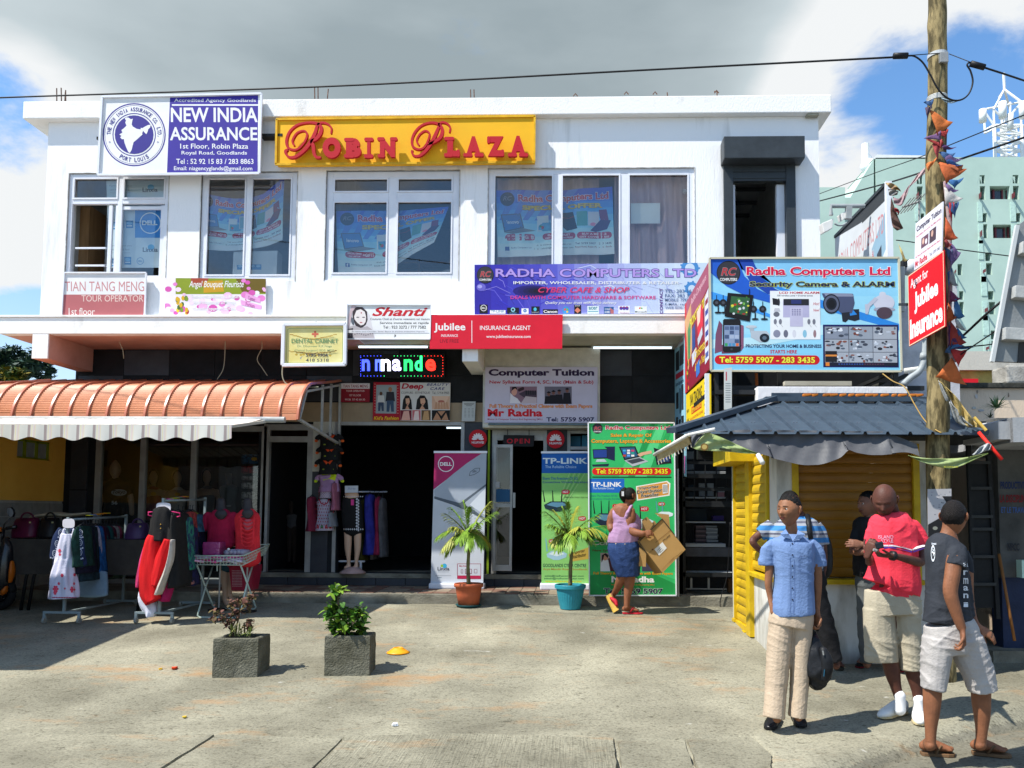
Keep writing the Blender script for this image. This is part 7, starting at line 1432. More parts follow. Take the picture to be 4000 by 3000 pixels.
def fan(par,nm,c,A,Bp,Y0,m,n=14,rows=6,wav=.02,Y1=None):
 mb=Q(m);A=cat_rom(A,5);Bp=cat_rom(Bp,5);k=min(len(A),len(Bp));Y1=Y0 if Y1 is None else Y1
 for i in rg(k):
  for j in rg(rows+1):
   t_=j/rows;x=A[i][0]+(Bp[i][0]-A[i][0])*t_;y=A[i][1]+(Bp[i][1]-A[i][1])*t_;mb.v.append(tuple(P(c,x,y,Y0+(Y1-Y0)*t_+wav*sin(i*.9+j*1.3))))
 for i in rg(k-1):
  for j in rg(rows):q=i*(rows+1)+j;mb.fc([q,q+1,q+rows+2,q+rows+1])
 o=mb.mk(nm,par,sm_=1,recalc=0);md=o.modifiers.new('t','SOLIDIFY');md.thickness=.003;return o
fan(t2,'tarpaulin_sheet','c4',[(105,305),(110,320),(190,350),(300,400),(445,462)],[(10,425),(60,440),(160,445),(300,455),(446,466)],7.18,gt)
s=Sign(t2,P('c4',10,300,7.12),P('c4',450,300,7.12),P('c4',10,470,7.12),pts=((10,300),(450,300),(10,470)));s.el(88,418,26,24,'7a5a28');s.el(88,418,17,16,'c0a860');s.pg([(190,424),(270,436),(265,450),(185,438)],'30341c');s.done('tarpaulin_print')
fan(t2,'tarpaulin_flap','c4',[(-5,340),(40,330),(100,320),(110,318)],[(10,430),(30,400),(70,360),(112,322)],7.2,tarp)
t3=TG('green_tarpaulin','green tarpaulin strip sagging at the right end of the kiosk roof','tarpaulin',(3.7,7.2,1.95));fan(t3,'tarpaulin_sheet','c4',[(1440,475),(1600,495),(1800,490),(1975,460)],[(1445,478),(1600,540),(1750,556),(1970,466)],7.2,gt);fan(t3,'tarpaulin_flap','e2',[(1545,1165),(1600,1110),(1670,1065),(1700,1070)],[(1560,1170),(1640,1140),(1690,1120),(1715,1085)],7.1,mat('clear_tarp',(.35,.37,.38),.4))
s=Sign(t3,P('c4',1600,520,7.15),P('c4',1800,520,7.15),P('c4',1600,560,7.15),pts=((1600,520),(1800,520),(1600,560)));s.tx('KOMAR',1680,545,1775,556,'c8c03a',.02);s.done('tarpaulin_print')
pv=mat('white_pvc',(.66,.66,.62),.4,bump=0)
def pipe(lab,cid,a,b,Ya,Yb2,r,m=pv,name='pipe',cat='pipe'):Q(m).tb([P(cid,*a,Ya),P(cid,*b,Yb2)],r,12).mk(name,sm_=1,label=lab,cat=cat)
pipe('white pipe sticking out below the left hip of the kiosk roof','b3',(1965,1215),(2195,1165),7.25,7.1,.017);pipe('long white pipe of the rolled blind in front of the green board','b3',(1672,1385),(1965,1215),8.6,7.6,.019)
pipe('white pipe end poking out of the tarpaulin corner','c4',(445,472),(475,525),7.1,7.0,.022);pipe('red rod slanting from the right corner of the kiosk roof','e2',(1600,970),(1800,1205),7.2,7.05,.015,ink('e8281c'),'rod','rod')
t=TG('rolled_blind','tan slatted blind hanging below the white pipe beside the green board','blind',P('b3',1800,1400,8.2));q=[P('b3',1690,1390,8.55),P('b3',1965,1232,7.6),P('b3',1985,1285,7.65),P('b3',1705,1438,8.55)];Q(mat('tan_blind',(.42,.34,.18),.7,(.30,.24,.12),scale=18,bump=.2)).hx(q,(.02,.03,0)).mk('blind_panel',t)
for i in rg(12):a=q[3].lerp(q[2],i/11);Q(ink('d8d4c4')).tb([a,a+Vec((.01,0,-.04))],.005,5).mk('lacing',t)
t=TG('parapet_wall','stained white parapet wall right behind the kiosk roof','wall',(3,9.1,2.6));a=P('b4',722,1125,8.95);b=P('b4',1900,1125,8.95);Q(dirty('stained_white',(.72,.71,.72),(.5,.48,.46),(.3,.45))).box(a.x,b.x,8.95,9.12,2.5,a.z).mk('parapet',t,bv_=.008);q=[P('e2',1035,570,8.96),P('e2',1160,200,9.6),P('e2',1160,760,8.96),P('e2',1085,745,8.9)]
Q(mat('grey_white_wall',(.55,.55,.58),.8)).hx([(b.x,9.3,2.3),(b.x+.75,9.3,2.3),(b.x+.75,9.3,4.3),(b.x+.02,9.3,4.0)],(0,.1,0)).mk('side_wall',t)
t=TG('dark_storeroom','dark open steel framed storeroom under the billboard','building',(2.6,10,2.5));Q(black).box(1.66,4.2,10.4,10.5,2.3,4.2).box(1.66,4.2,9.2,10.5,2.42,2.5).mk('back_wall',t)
Q(steelk).bar((1.65,9.12,2.98),(2.25,9.12,2.98),.14,.05).mk('beam',t);Q(steelk).bar((1.65,9.12,2.98),(1.65,10.2,2.98),.14,.05).mk('beam',t)
for x in(1.75,1.98,2.3,2.52):Q(steelk).bar((x,9.6,2.5),(x,9.6,3.3),.045).mk('post',t)
Q(ink('b8622c')).bar((2.24,9.5,2.7),(2.22,9.5,3.3),.03).mk('wooden_post',t)
Q(greym).box(2.75,3.6,10.2,10.3,2.5,3.3).mk('inner_wall',t)
gpv=mat('grey_conduit',(.34,.37,.38),.45,bump=.05)
t=TG('conduit','bent grey plastic conduit rising behind the red pole sign','pipe',P('e2',1000,560,8.7));Q(gpv).tb([Vec(p)for p in cat_rom([tuple(P('e2',x,y,8.75))for x,y in((945,560),(1010,500),(1080,450),(1120,380),(1135,300),(1142,180),(1150,60))],5)],.035,12).mk('pipe_run',t,sm_=1);Q(pv).tb([P('e2',960,440,8.8),P('e2',1040,430,8.8),P('e2',1150,412,8.8)],.03,12).mk('pipe_run',t,sm_=1);Q(gpv).tb([P('e2',1128,290,8.75),P('e2',1118,340,8.75)],.04,12).mk('coupling',t,sm_=1)
t=TG('meter_box','pale cylindrical tank and grey post beside the billboard edge','tank',P('e5',1520,1540,9.2));Q(ink('d8dce0')).lt(P('e5',1525,1560,9.2),[(.0,0),(.07,0),(.07,.14),(.05,.16),(0,.165)],20).mk('tank',t,sm_=1);Q(grey_alu).bar(P('e1',38,570,9.1),P('e1',38,860,9.1),.05).mk('post',t);Q(steelk).bar(P('e5',1400,1430,9.2),P('e5',1700,1440,9.2),.08).mk('beam',t);Q(black).bar(P('e1',25,812,9.0),P('e1',78,812,8.6),.03).mk('arm',t)
XP=3.82
t=TG('raised_fascia_sign','faded computer shop fascia sign turned sideways at the roof corner','sign',(XP,10,4.3));A=PXw('e5',1185,425,XP);yB=11.4;zt2,zb2=A.z,A.z-1.25
s=Sign(t,Vec((XP,yB,zt2)),Vec((XP,A.y,zt2)),Vec((XP,yB,zb2)),pts=((0,0),(100,0),(0,50)));s.bd('cfd4d8',.03)
s.pg([(0,0),(100,0),(100,6),(55,6),(0,0)],'3c4044');s.pg([(56,0),(100,0),(100,7),(58,7)],'3c4044');s.pg([(75,25),(100,12),(100,50),(78,50)],'8fb0c4');s.pg([(84,30),(92,27),(92,42),(84,44)],'3c4450');s.pg([(93,34),(99,31),(99,42),(93,44)],'dce4ea');s.pg([(73,32),(77,26),(80,34),(76,41)],'c86a70')
s.tx('RADHA COMPUTERS LTD',3,12,97,22,'c4868c',.0,sp=1.1);s.tx('IMPORTER WHOLESALER',30,26,80,29,'b8c0cc');s.tx('Importer, Wholesaler, Dealer in Quick Delivery',30,33,97,37,'c88a90');s.done()
Q(alu).bar((XP+.03,A.y-.02,zb2-.1),(XP+.03,A.y-.02,zt2+.05),.07,.05).mk('post',t);Q(shm).bar((XP,A.y,zt2+.02),(XP,yB,zt2+.02),.03,.04).mk('top_rail',t)
t=TG('camera_bracket','grey pipe bracket with two white floodlight boxes beside the raised sign','lamp bracket',P('e5',700,680,10.2));Yc=10.0
Q(gpv).tb([P('e5',485,800,Yc),P('e5',485,680,Yc),P('e5',920,680,Yc)],.028,10).mk('pipe_arm',t);Q(gpv).bar(P('e5',715,690,Yc),P('e5',705,850,Yc),.07).mk('drop_arm',t)
for x0,y0,w,h in((370,900,150,130),(610,780,120,90)):
 p=P('e5',x0,y0,Yc);k=msc('e5',Yc);mb=Q(ink('e6e4e0'));mb.hx([p,p+Vec((w*k,0,.06)),p+Vec((w*k*.9,0,.06-h*k)),p+Vec((.02,0,-h*k))],(0,.15,.02));mb.mk('lamp_box',t,bv_=.008)
Q(gpv).tb([Vec(p)for p in cat_rom([tuple(P('e5',x,y,Yc))for x,y in((530,905),(580,930),(640,925),(690,895))],4)],.012,8).mk('cable',t,sm_=1)
pole=TG('utility_pole','knotty weathered wooden utility pole rising through the kiosk roof','pole',(3.44,7.45,0));YP=7.45
def wood_mat():
 m=mat('weathered_wood',(.27,.21,.10),.85,(.07,.055,.025),scale=10,stretch=(2,2,.5),contrast=(.42,.58),bump=.5,bscale=14,detail=10);return m
mb=Q(wood_mat());pts=[];ctr=[('d4',1032,-40),('d4',1036,100),('d4',1034,250),('d4',1036,400),('d4',1036,580),('d4',1034,760),('d4',1030,950),('d4',1022,1200),('d4',1024,1450)]
cen=[P(*c,YP)for c in ctr]+[P('e2',1245,300,YP),P('e2',1250,600,YP),P('e2',1245,900,YP),P('c4',1640,600,YP)]
cen.append(Vec((cen[-1].x+.01,YP,0)));rad=[.077,.083,.083,.083,.086,.088,.088,.090,.092,.098,.100,.103,.104,.108]
fc=cat_rom([(*c,r)for c,r in zip(cen,rad)],8);rings=[]
for i,p in en(fc):
 rr=[]
 for k in rg(20):
  g=2*pi*k/20;f=1+.05*noise.noise((cos(g)*1.2,sin(g)*1.2,p[2]*1.4))+.025*sin(g*3+p[2]*.7)
  for kz,kg,ka in((5.95,0.3,.12),(6.3,3.0,.10),(4.92,0.1,.09),(4.1,2.9,.07),(3.0,.2,.06)):f+=ka*exp(-((p[2]-kz)/.07)**2)*max(0,cos(g-kg))**2
  rr.append(Vec((p[0]+p[3]*f*cos(g),YP+p[3]*f*sin(g),p[2])))
 rings.append(rr)
mb.ring(rings);mb.mk('pole_shaft',pole,sm_=1)
Q(wood_mat()).tb([cen[0]+Zv(-.02),cen[0]+Vec((.02,0,1.2))],[.077,.07],20).mk('pole_top',pole,sm_=1)
zc=P('d4',1040,405,YP).z;mb=Q(ink('b8bcc0'));mb.lt((cen[3].x,YP,zc-.02),[(.088,0),(.091,0),(.091,.035),(.088,.035)],24);mb.mk('metal_strap',pole);pc=P('d4',1078,395,YP-.09);Q(grey_alu).box(pc.x-.04,pc.x+.04,YP-.11,YP-.07,pc.z-.08,pc.z+.02).mk('clamp',pole,bv_=.006)
def cable(lab,pts,r=.008,m=None):return wire(lab,pts,r,m or blackw,'overhead_cable','cable')
cl=P('d4',720,405,7.2);
w0=[P('g',-400,228,9.5),P('g',0,211,9),P('g',700,187,8.2),P('g',1400,151,7.6),P('d4',720,412,YP-.3)]
cable('black overhead cable crossing above the roof from the left to the pole',w0,.009)
for(a,b,l)in(((720,403),(820,401),'black cable joint sleeve left of the pole'),((1275,458),(1375,485),'black cable joint sleeve right of the pole')):
 Q(blackw).tb([P('d4',*a,YP-.25),P('d4',*b,YP-.25)],.028,12).mk('cable_joint',sm_=1,label=l,cat='cable joint')
cable('thin strain wire from the left cable joint to the pole clamp',[P('d4',820,400,YP-.25),P('d4',1060,382,YP-.1)],.004);cable('thin strain wire from the right cable joint to the pole clamp',[P('d4',1280,450,YP-.25),P('d4',1120,388,YP-.1)],.004)
cable('black cable leaving the frame at the upper right',[P('d4',1375,487,YP-.25),P('d4',1659,580,YP),P('d4',2300,800,YP+1)],.009)
cable('looped black cable joining both overhead cables round the pole',[P('d4',x,y,YP-.22)for x,y in((820,402),(870,405),(930,450),(985,540),(1030,625),(1085,690),(1150,722),(1215,715),(1265,670),(1290,590),(1275,515),(1250,470),(1262,452),(1285,455))],.008)
cable('thin overhead wire crossing the blue sky above the mint building',[P('d4',188,1395,14),P('d4',560,1255,12),P('d4',900,1135,10),P('d4',1110,1050,9),P('d4',1659,828,7.8),P('d4',2100,650,7)],.006)
cable('thicker overhead wire passing the top of the raised sign',[P('d4',188,1447,13),P('d4',650,1325,10),P('d4',950,1232,8.2),P('d4',1160,1160,7.7),P('d4',1659,990,7),P('d4',2100,840,6.6)],.010)
cable('twisted black cable running from the pole flags up to the corrugated roof',[P('e1',320,1110,YP),P('e1',440,1010,7.3),P('e1',580,880,7.1),P('e1',705,775,7)],.011);cable('lower thin cable from the flags to the corrugated roof',[P('e1',330,1200,YP),P('e1',480,1095,7.2),P('e1',665,972,7)],.006);cable('slack thin cable from the flags to the grey roof edge',[P('e1',400,1090,7.3),P('e1',560,1078,7.2),P('e1',650,1066,7)],.006)
cable('pair of thin wires crossing before the mint building',[P('e1',0,395,12),P('e1',120,410,12),P('e1',380,452,12),P('e1',830,510,12)],.008)
cable('yellow brown string draped over the kiosk roof to the pole',[P('e2',x,y,7.9-.1*i)for i,(x,y)in en(((770,465),(860,530),(960,580),(1040,720),(1120,850),(1200,930),(1275,975)))],.006,ink('a88848'))
random.seed(11)
fc_=['c8683c','d0743c','b04a4a','7a5a84','3f5f8c','c8704a','8c3a4c','5a7a9c','4a6a98','a85a4a','76608c','c0503c','b8b4b0']
def flag(pts,c,Y,lab):
 n=6;rgba=lin(c);m=mat('flag_'+c,tuple(x*.9 for x in rgba),.8,tuple(x*.6 for x in rgba),scale=9,bump=.2);mb=Q(m);A,Bq,Cq=[P(cidf,*p,Y)for p in pts];g=(A+Bq+Cq)/3;A,Bq,Cq=[g+(q-g)*1.28 for q in(A,Bq,Cq)]
 for i in rg(n+1):
  for j in rg(n+1-i):
   a,b=i/n,j/n;p=A*(1-a-b)+Bq*a+Cq*b;mb.v.append(tuple(p+Vec((.004*sin(9*b),-.035*abs(sin(4*a+3*b))*(a+b)-.01,.006*sin(8*a)))))
 idx={};k=0
 for i in rg(n+1):
  for j in rg(n+1-i):idx[(i,j)]=k;k+=1
 for i in rg(n):
  for j in rg(n-i):
   mb.fc([idx[(i,j)],idx[(i+1,j)],idx[(i,j+1)]])
   if i+j<n-1:mb.fc([idx[(i+1,j)],idx[(i+1,j+1)],idx[(i,j+1)]])
 o=mb.mk('bunting_flag',sm_=1,recalc=0,label=lab,cat='flag',group='cloth bunting flags wound round the pole');md=o.modifiers.new('t','SOLIDIFY');md.thickness=.002
cidf='d4'
F4=[(((985,812),(1115,895),(1030,962)),'d0743c','orange pennant, topmost of the flags on the pole front'),(((940,745),(990,735),(985,785)),'3f5f8c','small blue flag on the left of the pole above the orange pennant'),(((945,790),(975,785),(955,870)),'5a4a5c','dark violet flag at the left edge of the pole'),(((1030,965),(1095,950),(1085,1000)),'a83a3a','red flag right under the topmost orange pennant'),(((950,1000),(1040,965),(1045,1015)),'7a5a84','violet flag wrapped across the pole'),(((965,1015),(1055,1035),(1050,1070)),'a83a3a','brick red flag wrapped under the violet one'),(((1000,1050),(1050,1030),(1025,1150)),'b04a4a','long red flag hanging in the middle of the pole'),(((1060,1050),(1145,1075),(1075,1085)),'5a3a64','purple flag pointing right at the wire height'),(((1050,1105),(1140,1120),(1090,1165)),'3f5f8c','blue flag in the bundle right of the pole'),(((1070,1110),(1185,1160),(1100,1185)),'76608c','mauve flag in the bundle right of the pole'),(((1090,1140),(1190,1200),(1100,1190)),'3a5a94','dark blue flag at the bottom of the bundle'),(((955,1190),(1010,1160),(960,1240)),'d0743c','orange flag left of the bundle knot'),(((1050,1185),(1210,1235),(1095,1310)),'c8683c','large orange flag right of the pole under the bundle'),(((1080,1190),(1195,1205),(1180,1245)),'c8704a','folded orange flag behind the large one'),(((1110,1310),(1200,1300),(1150,1355)),'3a6aa0','blue flag below the large orange flag'),(((1090,1330),(1165,1380),(1110,1390)),'76608c','mauve flag above the white flag'),(((1088,1368),(1190,1440),(1090,1480)),'c4c0bc','white flag on the right of the pole'),(((1100,1480),(1170,1475),(1150,1560)),'3f5f8c','blue grey flag under the white flag'),(((1105,1475),(1140,1480),(1130,1610)),'a03038','long dark red flag under the white flag')]
for p,c,l in F4:flag(p,c,YP-.13,l)
cidf='e1'
FE=[(((320,270),(380,385),(312,390)),'c8603a','orange flag beside the white pole sign'),(((310,390),(345,430),(312,455)),'8c3a3c','dark red flag stub beside the white pole sign'),(((350,430),(400,490),(345,570)),'76608c','mauve flag beside the red pole sign top'),(((312,455),(350,470),(345,550)),'4a6080','steel blue flag beside the red pole sign top'),(((350,570),(385,690),(338,670)),'9aa0a0','pale grey flag beside the red pole sign'),(((330,620),(350,600),(335,720)),'3f6a9c','blue flag close to the red pole sign'),(((350,735),(400,780),(345,800)),'7a3a5c','plum flag at the middle of the red pole sign'),(((375,770),(425,890),(370,900)),'4a7aa8','sky blue flag right of the red pole sign'),(((335,820),(372,900),(318,930)),'b85a2c','rust orange flag at the lower red pole sign'),(((380,905),(447,985),(385,960)),'b4bcb8','pale green grey flag pointing right'),(((355,945),(430,1060),(345,1080)),'a04038','brown red flag below the red pole sign'),(((390,970),(440,1030),(400,1030)),'3a6a9c','blue flag below the pale grey flag'),(((340,960),(400,1090),(335,1080)),'50305c','dark purple flag below the red pole sign'),(((380,1070),(475,1098),(350,1105)),'3f70a0','blue flag stretched to the right'),(((355,1115),(438,1120),(395,1205)),'b83a38','red pennant above the lowest orange flag'),(((355,1180),(425,1325),(270,1280)),'d0703c','lowest orange pennant lying on the pole'),(((15,435),(58,528),(35,525)),'c8b878','thin yellow pennant right of the billboard top'),(((318,1120),(350,1060),(345,1130)),'3f5a7c','dull blue flag behind the red pennant')]
for p,c,l in FE:flag(p,c,YP-.14,l)
cidf='e1'
mb=Q(mat('cloth_rope',(.42,.30,.28),.9,(.25,.18,.2),scale=30,bump=.3))
cr=[P('e1',318,15,YP-.1),P('e1',335,180,YP-.1),P('e1',350,330,YP-.1),P('e1',345,500,YP-.1),P('e1',352,700,YP-.1),P('e1',345,900,YP-.1),P('e1',350,1100,YP-.1),P('e1',380,1190,YP-.1)]
mb.tb([Vec(p)for p in cat_rom([tuple(p)for p in cr],5)],.02,8);mb.mk('cloth_rope',sm_=1,label='twisted cloth strip holding the flags along the pole',cat='rope')
t=TG('flag_string','string of faded cloth from the raised sign corner to the pole','bunting',P('e5',1300,900,YP+.4));fan(t,'faded_cloth','e5',[(1290,560),(1370,580),(1450,470),(1510,400),(1600,280),(1700,180)],[(1300,640),(1400,670),(1470,520),(1515,420),(1620,330),(1745,210)],YP+.5,mat('faded_mauve',(.40,.28,.28),.85,(.25,.17,.19),scale=8),Y1=YP+.45)
fan(t,'faded_cloth','e5',[(1190,380),(1260,380),(1340,420),(1390,490)],[(1240,440),(1290,470),(1330,470),(1385,490)],YP+.9,mat('ragged_yellow',(.40,.34,.12),.85,(.30,.14,.12),scale=12));fan(t,'faded_cloth','e5',[(1225,460),(1290,465),(1360,490)],[(1240,540),(1290,548),(1345,530)],YP+.9,mat('ragged_grey',(.36,.35,.33),.85));fan(t,'faded_cloth','e5',[(1265,560),(1310,700),(1370,860),(1420,970)],[(1255,700),(1265,850),(1290,950),(1340,1000)],YP+.9,mat('ragged_brown',(.18,.10,.08),.85,(.10,.06,.05),scale=9));fan(t,'faded_cloth','e5',[(1320,700),(1355,720),(1372,760)],[(1300,730),(1340,760),(1360,800)],YP+.88,mat('ragged_red',(.40,.05,.06),.85))
t=TG('white_tie_strips','white cloth strips tied round the pole with two fluttering ends','cloth',P('d4',1040,720,YP));mb=Q(ink('d0d2d0'));
for k in rg(4):mb.lt((cen[5].x,YP,P('d4',1030,735-k*9,YP).z),[(.089,0),(.094,.006),(.089,.012)],24)
mb.mk('cloth_wrap',t,sm_=1);fan(t,'cloth_tail','d4',[(1060,700),(1130,720),(1190,715)],[(1065,712),(1130,745),(1195,722)],YP-.13,ink('a8bcc8'))
t=TG('torn_wrapping','torn yellow and silver sacking leaning from the pole to the roof edge','sacking',P('e2',1500,900,7.2));fan(t,'sacking','e2',[(1235,505),(1320,620),(1400,780),(1450,890),(1500,925)],[(1300,560),(1400,660),(1500,790),(1560,870),(1640,930)],7.25,mat('sacking_tan',(.42,.32,.12),.8,(.28,.20,.07),scale=6,bump=.3),wav=.04);fan(t,'silver_lining','e2',[(1260,560),(1310,690),(1340,700)],[(1250,520),(1280,560),(1330,660)],7.22,mat('silver_film',(.34,.35,.34),.35),wav=.01);fan(t,'silver_lining','e2',[(1345,720),(1390,860),(1440,900),(1540,925)],[(1345,700),(1420,780),(1480,860),(1550,915)],7.23,mat('silver_film',0),wav=.03);Q(ink('c8a850')).tb([P('e2',1560,840,7.2),P('e2',1665,955,7.15)],.014,8).mk('stick',t)
def obl(name,lab,tl,tr,bl,YL,YR,col,pts):
 a,b,c=P('e1',*tl,YL),P('e1',*tr,YR),P('e1',*bl,YL);t=TG(name,lab,'sign',((a.x+b.x)/2,(YL+YR)/2,c.z));s=Sign(t,a,b,c,pts=pts);s.bd(col,.012);return s
s=obl('pole_tuition_sign','white computer tuition sign nailed slantwise on the wooden pole',(127,288),(302,145),(118,592),7.5,6.97,'dedde6',((0,0),(100,0),(0,90)))
s.tx('Computer Tuition',5,8,97,22,'2a1c40',.05);s.tx('New Syllabus Form 4, SC, Hsc (Main & Sub)',5,26,95,31,'c04060',.03);s.rt(25,38,52,58,'6c4a5c');s.rt(56,36,80,60,'4c3c48');s.el(33,46,4,6,'d8b0a0');s.el(66,44,4,6,'c8a090');s.el(44,50,4,5,'e4e0e8')
s.tx('Full Theory & Practical Classes with Exam Papers',4,65,96,70,'c84860',.03);s.tx('Mr Radha',3,74,50,86,'c81830',.05);s.tx('Tel: 5759 5907',58,78,97,84,'3a3c60',.02);s.done()
s=obl('pole_insurance_sign','red insurance agent sign nailed below the white sign on the pole',(76,628),(308,460),(85,1085),7.5,6.92,'dc1020',((0,0),(100,0),(0,100)))
for a,b in(((1,1),(99,1)),((1,99),(99,99)),((1,1),(1,99)),((99,1),(99,99))):s.ln([a,b],1.4,'e8d0b0')
s.tx('Agent for',8,8,58,24,'f8ecec',.02);s.tx('Jubilee',18,30,84,60,'f8f0f0',.06);s.tx('Insurance',4,64,94,92,'f8f0f0',.06);s.done()
s=sign('torn_poster','torn grey printed posters pasted low on the wooden pole','poster','e4',(178,520),(312,518),(180,790),YP-.115,'b0aeb0',.004)
for k in rg(30):x,y=uni(185,300),uni(530,690);s.rt(x,y,x+uni(4,14),y+uni(2,7),rch(['8a8a90','6c6c74','c4c4c8','9c8c98']))
s.pg([(260,560),(300,620),(250,680),(180,720),(180,790),(312,790),(312,560)],'1a1a1c');s.el(220,740,14,10,'8a8c80');s.done()
t=TG('beige_building','peeling beige wall with dark coping behind the wooden pole','building',(6,9.8,0));bm_=dirty('peeling_beige',(.62,.50,.38),(.50,.40,.30),(.33,.42));a=P('e2',1300,590,9.6);Q(bm_).box(3.75,14,9.6,9.8,0,a.z).mk('wall',t);Q(mat('mossy_coping',(.07,.07,.06),.95,(.03,.03,.025),scale=10,bump=.4)).box(3.7,14,9.55,9.85,a.z,P('e2',1300,545,9.6).z).mk('coping',t,bv_=.01)
for(x,y,w,h,c)in((1580,660,26,60,'c8c4c0'),(1560,760,50,30,'b8bcb8'),(1620,780,60,26,'a8acb0'),(1860,650,10,40,'8a7a68'),(1590,620,10,40,'9a8c7c')):
 p=P('e2',x,y,9.59);k=msc('e2',9.59);Q(ink(c)).hx([p+Vec((cos(g)*w*k*.5*uni(.6,1.2),0,sin(g)*h*k*.5*uni(.6,1.2)))for g in[i*.9 for i in rg(7)]],(0,.008,0)).mk('plaster_patch',t)
t=TG('yellow_shop_building','white and ochre building with a red sign behind the beige wall','building',(7,14,2));q=P('e2',1400,270,14);Q(dirty('old_white',(.55,.52,.46),(.38,.36,.32),(.35,.5))).box(4.6,9.8,14,16,P('e2',0,430,14).z,q.z).mk('wall',t);Q(mat('ochre_wall',(.55,.40,.12),.8)).box(4.6,9.6,14.1,16,0,P('e2',0,430,14).z).mk('wall',t);Q(ink('e01828')).box(P('e2',1440,505,14).x,P('e2',1595,505,14).x,14.0,14.08,P('e2',0,545,14).z,P('e2',0,505,14).z).mk('sign_panel',t)
Q(mat('weathered_block',(.42,.41,.38),.9,(.25,.24,.22),scale=6,bump=.3)).box(P('e2',1840,400,11).x,9,11,11.4,P('e2',0,545,11).z,P('e2',0,385,11).z).mk('parapet_block',t,bv_=.03)
t=TG('corrugated_canopy','grey corrugated canopy end jutting in at the upper right edge','canopy',(4.7,6.6,2.9));Yc=6.6;cm=mat('galvanised_sheet',(.26,.27,.27),.5,(.19,.20,.20),scale=3,bump=.15,metal=.2)
q=[P('e1',790,300,Yc),P('e1',860,250,Yc),P('e1',900,1190,Yc),P('e1',625,1180,Yc)];Q(cm).hx(q,(.0,.04,.0)).mk('sheet',t)
Q(ink('c4c8c8')).bar(P('e1',785,300,Yc-.02),P('e1',622,1185,Yc-.02),.03).mk('edge_flashing',t)
for x0,y in((800,450),(755,735),(690,1005)):a=P('e1',x0,y,Yc-.03);b=P('e1',900,y+12,Yc-.03);Q(mat('pale_batten',(.45,.46,.45),.6)).bar(a,b,.09,.10).mk('batten',t,bv_=.005)
Q(mat('dark_gap',(.05,.05,.05),.8)).hx([P('e1',800,1060,Yc-.01),P('e1',860,1050,Yc-.01),P('e1',860,1185,Yc-.01),P('e1',790,1188,Yc-.01)],(0,.02,0)).mk('gutter_end',t)
t=TG('painted_wall_shop','shaded shop wall with faded blue and red words beside the metal gate','building',(4.9,8.6,0));Yw=8.0;a=P('e2',1700,880,7.75);
cw=mat('canopy_concrete',(.42,.43,.45),.8,(.30,.31,.32),scale=2,bump=.15);mb=Q(cw)
p0,p1,p2,p3=P('e2',1500,905,8.6),P('e2',1700,885,7.9),P('e2',1890,842,7.2),P('e2',2100,838,7.2);h=[P('e2',1500,1120,8.6),P('e2',1700,1090,7.9),P('e2',1900,1055,7.2),P('e2',2100,1055,7.2)]
for a,b,c,d in((p0,p1,h[1],h[0]),(p1,p2,h[2],h[1]),(p2,p3,h[3],h[2])):mb.hx([a,b,c,d],(.05,.6,0))
mb.box(p1.x+.05,9,7.8,9.5,h[2].z+.02,p1.z);mb.box(p2.x-.1,9,7.25,7.9,h[2].z+.03,p2.z-.03);mb.mk('concrete_canopy',t)
x0=P('e4',570,300,8.3).x;Q(mat('shade_toned_white_wall',(.11,.11,.105),.85,(.05,.05,.048),scale=2,detail=9)).box(x0,8,8.3,8.5,.95,2.6).mk('wall',t);Q(mat('blue_dado',(.02,.03,.07),.7)).box(x0,8,8.29,8.5,0,.96).mk('dado',t)  # white wall and blue dado coloured dark to hold the canopy shade
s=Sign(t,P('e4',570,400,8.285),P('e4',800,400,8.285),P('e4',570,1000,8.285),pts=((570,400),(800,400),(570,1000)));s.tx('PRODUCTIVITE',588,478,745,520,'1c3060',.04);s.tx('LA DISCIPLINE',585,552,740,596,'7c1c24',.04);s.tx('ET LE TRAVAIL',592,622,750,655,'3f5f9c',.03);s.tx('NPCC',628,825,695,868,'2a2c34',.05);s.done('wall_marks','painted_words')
Q(ink('8a5a2c')).tb([P('e4',580,885,7.9),P('e4',668,1375,7.7)],.014,8).mk('broom_stick',sm_=1,label='brown wooden stick leaning against the painted wall',cat='stick');Q(ink('bfe0d0')).box(P('e4',708,920,8.1).x,P('e4',760,920,8.1).x,8.1,8.2,P('e4',0,1015,8.1).z,P('e4',0,915,8.1).z).mk('notice_card',label='pale green card on the painted wall at the right edge',cat='notice')
t=TG('metal_gate','open dark metal gate leaf between kiosk and painted wall','gate',(4.0,8.1,0));gm_=mat('dark_gate_metal',(.018,.019,.02),.7,(.01,.011,.012),scale=5,bump=.1);Yq=8.15
mb=Q(gm_)
fr4=[(405,230,535,1250)]
a0,a1=P('e4',408,230,Yq),P('e4',520,320,Yq);c0,c1=P('e4',430,1255,Yq+.1),P('e4',570,1250,Yq-.1)
Q(gm_).bar(P('e4',405,215,Yq),P('e4',440,1250,Yq),.04).mk('gate_stile',t);Q(gm_).bar(P('e4',520,330,Yq),P('e4',572,1250,Yq),.04).mk('gate_stile',t)
for k in rg(6):
 y0=380+k*0;ys=[370,515,675,745,900,1055,1195];y0,y1=ys[k],ys[k+1];f=lambda x,y:P('e4',x,y,Yq+.01);xa0=408+(y0-230)*.03;xa1=408+(y1-230)*.03;xb0=525+(y0-330)*.05;xb1=525+(y1-330)*.05
 Q(gm_).hx([f(xa0+6,y0+6),f(xb0-6,y0+6),f(xb1-6,y1-6),f(xa1+6,y1-6)],(0,.012,0)).mk('gate_panel',t);Q(mat('gate_rail',(.04,.042,.042),.6)).bar(P('e4',xa0,y0,Yq-.01),P('e4',xb0,y0,Yq-.01),.03).mk('gate_rail',t)
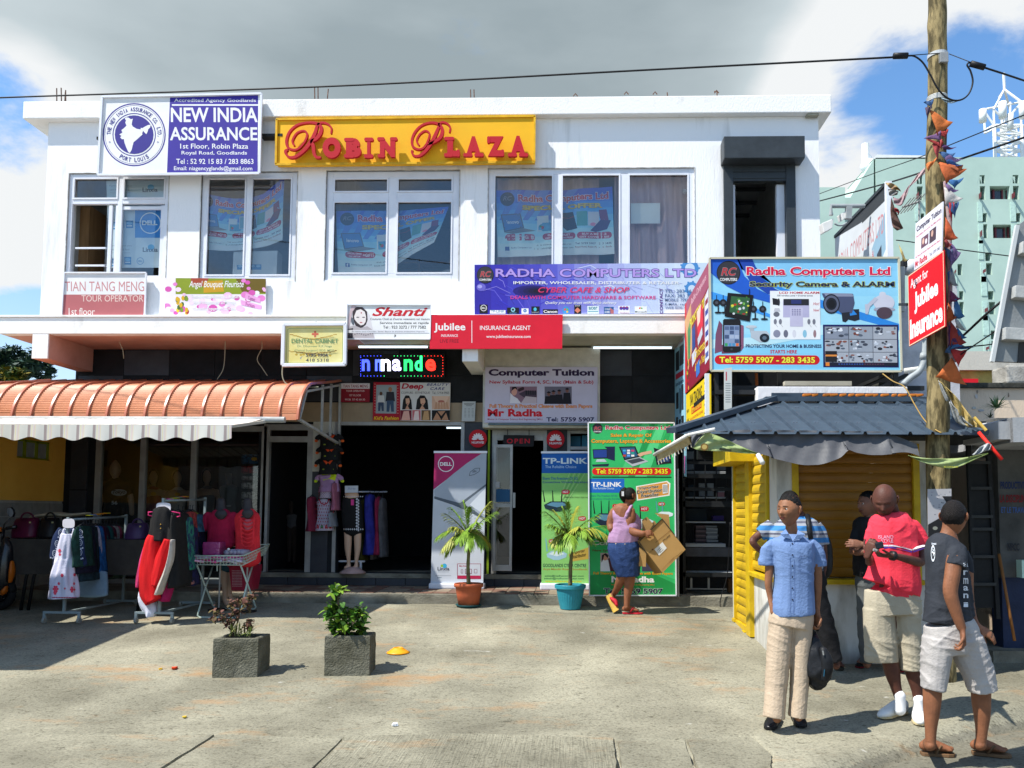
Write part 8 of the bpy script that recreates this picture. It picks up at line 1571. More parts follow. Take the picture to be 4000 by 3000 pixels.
Q(black).box(3.75,4.4,9.3,9.4,0,2.6).box(3.7,8,8.6,9.3,2.5,2.6).mk('doorway_back',t);Q(concm).box(4.2,5.2,8.1,8.6,-.05,.25).mk('doorstep',t)
def spiky(lab,c,n,L_,w,col,name='spiky_plant',up=.9):
 t=TG(name,lab,'plant',c);m=mat('leaf_'+name+lab[:6],col,.5,tuple(k*.6 for k in col),scale=9,bump=.05)
 for i in rg(n):
  g=uni(0,6.28);e=uni(.2,1.25);d=Vec((cos(g)*cos(e),sin(g)*cos(e),sin(e)*up));l=L_*uni(.6,1.1);sd=d.cross(Zv(1));sd=sd.normalized()if sd.length>.01 else Vec((1,0,0));mb=Q(m);pts=[]
  for k in rg(5):
   q=k/4;p=Vec(c)+Zv(.04)+d*l*q+Vec((0,0,-.25*l*q*q*cos(e)));ww=w*(1-q)**.7*(.6+.6*min(q*3,1))if q<1 else 0;pts.append((p,ww))
  L__=[p-sd*ww for p,ww in pts];R__=[p+sd*ww for p,ww in pts]
  b=0;mb.v+=[tuple(p)for p in L__+R__]
  for k in rg(4):mb.fc([k,k+1,5+k+1,5+k])
  mb.mk('leaf',t,sm_=1,recalc=0)
 return t
random.seed(21)
t=spiky('spiky green plant growing on the concrete canopy at the right edge',P('e2',1755,800,7.9),46,.20,.010,(.12,.22,.08));spiky('small dark leafed plant at the foot of the spiky plant',P('e2',1700,880,7.85),16,.10,.008,(.04,.07,.03),'small_plant')
YM=42
mint=mat('mint_paint',(.43,.57,.50),.8,(.37,.50,.44),scale=.5,bump=0);mintd=mat('mint_panel',(.50,.70,.62),.8,bump=0);wdm=mat('dark_glass',(.02,.025,.03),.15,bump=0,spec=.8);rdf=mat('maroon_frame',(.14,.03,.04),.5,bump=0)
mn=TG('mint_building','mint green multi storey block with narrow pointed windows beyond the beige wall','building',P('a4',1700,1500,YM));px=lambda x,y:P('a4',x,y,YM)
W_=[]
for x0,x1 in((1535,1570),(1920,1952),(2122,2158)):W_+=[(x0,x1,618,670,1),(x0,x1,685,768,0),(x0+6,x1+6,850,905,0),(x0+6,x1+6,918,1003,0)]
W_+=[(1592,1620,686,768,0),(1980,2102,685,766,0),(1992,2115,920,1003,0),(1940,1975,1090,1142,0),(1943,1980,1155,1226,0),(1950,1985,1326,1378,0),(1954,1992,1392,1468,0),(1960,1995,1566,1620,0),(1962,2000,1630,1700,0),(1770,1798,1160,1228,0),(1775,1802,1326,1378,0),(1775,1802,1392,1468,0),(950,965,860,905,0),(952,964,925,1030,0)]
zt=px(0,508).z
hl=[(px(a,0).x,px(b,0).x,px(0,d).z,px(0,c).z)for a,b,c,d,_ in W_]
mb=Q(mint);holes(mb,px(1285,0).x,px(2700,0).x,0,zt,YM,YM+.5,hl);mb.box(px(1285,0).x,px(2700,0).x,YM+.5,YM+14,0,zt-.3);mb.mk('wall',mn)
mb=Q(mint);x0_,x1_=px(900,0).x,px(1285,0).x
q=[px(1060,745),px(1140,745),px(1285,508),px(1285,1700),px(1060,1700)];mb.hx(q,(0,8,0));q=[px(900,738),px(1060,738),px(1060,1700),px(900,1700)];mb.hx([v+Vec((0,-1.2,0))for v in q],(0,8,0));mb.mk('wing',mn)
Q(ink('eef2f0')).hx([px(1280,506),px(1620,506),px(1620,486),px(1305,480)],(0,4,0)).mk('roof_kerb',mn)
for i,(a,b,c,d,k)in en(W_):
 A,B_=px(a,c),px(b,d);f=Q(wdm).box(A.x,B_.x,YM+.35,YM+.4,B_.z,A.z).mk('window',mn)
 fr=Q(rdf);fr.box(A.x,A.x+.07,YM+.28,YM+.34,B_.z,A.z);fr.box(B_.x-.07,B_.x,YM+.28,YM+.34,B_.z,A.z);fr.box(A.x,B_.x,YM+.27,YM+.34,B_.z,B_.z+.07)
 if b-a>100:fr.box((A.x+B_.x)/2-.05,(A.x+B_.x)/2+.05,YM+.26,YM+.34,B_.z,A.z)
 elif d-c>60:fr.hx([(A.x+.1,YM-.02,B_.z+.1),(B_.x-.2,YM-.35,B_.z+.1),(B_.x-.2,YM-.35,A.z-.35),(A.x+.1,YM-.02,A.z-.35)],(0,.05,0))
 fr.mk('frame',f)
 if k:Q(mint).hx([(A.x,YM-.004,A.z+.02),(A.x,YM-.004,A.z-.35),((A.x+B_.x)/2,YM-.004,A.z+.02)],(0,.4,0)).mk('arch_corner',mn);Q(mint).hx([(B_.x,YM-.004,A.z+.02),((A.x+B_.x)/2,YM-.004,A.z+.02),(B_.x,YM-.004,A.z-.35)],(0,.4,0)).mk('arch_corner',mn)
 if b-a<60 and not k:Q(mintd).box(A.x,B_.x,YM-.03,YM+.0,B_.z-1.1,B_.z-.06).mk('apron_panel',mn)
wm_=ink('f0f4f8')
t=TG('roof_antenna','white rod antenna with strut on the roof of the mint building','antenna',px(1315,480));Q(wm_).tb([px(1318,310)+Vec((0,2,0)),px(1320,445)+Vec((0,2,0))],.22,10).mk('antenna_rod',t);Q(wm_).tb([px(1332,370)+Vec((0,2,0)),px(1408,478)+Vec((0,2,0))],.08,6).mk('strut',t);Q(wm_).tb([px(1322,445)+Vec((0,2,0)),px(1322,505)+Vec((0,2,0))],.06,6).mk('mast',t);mb=Q(wm_);mb.lt(px(1295,500)+Vec((0,1,0)),[(0,-.45),(.3,-.3),(.45,0),(.3,.3),(0,.45)],12);mb.mk('dish',t,sm_=1)
Q(wm_).tb([px(1520,482)+Vec((0,2,0)),px(1520,428)+Vec((0,2,0))],.05,6).mk('roof_pole',label='thin short pole on the roof of the mint building',cat='pole')
t=TG('tv_antenna','small television antenna on a mast left of the wooden pole','antenna',P('e5',1625,900,12));Q(grey_alu).tb([P('e5',1630,610,12),P('e5',1625,900,12)],.015,6).mk('mast',t);Q(grey_alu).tb([P('e5',1410,695,12),P('e5',1640,618,12)],.018,6).mk('boom',t)
for k in rg(5):a=P('e5',1430+k*45,688-k*15,12);Q(grey_alu).tb([a+Vec((0,-.25,.03)),a+Vec((0,.25,-.03))],.008,5).mk('element',t)
YT=60;tw=TG('lattice_tower','white lattice telecom tower with panel antennas at the far right','tower',P('d4',1540,1140,YT));T=lambda x,y,dy=0:P('d4',x,y,YT+dy)
def st(nm,a,b,r=.085):Q(wm_).tb([a,b],r,5).mk(nm,tw)
legs=[((1445,900),(1452,1142),-1),((1640,900),(1648,1142),-1),((1500,900),(1505,1142),3),((1600,900),(1600,1142),3)]
for a,b,dy in legs:st('tower_leg',T(*a,dy),T(*b,dy),.14)
for k in rg(4):
 y0,y1=905+k*60,965+k*60
 for(xa,xb,dy)in((1446,1640,-1),(1500,1600,3)):st('brace',T(xa,y0,dy),T(xb,y1,dy));st('brace',T(xb,y0,dy),T(xa,y1,dy));st('brace',T(xa,y0,dy),T(xb,y0,dy))
st('spire',T(1518,645),T(1512,525),.10);apex=T(1518,645)
for x,y,dy in((1440,790,-1),(1640,735,-1),(1560,800,3),(1480,700,3)):st('cone_strut',apex,T(x,y,dy))
for a,b in(((1365,790),(1645,735)),((1370,940),(1450,900)),((1440,790),(1445,900)),((1640,735),(1640,900)),((1365,790),(1440,900)),((1445,900),(1640,900)),((1440,790),(1560,900)),((1640,740),(1500,900)),((1560,735),(1560,900)),((1500,740),(1500,900)),((1645,900),(1700,940)),((1645,735),(1740,760)),((1370,790),(1378,960)),((1378,960),(1500,900))):st('platform_strut',T(*a),T(*b))
for x,y0,y1,w in((1362,790,878,.26),(1505,735,850,.27),(1650,735,850,.26),(1560,820,930,.22)):Q(wm_).tb([T(x,y0,-2),T(x,y1,-2)],w,10).mk('panel_antenna',tw,sm_=1)
def leafmass(name,lab,c,R,n,cols,size,parent_trunk=True,seed=1,cat='tree',squash=.8):
 random.seed(seed);t=TG(name,lab,cat,Vec(c)-Zv(R*squash+2));cl=[(Vec(c)+Vec((uni(-1,1)*R*.75,uni(-.6,.6)*R*.6,uni(-1,1)*R*squash*.7)),uni(.25,.5)*R)for _ in rg(14)]
 for gi,col_ in en(cols):
  m=mat('foliage_%s_%d'%(name,gi),col_,.6,tuple(k*.5 for k in col_),scale=3,bump=0);mb=Q(m)
  for i in rg(n//len(cols)):
   ct,r=rch(cl);v=Vec((random.gauss(0,1),random.gauss(0,1),random.gauss(0,1))).normalized()*r*uni(.6,1.05);v.z*=.8;p=ct+v;d=Vec((uni(-1,1),uni(-1,1),uni(-.6,.6))).normalized();e=d.cross(Vec((uni(-1,1),uni(-1,1),1))).normalized();s_=size*uni(.6,1.3)
   mb.pg([p-d*s_,p+e*s_*.35,p+d*s_,p-e*s_*.35])
  tag(mb.mk('crown',t,recalc=0),kind='stuff')
 mb=Q(mat('bark',(.10,.07,.045),.9));
 for ct,r in cl[:8]:mb.tb([Vec(c)-Zv(R*squash+1.5),(Vec(c)+ct)/2-Zv(R*.3),ct],[.12,.07,.02],6)
 mb.mk('trunk',t,sm_=1)
leafmass('leafy_tree','blue green tree behind the yellow building at the left edge',P('b1',120,920,26),1.15,3200,[(.03,.07,.05),(.05,.10,.05),(.02,.05,.04)],.13,seed=4);leafmass('flowering_tree','yellow green bush below the tree at the left edge',P('b1',50,1010,22),1.0,2600,[(.06,.11,.015),(.22,.17,.01),(.04,.08,.015)],.12,seed=9)
Q(ink('4a4e50')).hx([P('b1',320,985,15),P('b1',620,965,15),P('b1',620,975,15),P('b1',320,995,15)],(0,2,0)).mk('roof_edge',label='thin dark roof edge behind the yellow building',cat='roof')
terra=mat('terracotta_plastic',(.48,.12,.05),.5,(.38,.09,.04),scale=5,bump=.05);teal=mat('teal_plastic',(.03,.26,.33),.45,(.02,.20,.26),scale=5,bump=.03);soil=mat('soil',(.06,.04,.025),.95,bump=.5)
pg=mat('palm_green',(.20,.34,.04),.45,(.11,.20,.02),scale=14,bump=.03);py=mat('palm_yellowed',(.34,.36,.05),.5,(.20,.22,.03),scale=14,bump=.03);pt=mat('palm_stem',(.17,.19,.06),.7,(.13,.10,.06),scale=10,bump=.2)
def pot(c,rt,rb,h,m,rim,ribs,t):
 n=60;mb=Q(m);rings=[];prof=[(rb,0),(rb+(rt-rb)*.5,h*.5),(rt-.012,h-rim-.004),(rt-.004,h-rim),(rt+.008,h-rim+.004),(rt+.010,h-.006),(rt+.006,h),(rt-.006,h),(rt-.014,h-.03)]
 for r,z in prof:
  rr=[]
  for k in rg(n*2):g=pi*k/n;f=1+(.016 if(ribs and k%4<2 and .02<z<h-rim-.01)else 0);rr.append(Vec(c)+Vec((r*f*cos(g),r*f*sin(g),z)))
  rings.append(rr)
 mb.ring(rings,False);mb.fc(list(rg(2*n-1,-1,-1)));mb.mk('pot',t,sm_=not ribs);Q(soil).lt(Vec(c)+Zv(h-.035),[(0,0),(rt-.012,0),(rt-.012,.004),(0,.015)],24).mk('soil',t,sm_=1)
def frond(t,c0,tip,Y,m,wl=.15,seed=0,nm='frond'):
 random.seed(seed);L_=(tip-c0).length;up=max(.02,.22*L_)*(1 if tip.z<c0.z+.12 else .35);pts=[c0]
 for k in rg(1,13):q=k/12;p=c0.lerp(tip,q)+Vec((0,0,up*4*q*(1-q)*(1.15-q*.3)));pts.append(p)
 mb=Q(m);mb.tb(pts,[.006*(1-.75*i/12)for i in rg(13)],5);ax=(tip-c0).normalized();sd=ax.cross(Zv(1));sd=sd.normalized()if sd.length>.1 else Vec((1,0,0))
 for k in rg(26):
  q=.12+.88*k/25;i=min(int(q*12),11);p=pts[i].lerp(pts[i+1],q*12-i);tg=(pts[i+1]-pts[i]).normalized()
  for sg in(-1,1):
   l=wl*(.55+.75*sin(pi*min(q*.9+.08,1)))*uni(.8,1.1);d=(tg*(.75+.5*q)+sd*sg*(.75-.35*q)+Vec((0,0,uni(-.28,.15)))).normalized();w=.0105;e=d.cross(Zv(1));e=e.normalized()if e.length>.05 else sd;v=[]
   for s_,ww in((0,.5),(.35,1),(.7,.75),(1,.06)):
    z=-l*.55*s_*s_;pp=p+d*l*s_+Zv(z);v.append((pp-e*w*ww+Zv(.002),pp+e*w*ww))
   b=len(mb.v);
   for a_,b_ in v:mb.v+=[tuple(a_),tuple(b_)]
   for s_ in rg(3):mb.fc([b+2*s_,b+2*s_+1,b+2*s_+3,b+2*s_+2])
 mb.mk(nm,t,recalc=0)
def palm(cid,lab,base,rt,rb,h,m,rim,ribs,trunk,crown,tips,saucer=False,fm=(pg,py)):
 g=G(cid,*base);Y=g.y;t=TG('potted_palm',lab,'potted palm',g);c=Vec((g.x,Y,g.z+(.02 if saucer else 0)))
 if saucer:Q(mat('dark_teal_plastic',(.02,.09,.10),.4,bump=0)).lt((g.x,Y,g.z),[(0,0),(.15,0),(.178,.028),(.172,.03),(.15,.012),(0,.012)],32).mk('saucer',t,sm_=1)
 k=msc(cid,Y);pot(c,rt*k,rb*k,h*k,m,rim*k,ribs,t);pts=[P(cid,x,y,Y)for x,y in trunk];pts=[Vec(p)for p in cat_rom([tuple(p)for p in pts],4)];n=len(pts);Q(pt).tb(pts,[.027-.012*i/n+(.0025 if i%2 else 0)for i in rg(n)],10).mk('trunk',t,sm_=1)
 c0=P(cid,*crown,Y)
 for i,(x,y,dy)in en(tips):frond(t,c0,P(cid,x,y,Y+dy),Y,fm[i%3==1],seed=i+7)
palm('c2','potted palm in an orange pot standing on a teal saucer before the pink cornered banner',(1836,1590),120,88,185,terra,32,False,[(1838,1400),(1832,1250),(1838,1100),(1832,1000)],(1835,985),[(2060,775,-.1),(2020,690,.15),(1790,690,.1),(1850,740,-.15),(1640,790,-.1),(1690,740,.2),(1570,985,-.15),(1620,1080,-.3),(1650,1110,.1),(1960,1040,-.2),(2010,1030,.2),(1900,860,-.35),(1760,1010,-.4),(1700,900,-.3),(1930,950,.3),(1835,1060,-.42)],True)
palm('c3','potted palm in a ribbed teal pot standing before the router banner',(945,1608),128,86,205,teal,34,True,[(945,1425),(948,1250),(955,1120),(935,1020)],(935,1000),[(735,775,-.1),(800,760,.2),(875,740,.1),(925,700,-.1),(1010,735,.2),(1180,800,-.1),(1245,890,.1),(1255,970,-.2),(1215,1010,.15),(760,880,-.3),(800,1020,-.2),(840,1070,-.3),(1080,960,-.4),(1010,900,-.3),(960,1060,-.45),(1120,1000,-.25),(870,930,.3)])
cpl=mat('planter_concrete',(.15,.145,.11),.95,(.07,.068,.045),scale=4,stretch=(1,1,1.2),contrast=(.32,.62),bump=.9,bscale=55,detail=10);
def planter(lab,A,Bq,Cq,hpx):
 a,b,c=G('d1',*A),G('d1',*Bq),G('d1',*Cq);d=a+(c-b);h=hpx*msc('d1',(a.y+b.y)/2);cen=(a+b+c+d)/4;t=TG('concrete_planter',lab,'planter',(cen.x,cen.y,min(a.z,b.z)));z0=min(a.z,b.z)-.005;z1=a.z+h;cs_=[Vec((p.x,p.y,0))for p in(a,b,c,d)];e=.052
 ce=Vec((cen.x,cen.y,0));inn=[ce+(p-ce)*(1-e/.2)for p in cs_];mb=Q(cpl);N=14;outr=[];inr=[]
 for i in rg(4):
  for k in rg(N):outr.append(cs_[i].lerp(cs_[(i+1)%4],k/N));inr.append(inn[i].lerp(inn[(i+1)%4],k/N))
 def lvl(r,z,am,sh=0):
  o=[]
  for p in r:
   n_=noise.noise((p.x*14,p.y*14,z*14))+.5*noise.noise((p.x*40,p.y*40,z*40));q=p+(p-ce).normalized()*(n_*am+sh);o.append(Vec((q.x,q.y,z+n_*am*.4)))
  return o
 lv=[lvl(outr,z0+(z1-z0)*k/12,.005)for k in rg(12)];lv+=[lvl(outr,z1-.008,.005,-.002),lvl(outr,z1,.004,-.012),lvl(inr,z1,.003,.008),lvl(inr,z1-.008,.003),lvl(inr,z1-.09,.002)]
 mb.ring(lv,False);mb.mk('box',t,sm_=False,recalc=True);Q(soil).pg([(p.x,p.y,z1-.06)for p in inn]).mk('soil',t,recalc=0);return t,ce+Zv(z1-.06),a.y
t1,cA,yA=planter('left concrete planter holding a dry brown shrub and grass',(258,897),(612,893),(710,822),300)
t2,cB,yB_=planter('right concrete planter holding a green leafy shrub',(1137,887),(1492,887),(1540,830),312)
def leafblade(mb,p,d,l,w,cup=.2):
 e=d.cross(Vec((uni(-.3,.3),uni(-.3,.3),1)));e=e.normalized()if e.length>.05 else Vec((1,0,0));b=len(mb.v);rows=((0,.15),(.3,.8),(.6,1),(.85,.6),(1,.05))
 for s_,ww in rows:q=p+d*l*s_+Zv(-l*.25*s_*s_);mb.v+=[tuple(q-e*w*ww+Zv(w*ww*cup)),tuple(q),tuple(q+e*w*ww+Zv(w*ww*cup))]
 for k in rg(4):o=b+3*k;mb.fc([o,o+1,o+4,o+3]);mb.fc([o+1,o+2,o+5,o+4])
def plant(lab,par,cid,Y,clusters,stems,mats,l,w,nl,nm='leaves'):
 p0=P(cid,*stems[0][0],Y);t=TG('planter_shrub',lab,'shrub',p0)
 for q in stems:Q(mat('shrub_stem',(.12,.08,.05),.9)).tb([P(cid,x,y,Y+uni(-.02,.02))for x,y in q],[.008]*(len(q)-1)+[.003],6).mk('stem',t,sm_=1)
 for mi,m in en(mats):
  mb=Q(m)
  for(x,y,r,dy)in clusters:
   for _ in rg(nl//len(mats)):
    c=P(cid,x+random.gauss(0,r*.45),y+random.gauss(0,r*.4),Y+dy+random.gauss(0,.035));d=Vec((random.gauss(0,1),random.gauss(0,1),random.gauss(.35,.7))).normalized();leafblade(mb,c,d,l*uni(.6,1.2),w*uni(.7,1.2))
  tag(mb.mk('leaves',t,sm_=1,recalc=0),kind='stuff')
 return t
random.seed(5)
dry=[mat('dry_leaf_brown',(.16,.07,.05),.8,(.09,.04,.03),bump=0),mat('dry_leaf_olive',(.13,.10,.04),.8,(.07,.05,.02),bump=0)]
plant('dry brown shrub with sparse withered leaves growing in the left planter',None,'d1',cA.y,[(300,395,50,0),(340,430,45,.03),(390,440,45,-.03),(440,400,45,0),(480,385,40,.03),(430,330,45,0),(470,300,40,.02),(520,300,34,0),(570,265,24,0),(540,340,24,0),(265,445,20,0),(380,480,22,0),(555,460,20,.02),(530,500,18,0)],[[(420,575),(418,500),(400,440),(330,420)],[(418,500),(450,430),(480,390)],[(430,575),(470,420),(480,330),(560,280)],[(515,560),(510,470),(545,455)],[(400,440),(440,330)]],dry,.05,.016,26)
mb=MB();gms=[mat('grass_green',(.20,.26,.05),.6,(.12,.17,.03),bump=0),mat('grass_yellow',(.36,.36,.12),.6,(.25,.24,.08),bump=0)]
t=TG('grass_tuft','tuft of pale green grass blades in the left planter','grass',P('d1',440,580,cA.y))
for k,m in en(gms):
 mb=Q(m)
 for _ in rg(22):leafblade(mb,P('d1',uni(380,560),575,cA.y+uni(-.06,.06)),Vec((random.gauss(.3,.5),random.gauss(0,.3),1)).normalized(),uni(.08,.20),.006)
 tag(mb.mk('grass_blades',t,recalc=0),kind='stuff')
gr=[mat('shrub_green',(.07,.18,.02),.4,(.035,.10,.01),scale=12,bump=0),mat('shrub_lime',(.20,.32,.035),.4,(.12,.22,.02),scale=12,bump=0),mat('shrub_dark',(.03,.08,.012),.45,(.02,.05,.01),bump=0)]
plant('bushy green shrub with glossy leaves filling the right planter',None,'d1',cB.y-.01,[(1235,215,26,0),(1230,225,34,0),(1205,370,45,0),(1230,340,45,.03),(1180,400,40,-.02),(1270,400,50,-.04),(1320,400,40,.03),(1390,375,50,0),(1430,400,38,.02),(1380,430,50,-.04),(1250,470,50,-.06),(1310,480,50,-.05),(1400,480,50,-.02),(1440,510,40,.02),(1210,500,34,0),(1350,520,50,-.03),(1270,520,40,-.05)],[[(1300,570),(1290,460),(1250,330),(1245,220)],[(1310,570),(1340,470),(1400,380)],[(1295,560),(1230,470),(1200,400)]],gr,.085,.024,30)
mb=Q(gr[1]);c=P('d1',1245,225,cB.y);t=TG('shoot','tall shoot with a rosette of broad leaves above the right planter','shoot',c)
for k in rg(11):g=k*.57;leafblade(mb,c,Vec((cos(g),.6*sin(g),.35+.5*(k%2))).normalized(),.13,.022)
tag(mb.mk('leaves',t,sm_=1,recalc=0),kind='stuff');mb=Q(dry[0]);
sb=G('e6',15,1150);Y=sb.y;S=TG('scooter','dark scooter with orange trim and a round mirror, cut by the left edge','scooter',(sb.x-.2,Y,sb.z));scm=mat('scooter_black',(.012,.012,.014),.25,bump=0,spec=.6);sor=mat('scooter_orange',(.55,.13,.01),.3,bump=0);E6=lambda x,y,dy=0:P('e6',x,y,Y+dy)
mb=Q(scm);lm(mb,L2('e6',[(60,495,60,.06),(70,560,120,.10),(55,700,170,.14),(40,850,170,.14),(20,960,150,.12),(0,1030,100,.08)],Y));mb.mk('front_fairing',S,sm_=1)
mb=Q(sor);lm(mb,L2('e6',[(112,700,26,.03),(112,790,44,.05),(95,880,30,.03)],Y-.08));lm(mb,L2('e6',[(60,930,20,.03),(40,970,50,.05),(20,1000,20,.03)],Y-.1));mb.mk('indicator',S,sm_=1)
c=E6(-20,1010);rw=.19;mb=Q(mat('tyre',(.012,.012,.012),.8));mb.tb([Vec((c.x+rw*cos(g),Y,gz(Y)+.24+rw*sin(g)+0))for g in[i*pi/14 for i in rg(29)]],.05,10);mb.mk('tyre',S,sm_=1);Q(grey_alu).tb([(c.x,Y-.03,gz(Y)+.24),(c.x,Y+.03,gz(Y)+.24)],.13,18).mk('rim',S)
Q(scm).tb([E6(20,520),E6(35,400),E6(0,430)],.018,8).mk('steering_column',S,sm_=1);mb=Q(scm);mb.tb([E6(-120,440),E6(20,400),E6(150,375)],.014,8);mb.tb([E6(60,388),E6(150,372)],.022,10);mb.mk('handlebar',S,sm_=1);Q(scm).tb([E6(30,400),E6(40,350),E6(95,295)],.008,8).mk('mirror_stem',S,sm_=1)
q=[(62,200),(75,192),(100,192),(122,215),(130,250),(118,282),(95,288),(75,272),(62,240)];Q(scm).hx([E6(x,y)for x,y in q],(0,.03,0)).mk('mirror_shell',S,bv_=.004)
mm=bpy.data.materials.new('mirror');mm.use_nodes=True;b_=mm.node_tree.nodes['Principled BSDF'];b_.inputs['Metallic'].default_value=1;b_.inputs['Roughness'].default_value=.05;b_.inputs['Base Color'].default_value=(.75,.85,1,1);cm_=E6(96,240)
Q(mm).pg([cm_+(E6(x,y,-.003)-cm_)*.88+Vec((0,-.02*(240-y)/50*0-.003,0))for x,y in q]).mk('mirror_glass',S,recalc=0)
Q(sor).tb([E6(-30,415),E6(15,395)],.03,8).mk('brake_reservoir',S,sm_=1);mb=Q(scm);lm(mb,[(c.x-.3,Y+.1,gz(Y)+.35,.12,.12),(c.x-.9,Y+.2,gz(Y)+.45,.16,.14),(c.x-1.3,Y+.25,gz(Y)+.7,.12,.1)]);mb.mk('rear_body',S,sm_=1)
def skin(name,c,c2=None):return mat('skin_'+name,c,.58,c2 or tuple(k*.72 for k in c),scale=14,bump=.15,bscale=90,spec=.3)
def headpt(s,hh,k=1.,feat=True):
 x,y,z=s;c=.5*hh;a=.345*hh*1.0;b=.425*hh;X,Yv,Z=a*x,b*y,c*z
 if z<.1:
  q=((.1-z)/1.1)**1.25;X*=1-.36*q
  if y<0:Yv*=1-.50*q
  else :Yv=Yv*(1-.10*q)+.03*hh*q*y
 if y<0 and z>-.2:Yv*=1.04
 if feat and y>0:
  u_,v_=X/hh,Z/hh;g=lambda x0,z0,sx,sz:exp(-((abs(u_)-x0)/sx)**2-((v_-z0)/sz)**2);d=0
  d+=.022*g(.10,.10,.09,.035)-.036*g(.125,.035,.055,.045)+.012*g(.16,-.08,.06,.07);t=max(0,min(1,(.05-v_)/.17))if v_>-.125 else max(0,1-(-.125-v_)/.025)
  d+=.115*exp(-(u_/(.035+.02*t))**2)*t;d+=.03*exp(-(u_/.10)**2)*(exp(-((v_+.215)/.020)**2)+1.1*exp(-((v_+.265)/.024)**2));d+=.03*exp(-(u_/.08)**2-((v_+.41)/.06)**2);Yv+=d*hh
 return X*k,Yv*k,Z*k
def basis(yaw,pitch,roll=0):
 f=Vec((sin(yaw)*cos(pitch),-cos(yaw)*cos(pitch),sin(pitch)));r=f.cross(Zv(1)).normalized();u=r.cross(f).normalized();
 return(r*cos(roll)+u*sin(roll)),f,(u*cos(roll)-r*sin(roll))
def sst(a,b,x):t=max(0,min(1,(x-a)/(b-a)));return t*t*(3-2*t)
def hairline(x,y,z):q=-.42+.72*sst(-.5,.05,y)+.34*sst(.1,.75,y);q+=.05*noise.noise((x*9,y*9,z*9));return sst(q-.12,q+.06,z)
def head(par,body,c,hh,yaw,pitch,sk,hair=None,hcol='0c0a09',roll=0,hmask=hairline,bulge=.05,rough=.03,brow=True,eyes=True):
 """append a modelled head to the body mesh; hair, eyes, brows are children"""
 r,f,u=basis(yaw,pitch,roll);W_=lambda p:c+r*p[0]+f*p[1]+u*p[2];n,m=72,56;mb=MB()
 for j in rg(m+1):
  ph=-pi/2+pi*j/m
  for i in rg(n):
   th=2*pi*i/n;mb.v.append(tuple(W_(headpt((cos(ph)*cos(th),cos(ph)*sin(th),sin(ph)),hh))))
 for j in rg(m):
  for i in rg(n):a,b=j*n+i,j*n+(i+1)%n;mb.fc([a,b,b+n,a+n])
 for sg in(-1,1):
  e=[(sg*.335*hh,-.02*hh,.09*hh,.018*hh,.035*hh),(sg*.372*hh,-.045*hh,.10*hh,.022*hh,.055*hh),(sg*.38*hh,-.05*hh,.03*hh,.02*hh,.06*hh),(sg*.36*hh,-.03*hh,-.05*hh,.018*hh,.045*hh),(sg*.335*hh,-.01*hh,-.09*hh,.012*hh,.02*hh)]
  lm(mb,[(*W_(p[:3]),p[3],p[4])for p in e],side=r,n=10)
 me=body.data;off=WLOC[body.name];nv=[tuple(v.co)for v in me.vertices];nf=[list(p.vertices)for p in me.polygons];k=len(nv);nv+=[tuple(Vec(v)-off)for v in mb.v];nf+=[[i+k for i in q]for q in mb.f]
 m2=bpy.data.meshes.new('body');m2.from_pydata(nv,[],nf);m2.materials.append(sk)
 for p in m2.polygons:p.use_smooth=1
 body.data=m2
 if eyes:
  for sg in(-1,1):
   e=W_((sg*.125*hh,.345*hh,.035*hh));mb=Q(ink('c8beb4'));mb.lt(e,[(0,-.046*hh),(.03*hh,-.034*hh),(.046*hh,0),(.03*hh,.034*hh),(0,.046*hh)],12);mb.mk('eye',par,sm_=1);q=e+f*.034*hh;Q(ink('1a0f0a')).tb([q,q+f*.014*hh],[.024*hh,.018*hh],10).mk('iris',par)
   mb=Q(sk);lm(mb,[(*(W_((sg*(.065+.03*i)*hh,.378*hh-.004*i*i*hh,(.062+.008*sin(i*1.05))*hh))),.012*hh,.016*hh)for i in rg(5)],n=8);mb.mk('eyelid',par,sm_=1)
   if brow:mb=Q(ink('0e0a08'));lm(mb,[(*(W_((sg*(.05+.035*i)*hh,(.425-.006*i*i)*hh,(.118+.012*sin(i*.9))*hh))),.007*hh,.015*hh)for i in rg(5)],n=8);mb.mk('eyebrow',par,sm_=1)
  mb=Q(mat('lips_'+sk.name,lin('5a2622'),.45,bump=0));lm(mb,[(*W_(((-.09+.045*i)*hh,(.432-.012*(i-2)**2)*hh,-.225*hh+.006*hh*abs(i-2))),.010*hh,.014*hh)for i in rg(5)],n=8);lm(mb,[(*W_(((-.07+.035*i)*hh,(.43-.010*(i-2)**2)*hh,-.262*hh)),.014*hh,.016*hh)for i in rg(5)],n=8);mb.mk('lips',par,sm_=1)
 if hair:
  mb=Q(mat('hair_'+hcol,lin(hcol),.6,tuple(k*.5 for k in lin(hcol)),scale=60,bump=.6,bscale=160));n,m=90,70
  for j in rg(m+1):
   ph=-pi/2+pi*j/m
   for i in rg(n):
    th=2*pi*i/n;s_=(cos(ph)*cos(th),cos(ph)*sin(th),sin(ph));msk=hmask(*s_);nz_=noise.noise((s_[0]*11,s_[1]*11,s_[2]*11))+.6*noise.noise((s_[0]*24,s_[1]*24,s_[2]*24));k=(.93+(.07+bulge*(.35+.65*sst(.0,.6,s_[2]))+rough*nz_)*msk);mb.v.append(tuple(W_(headpt(s_,hh,k,False))))
  for j in rg(m):
   for i in rg(n):a,b=j*n+i,j*n+(i+1)%n;mb.fc([a,b,b+n,a+n])
  mb.mk('hair',par,sm_=1)
 return W_,hh
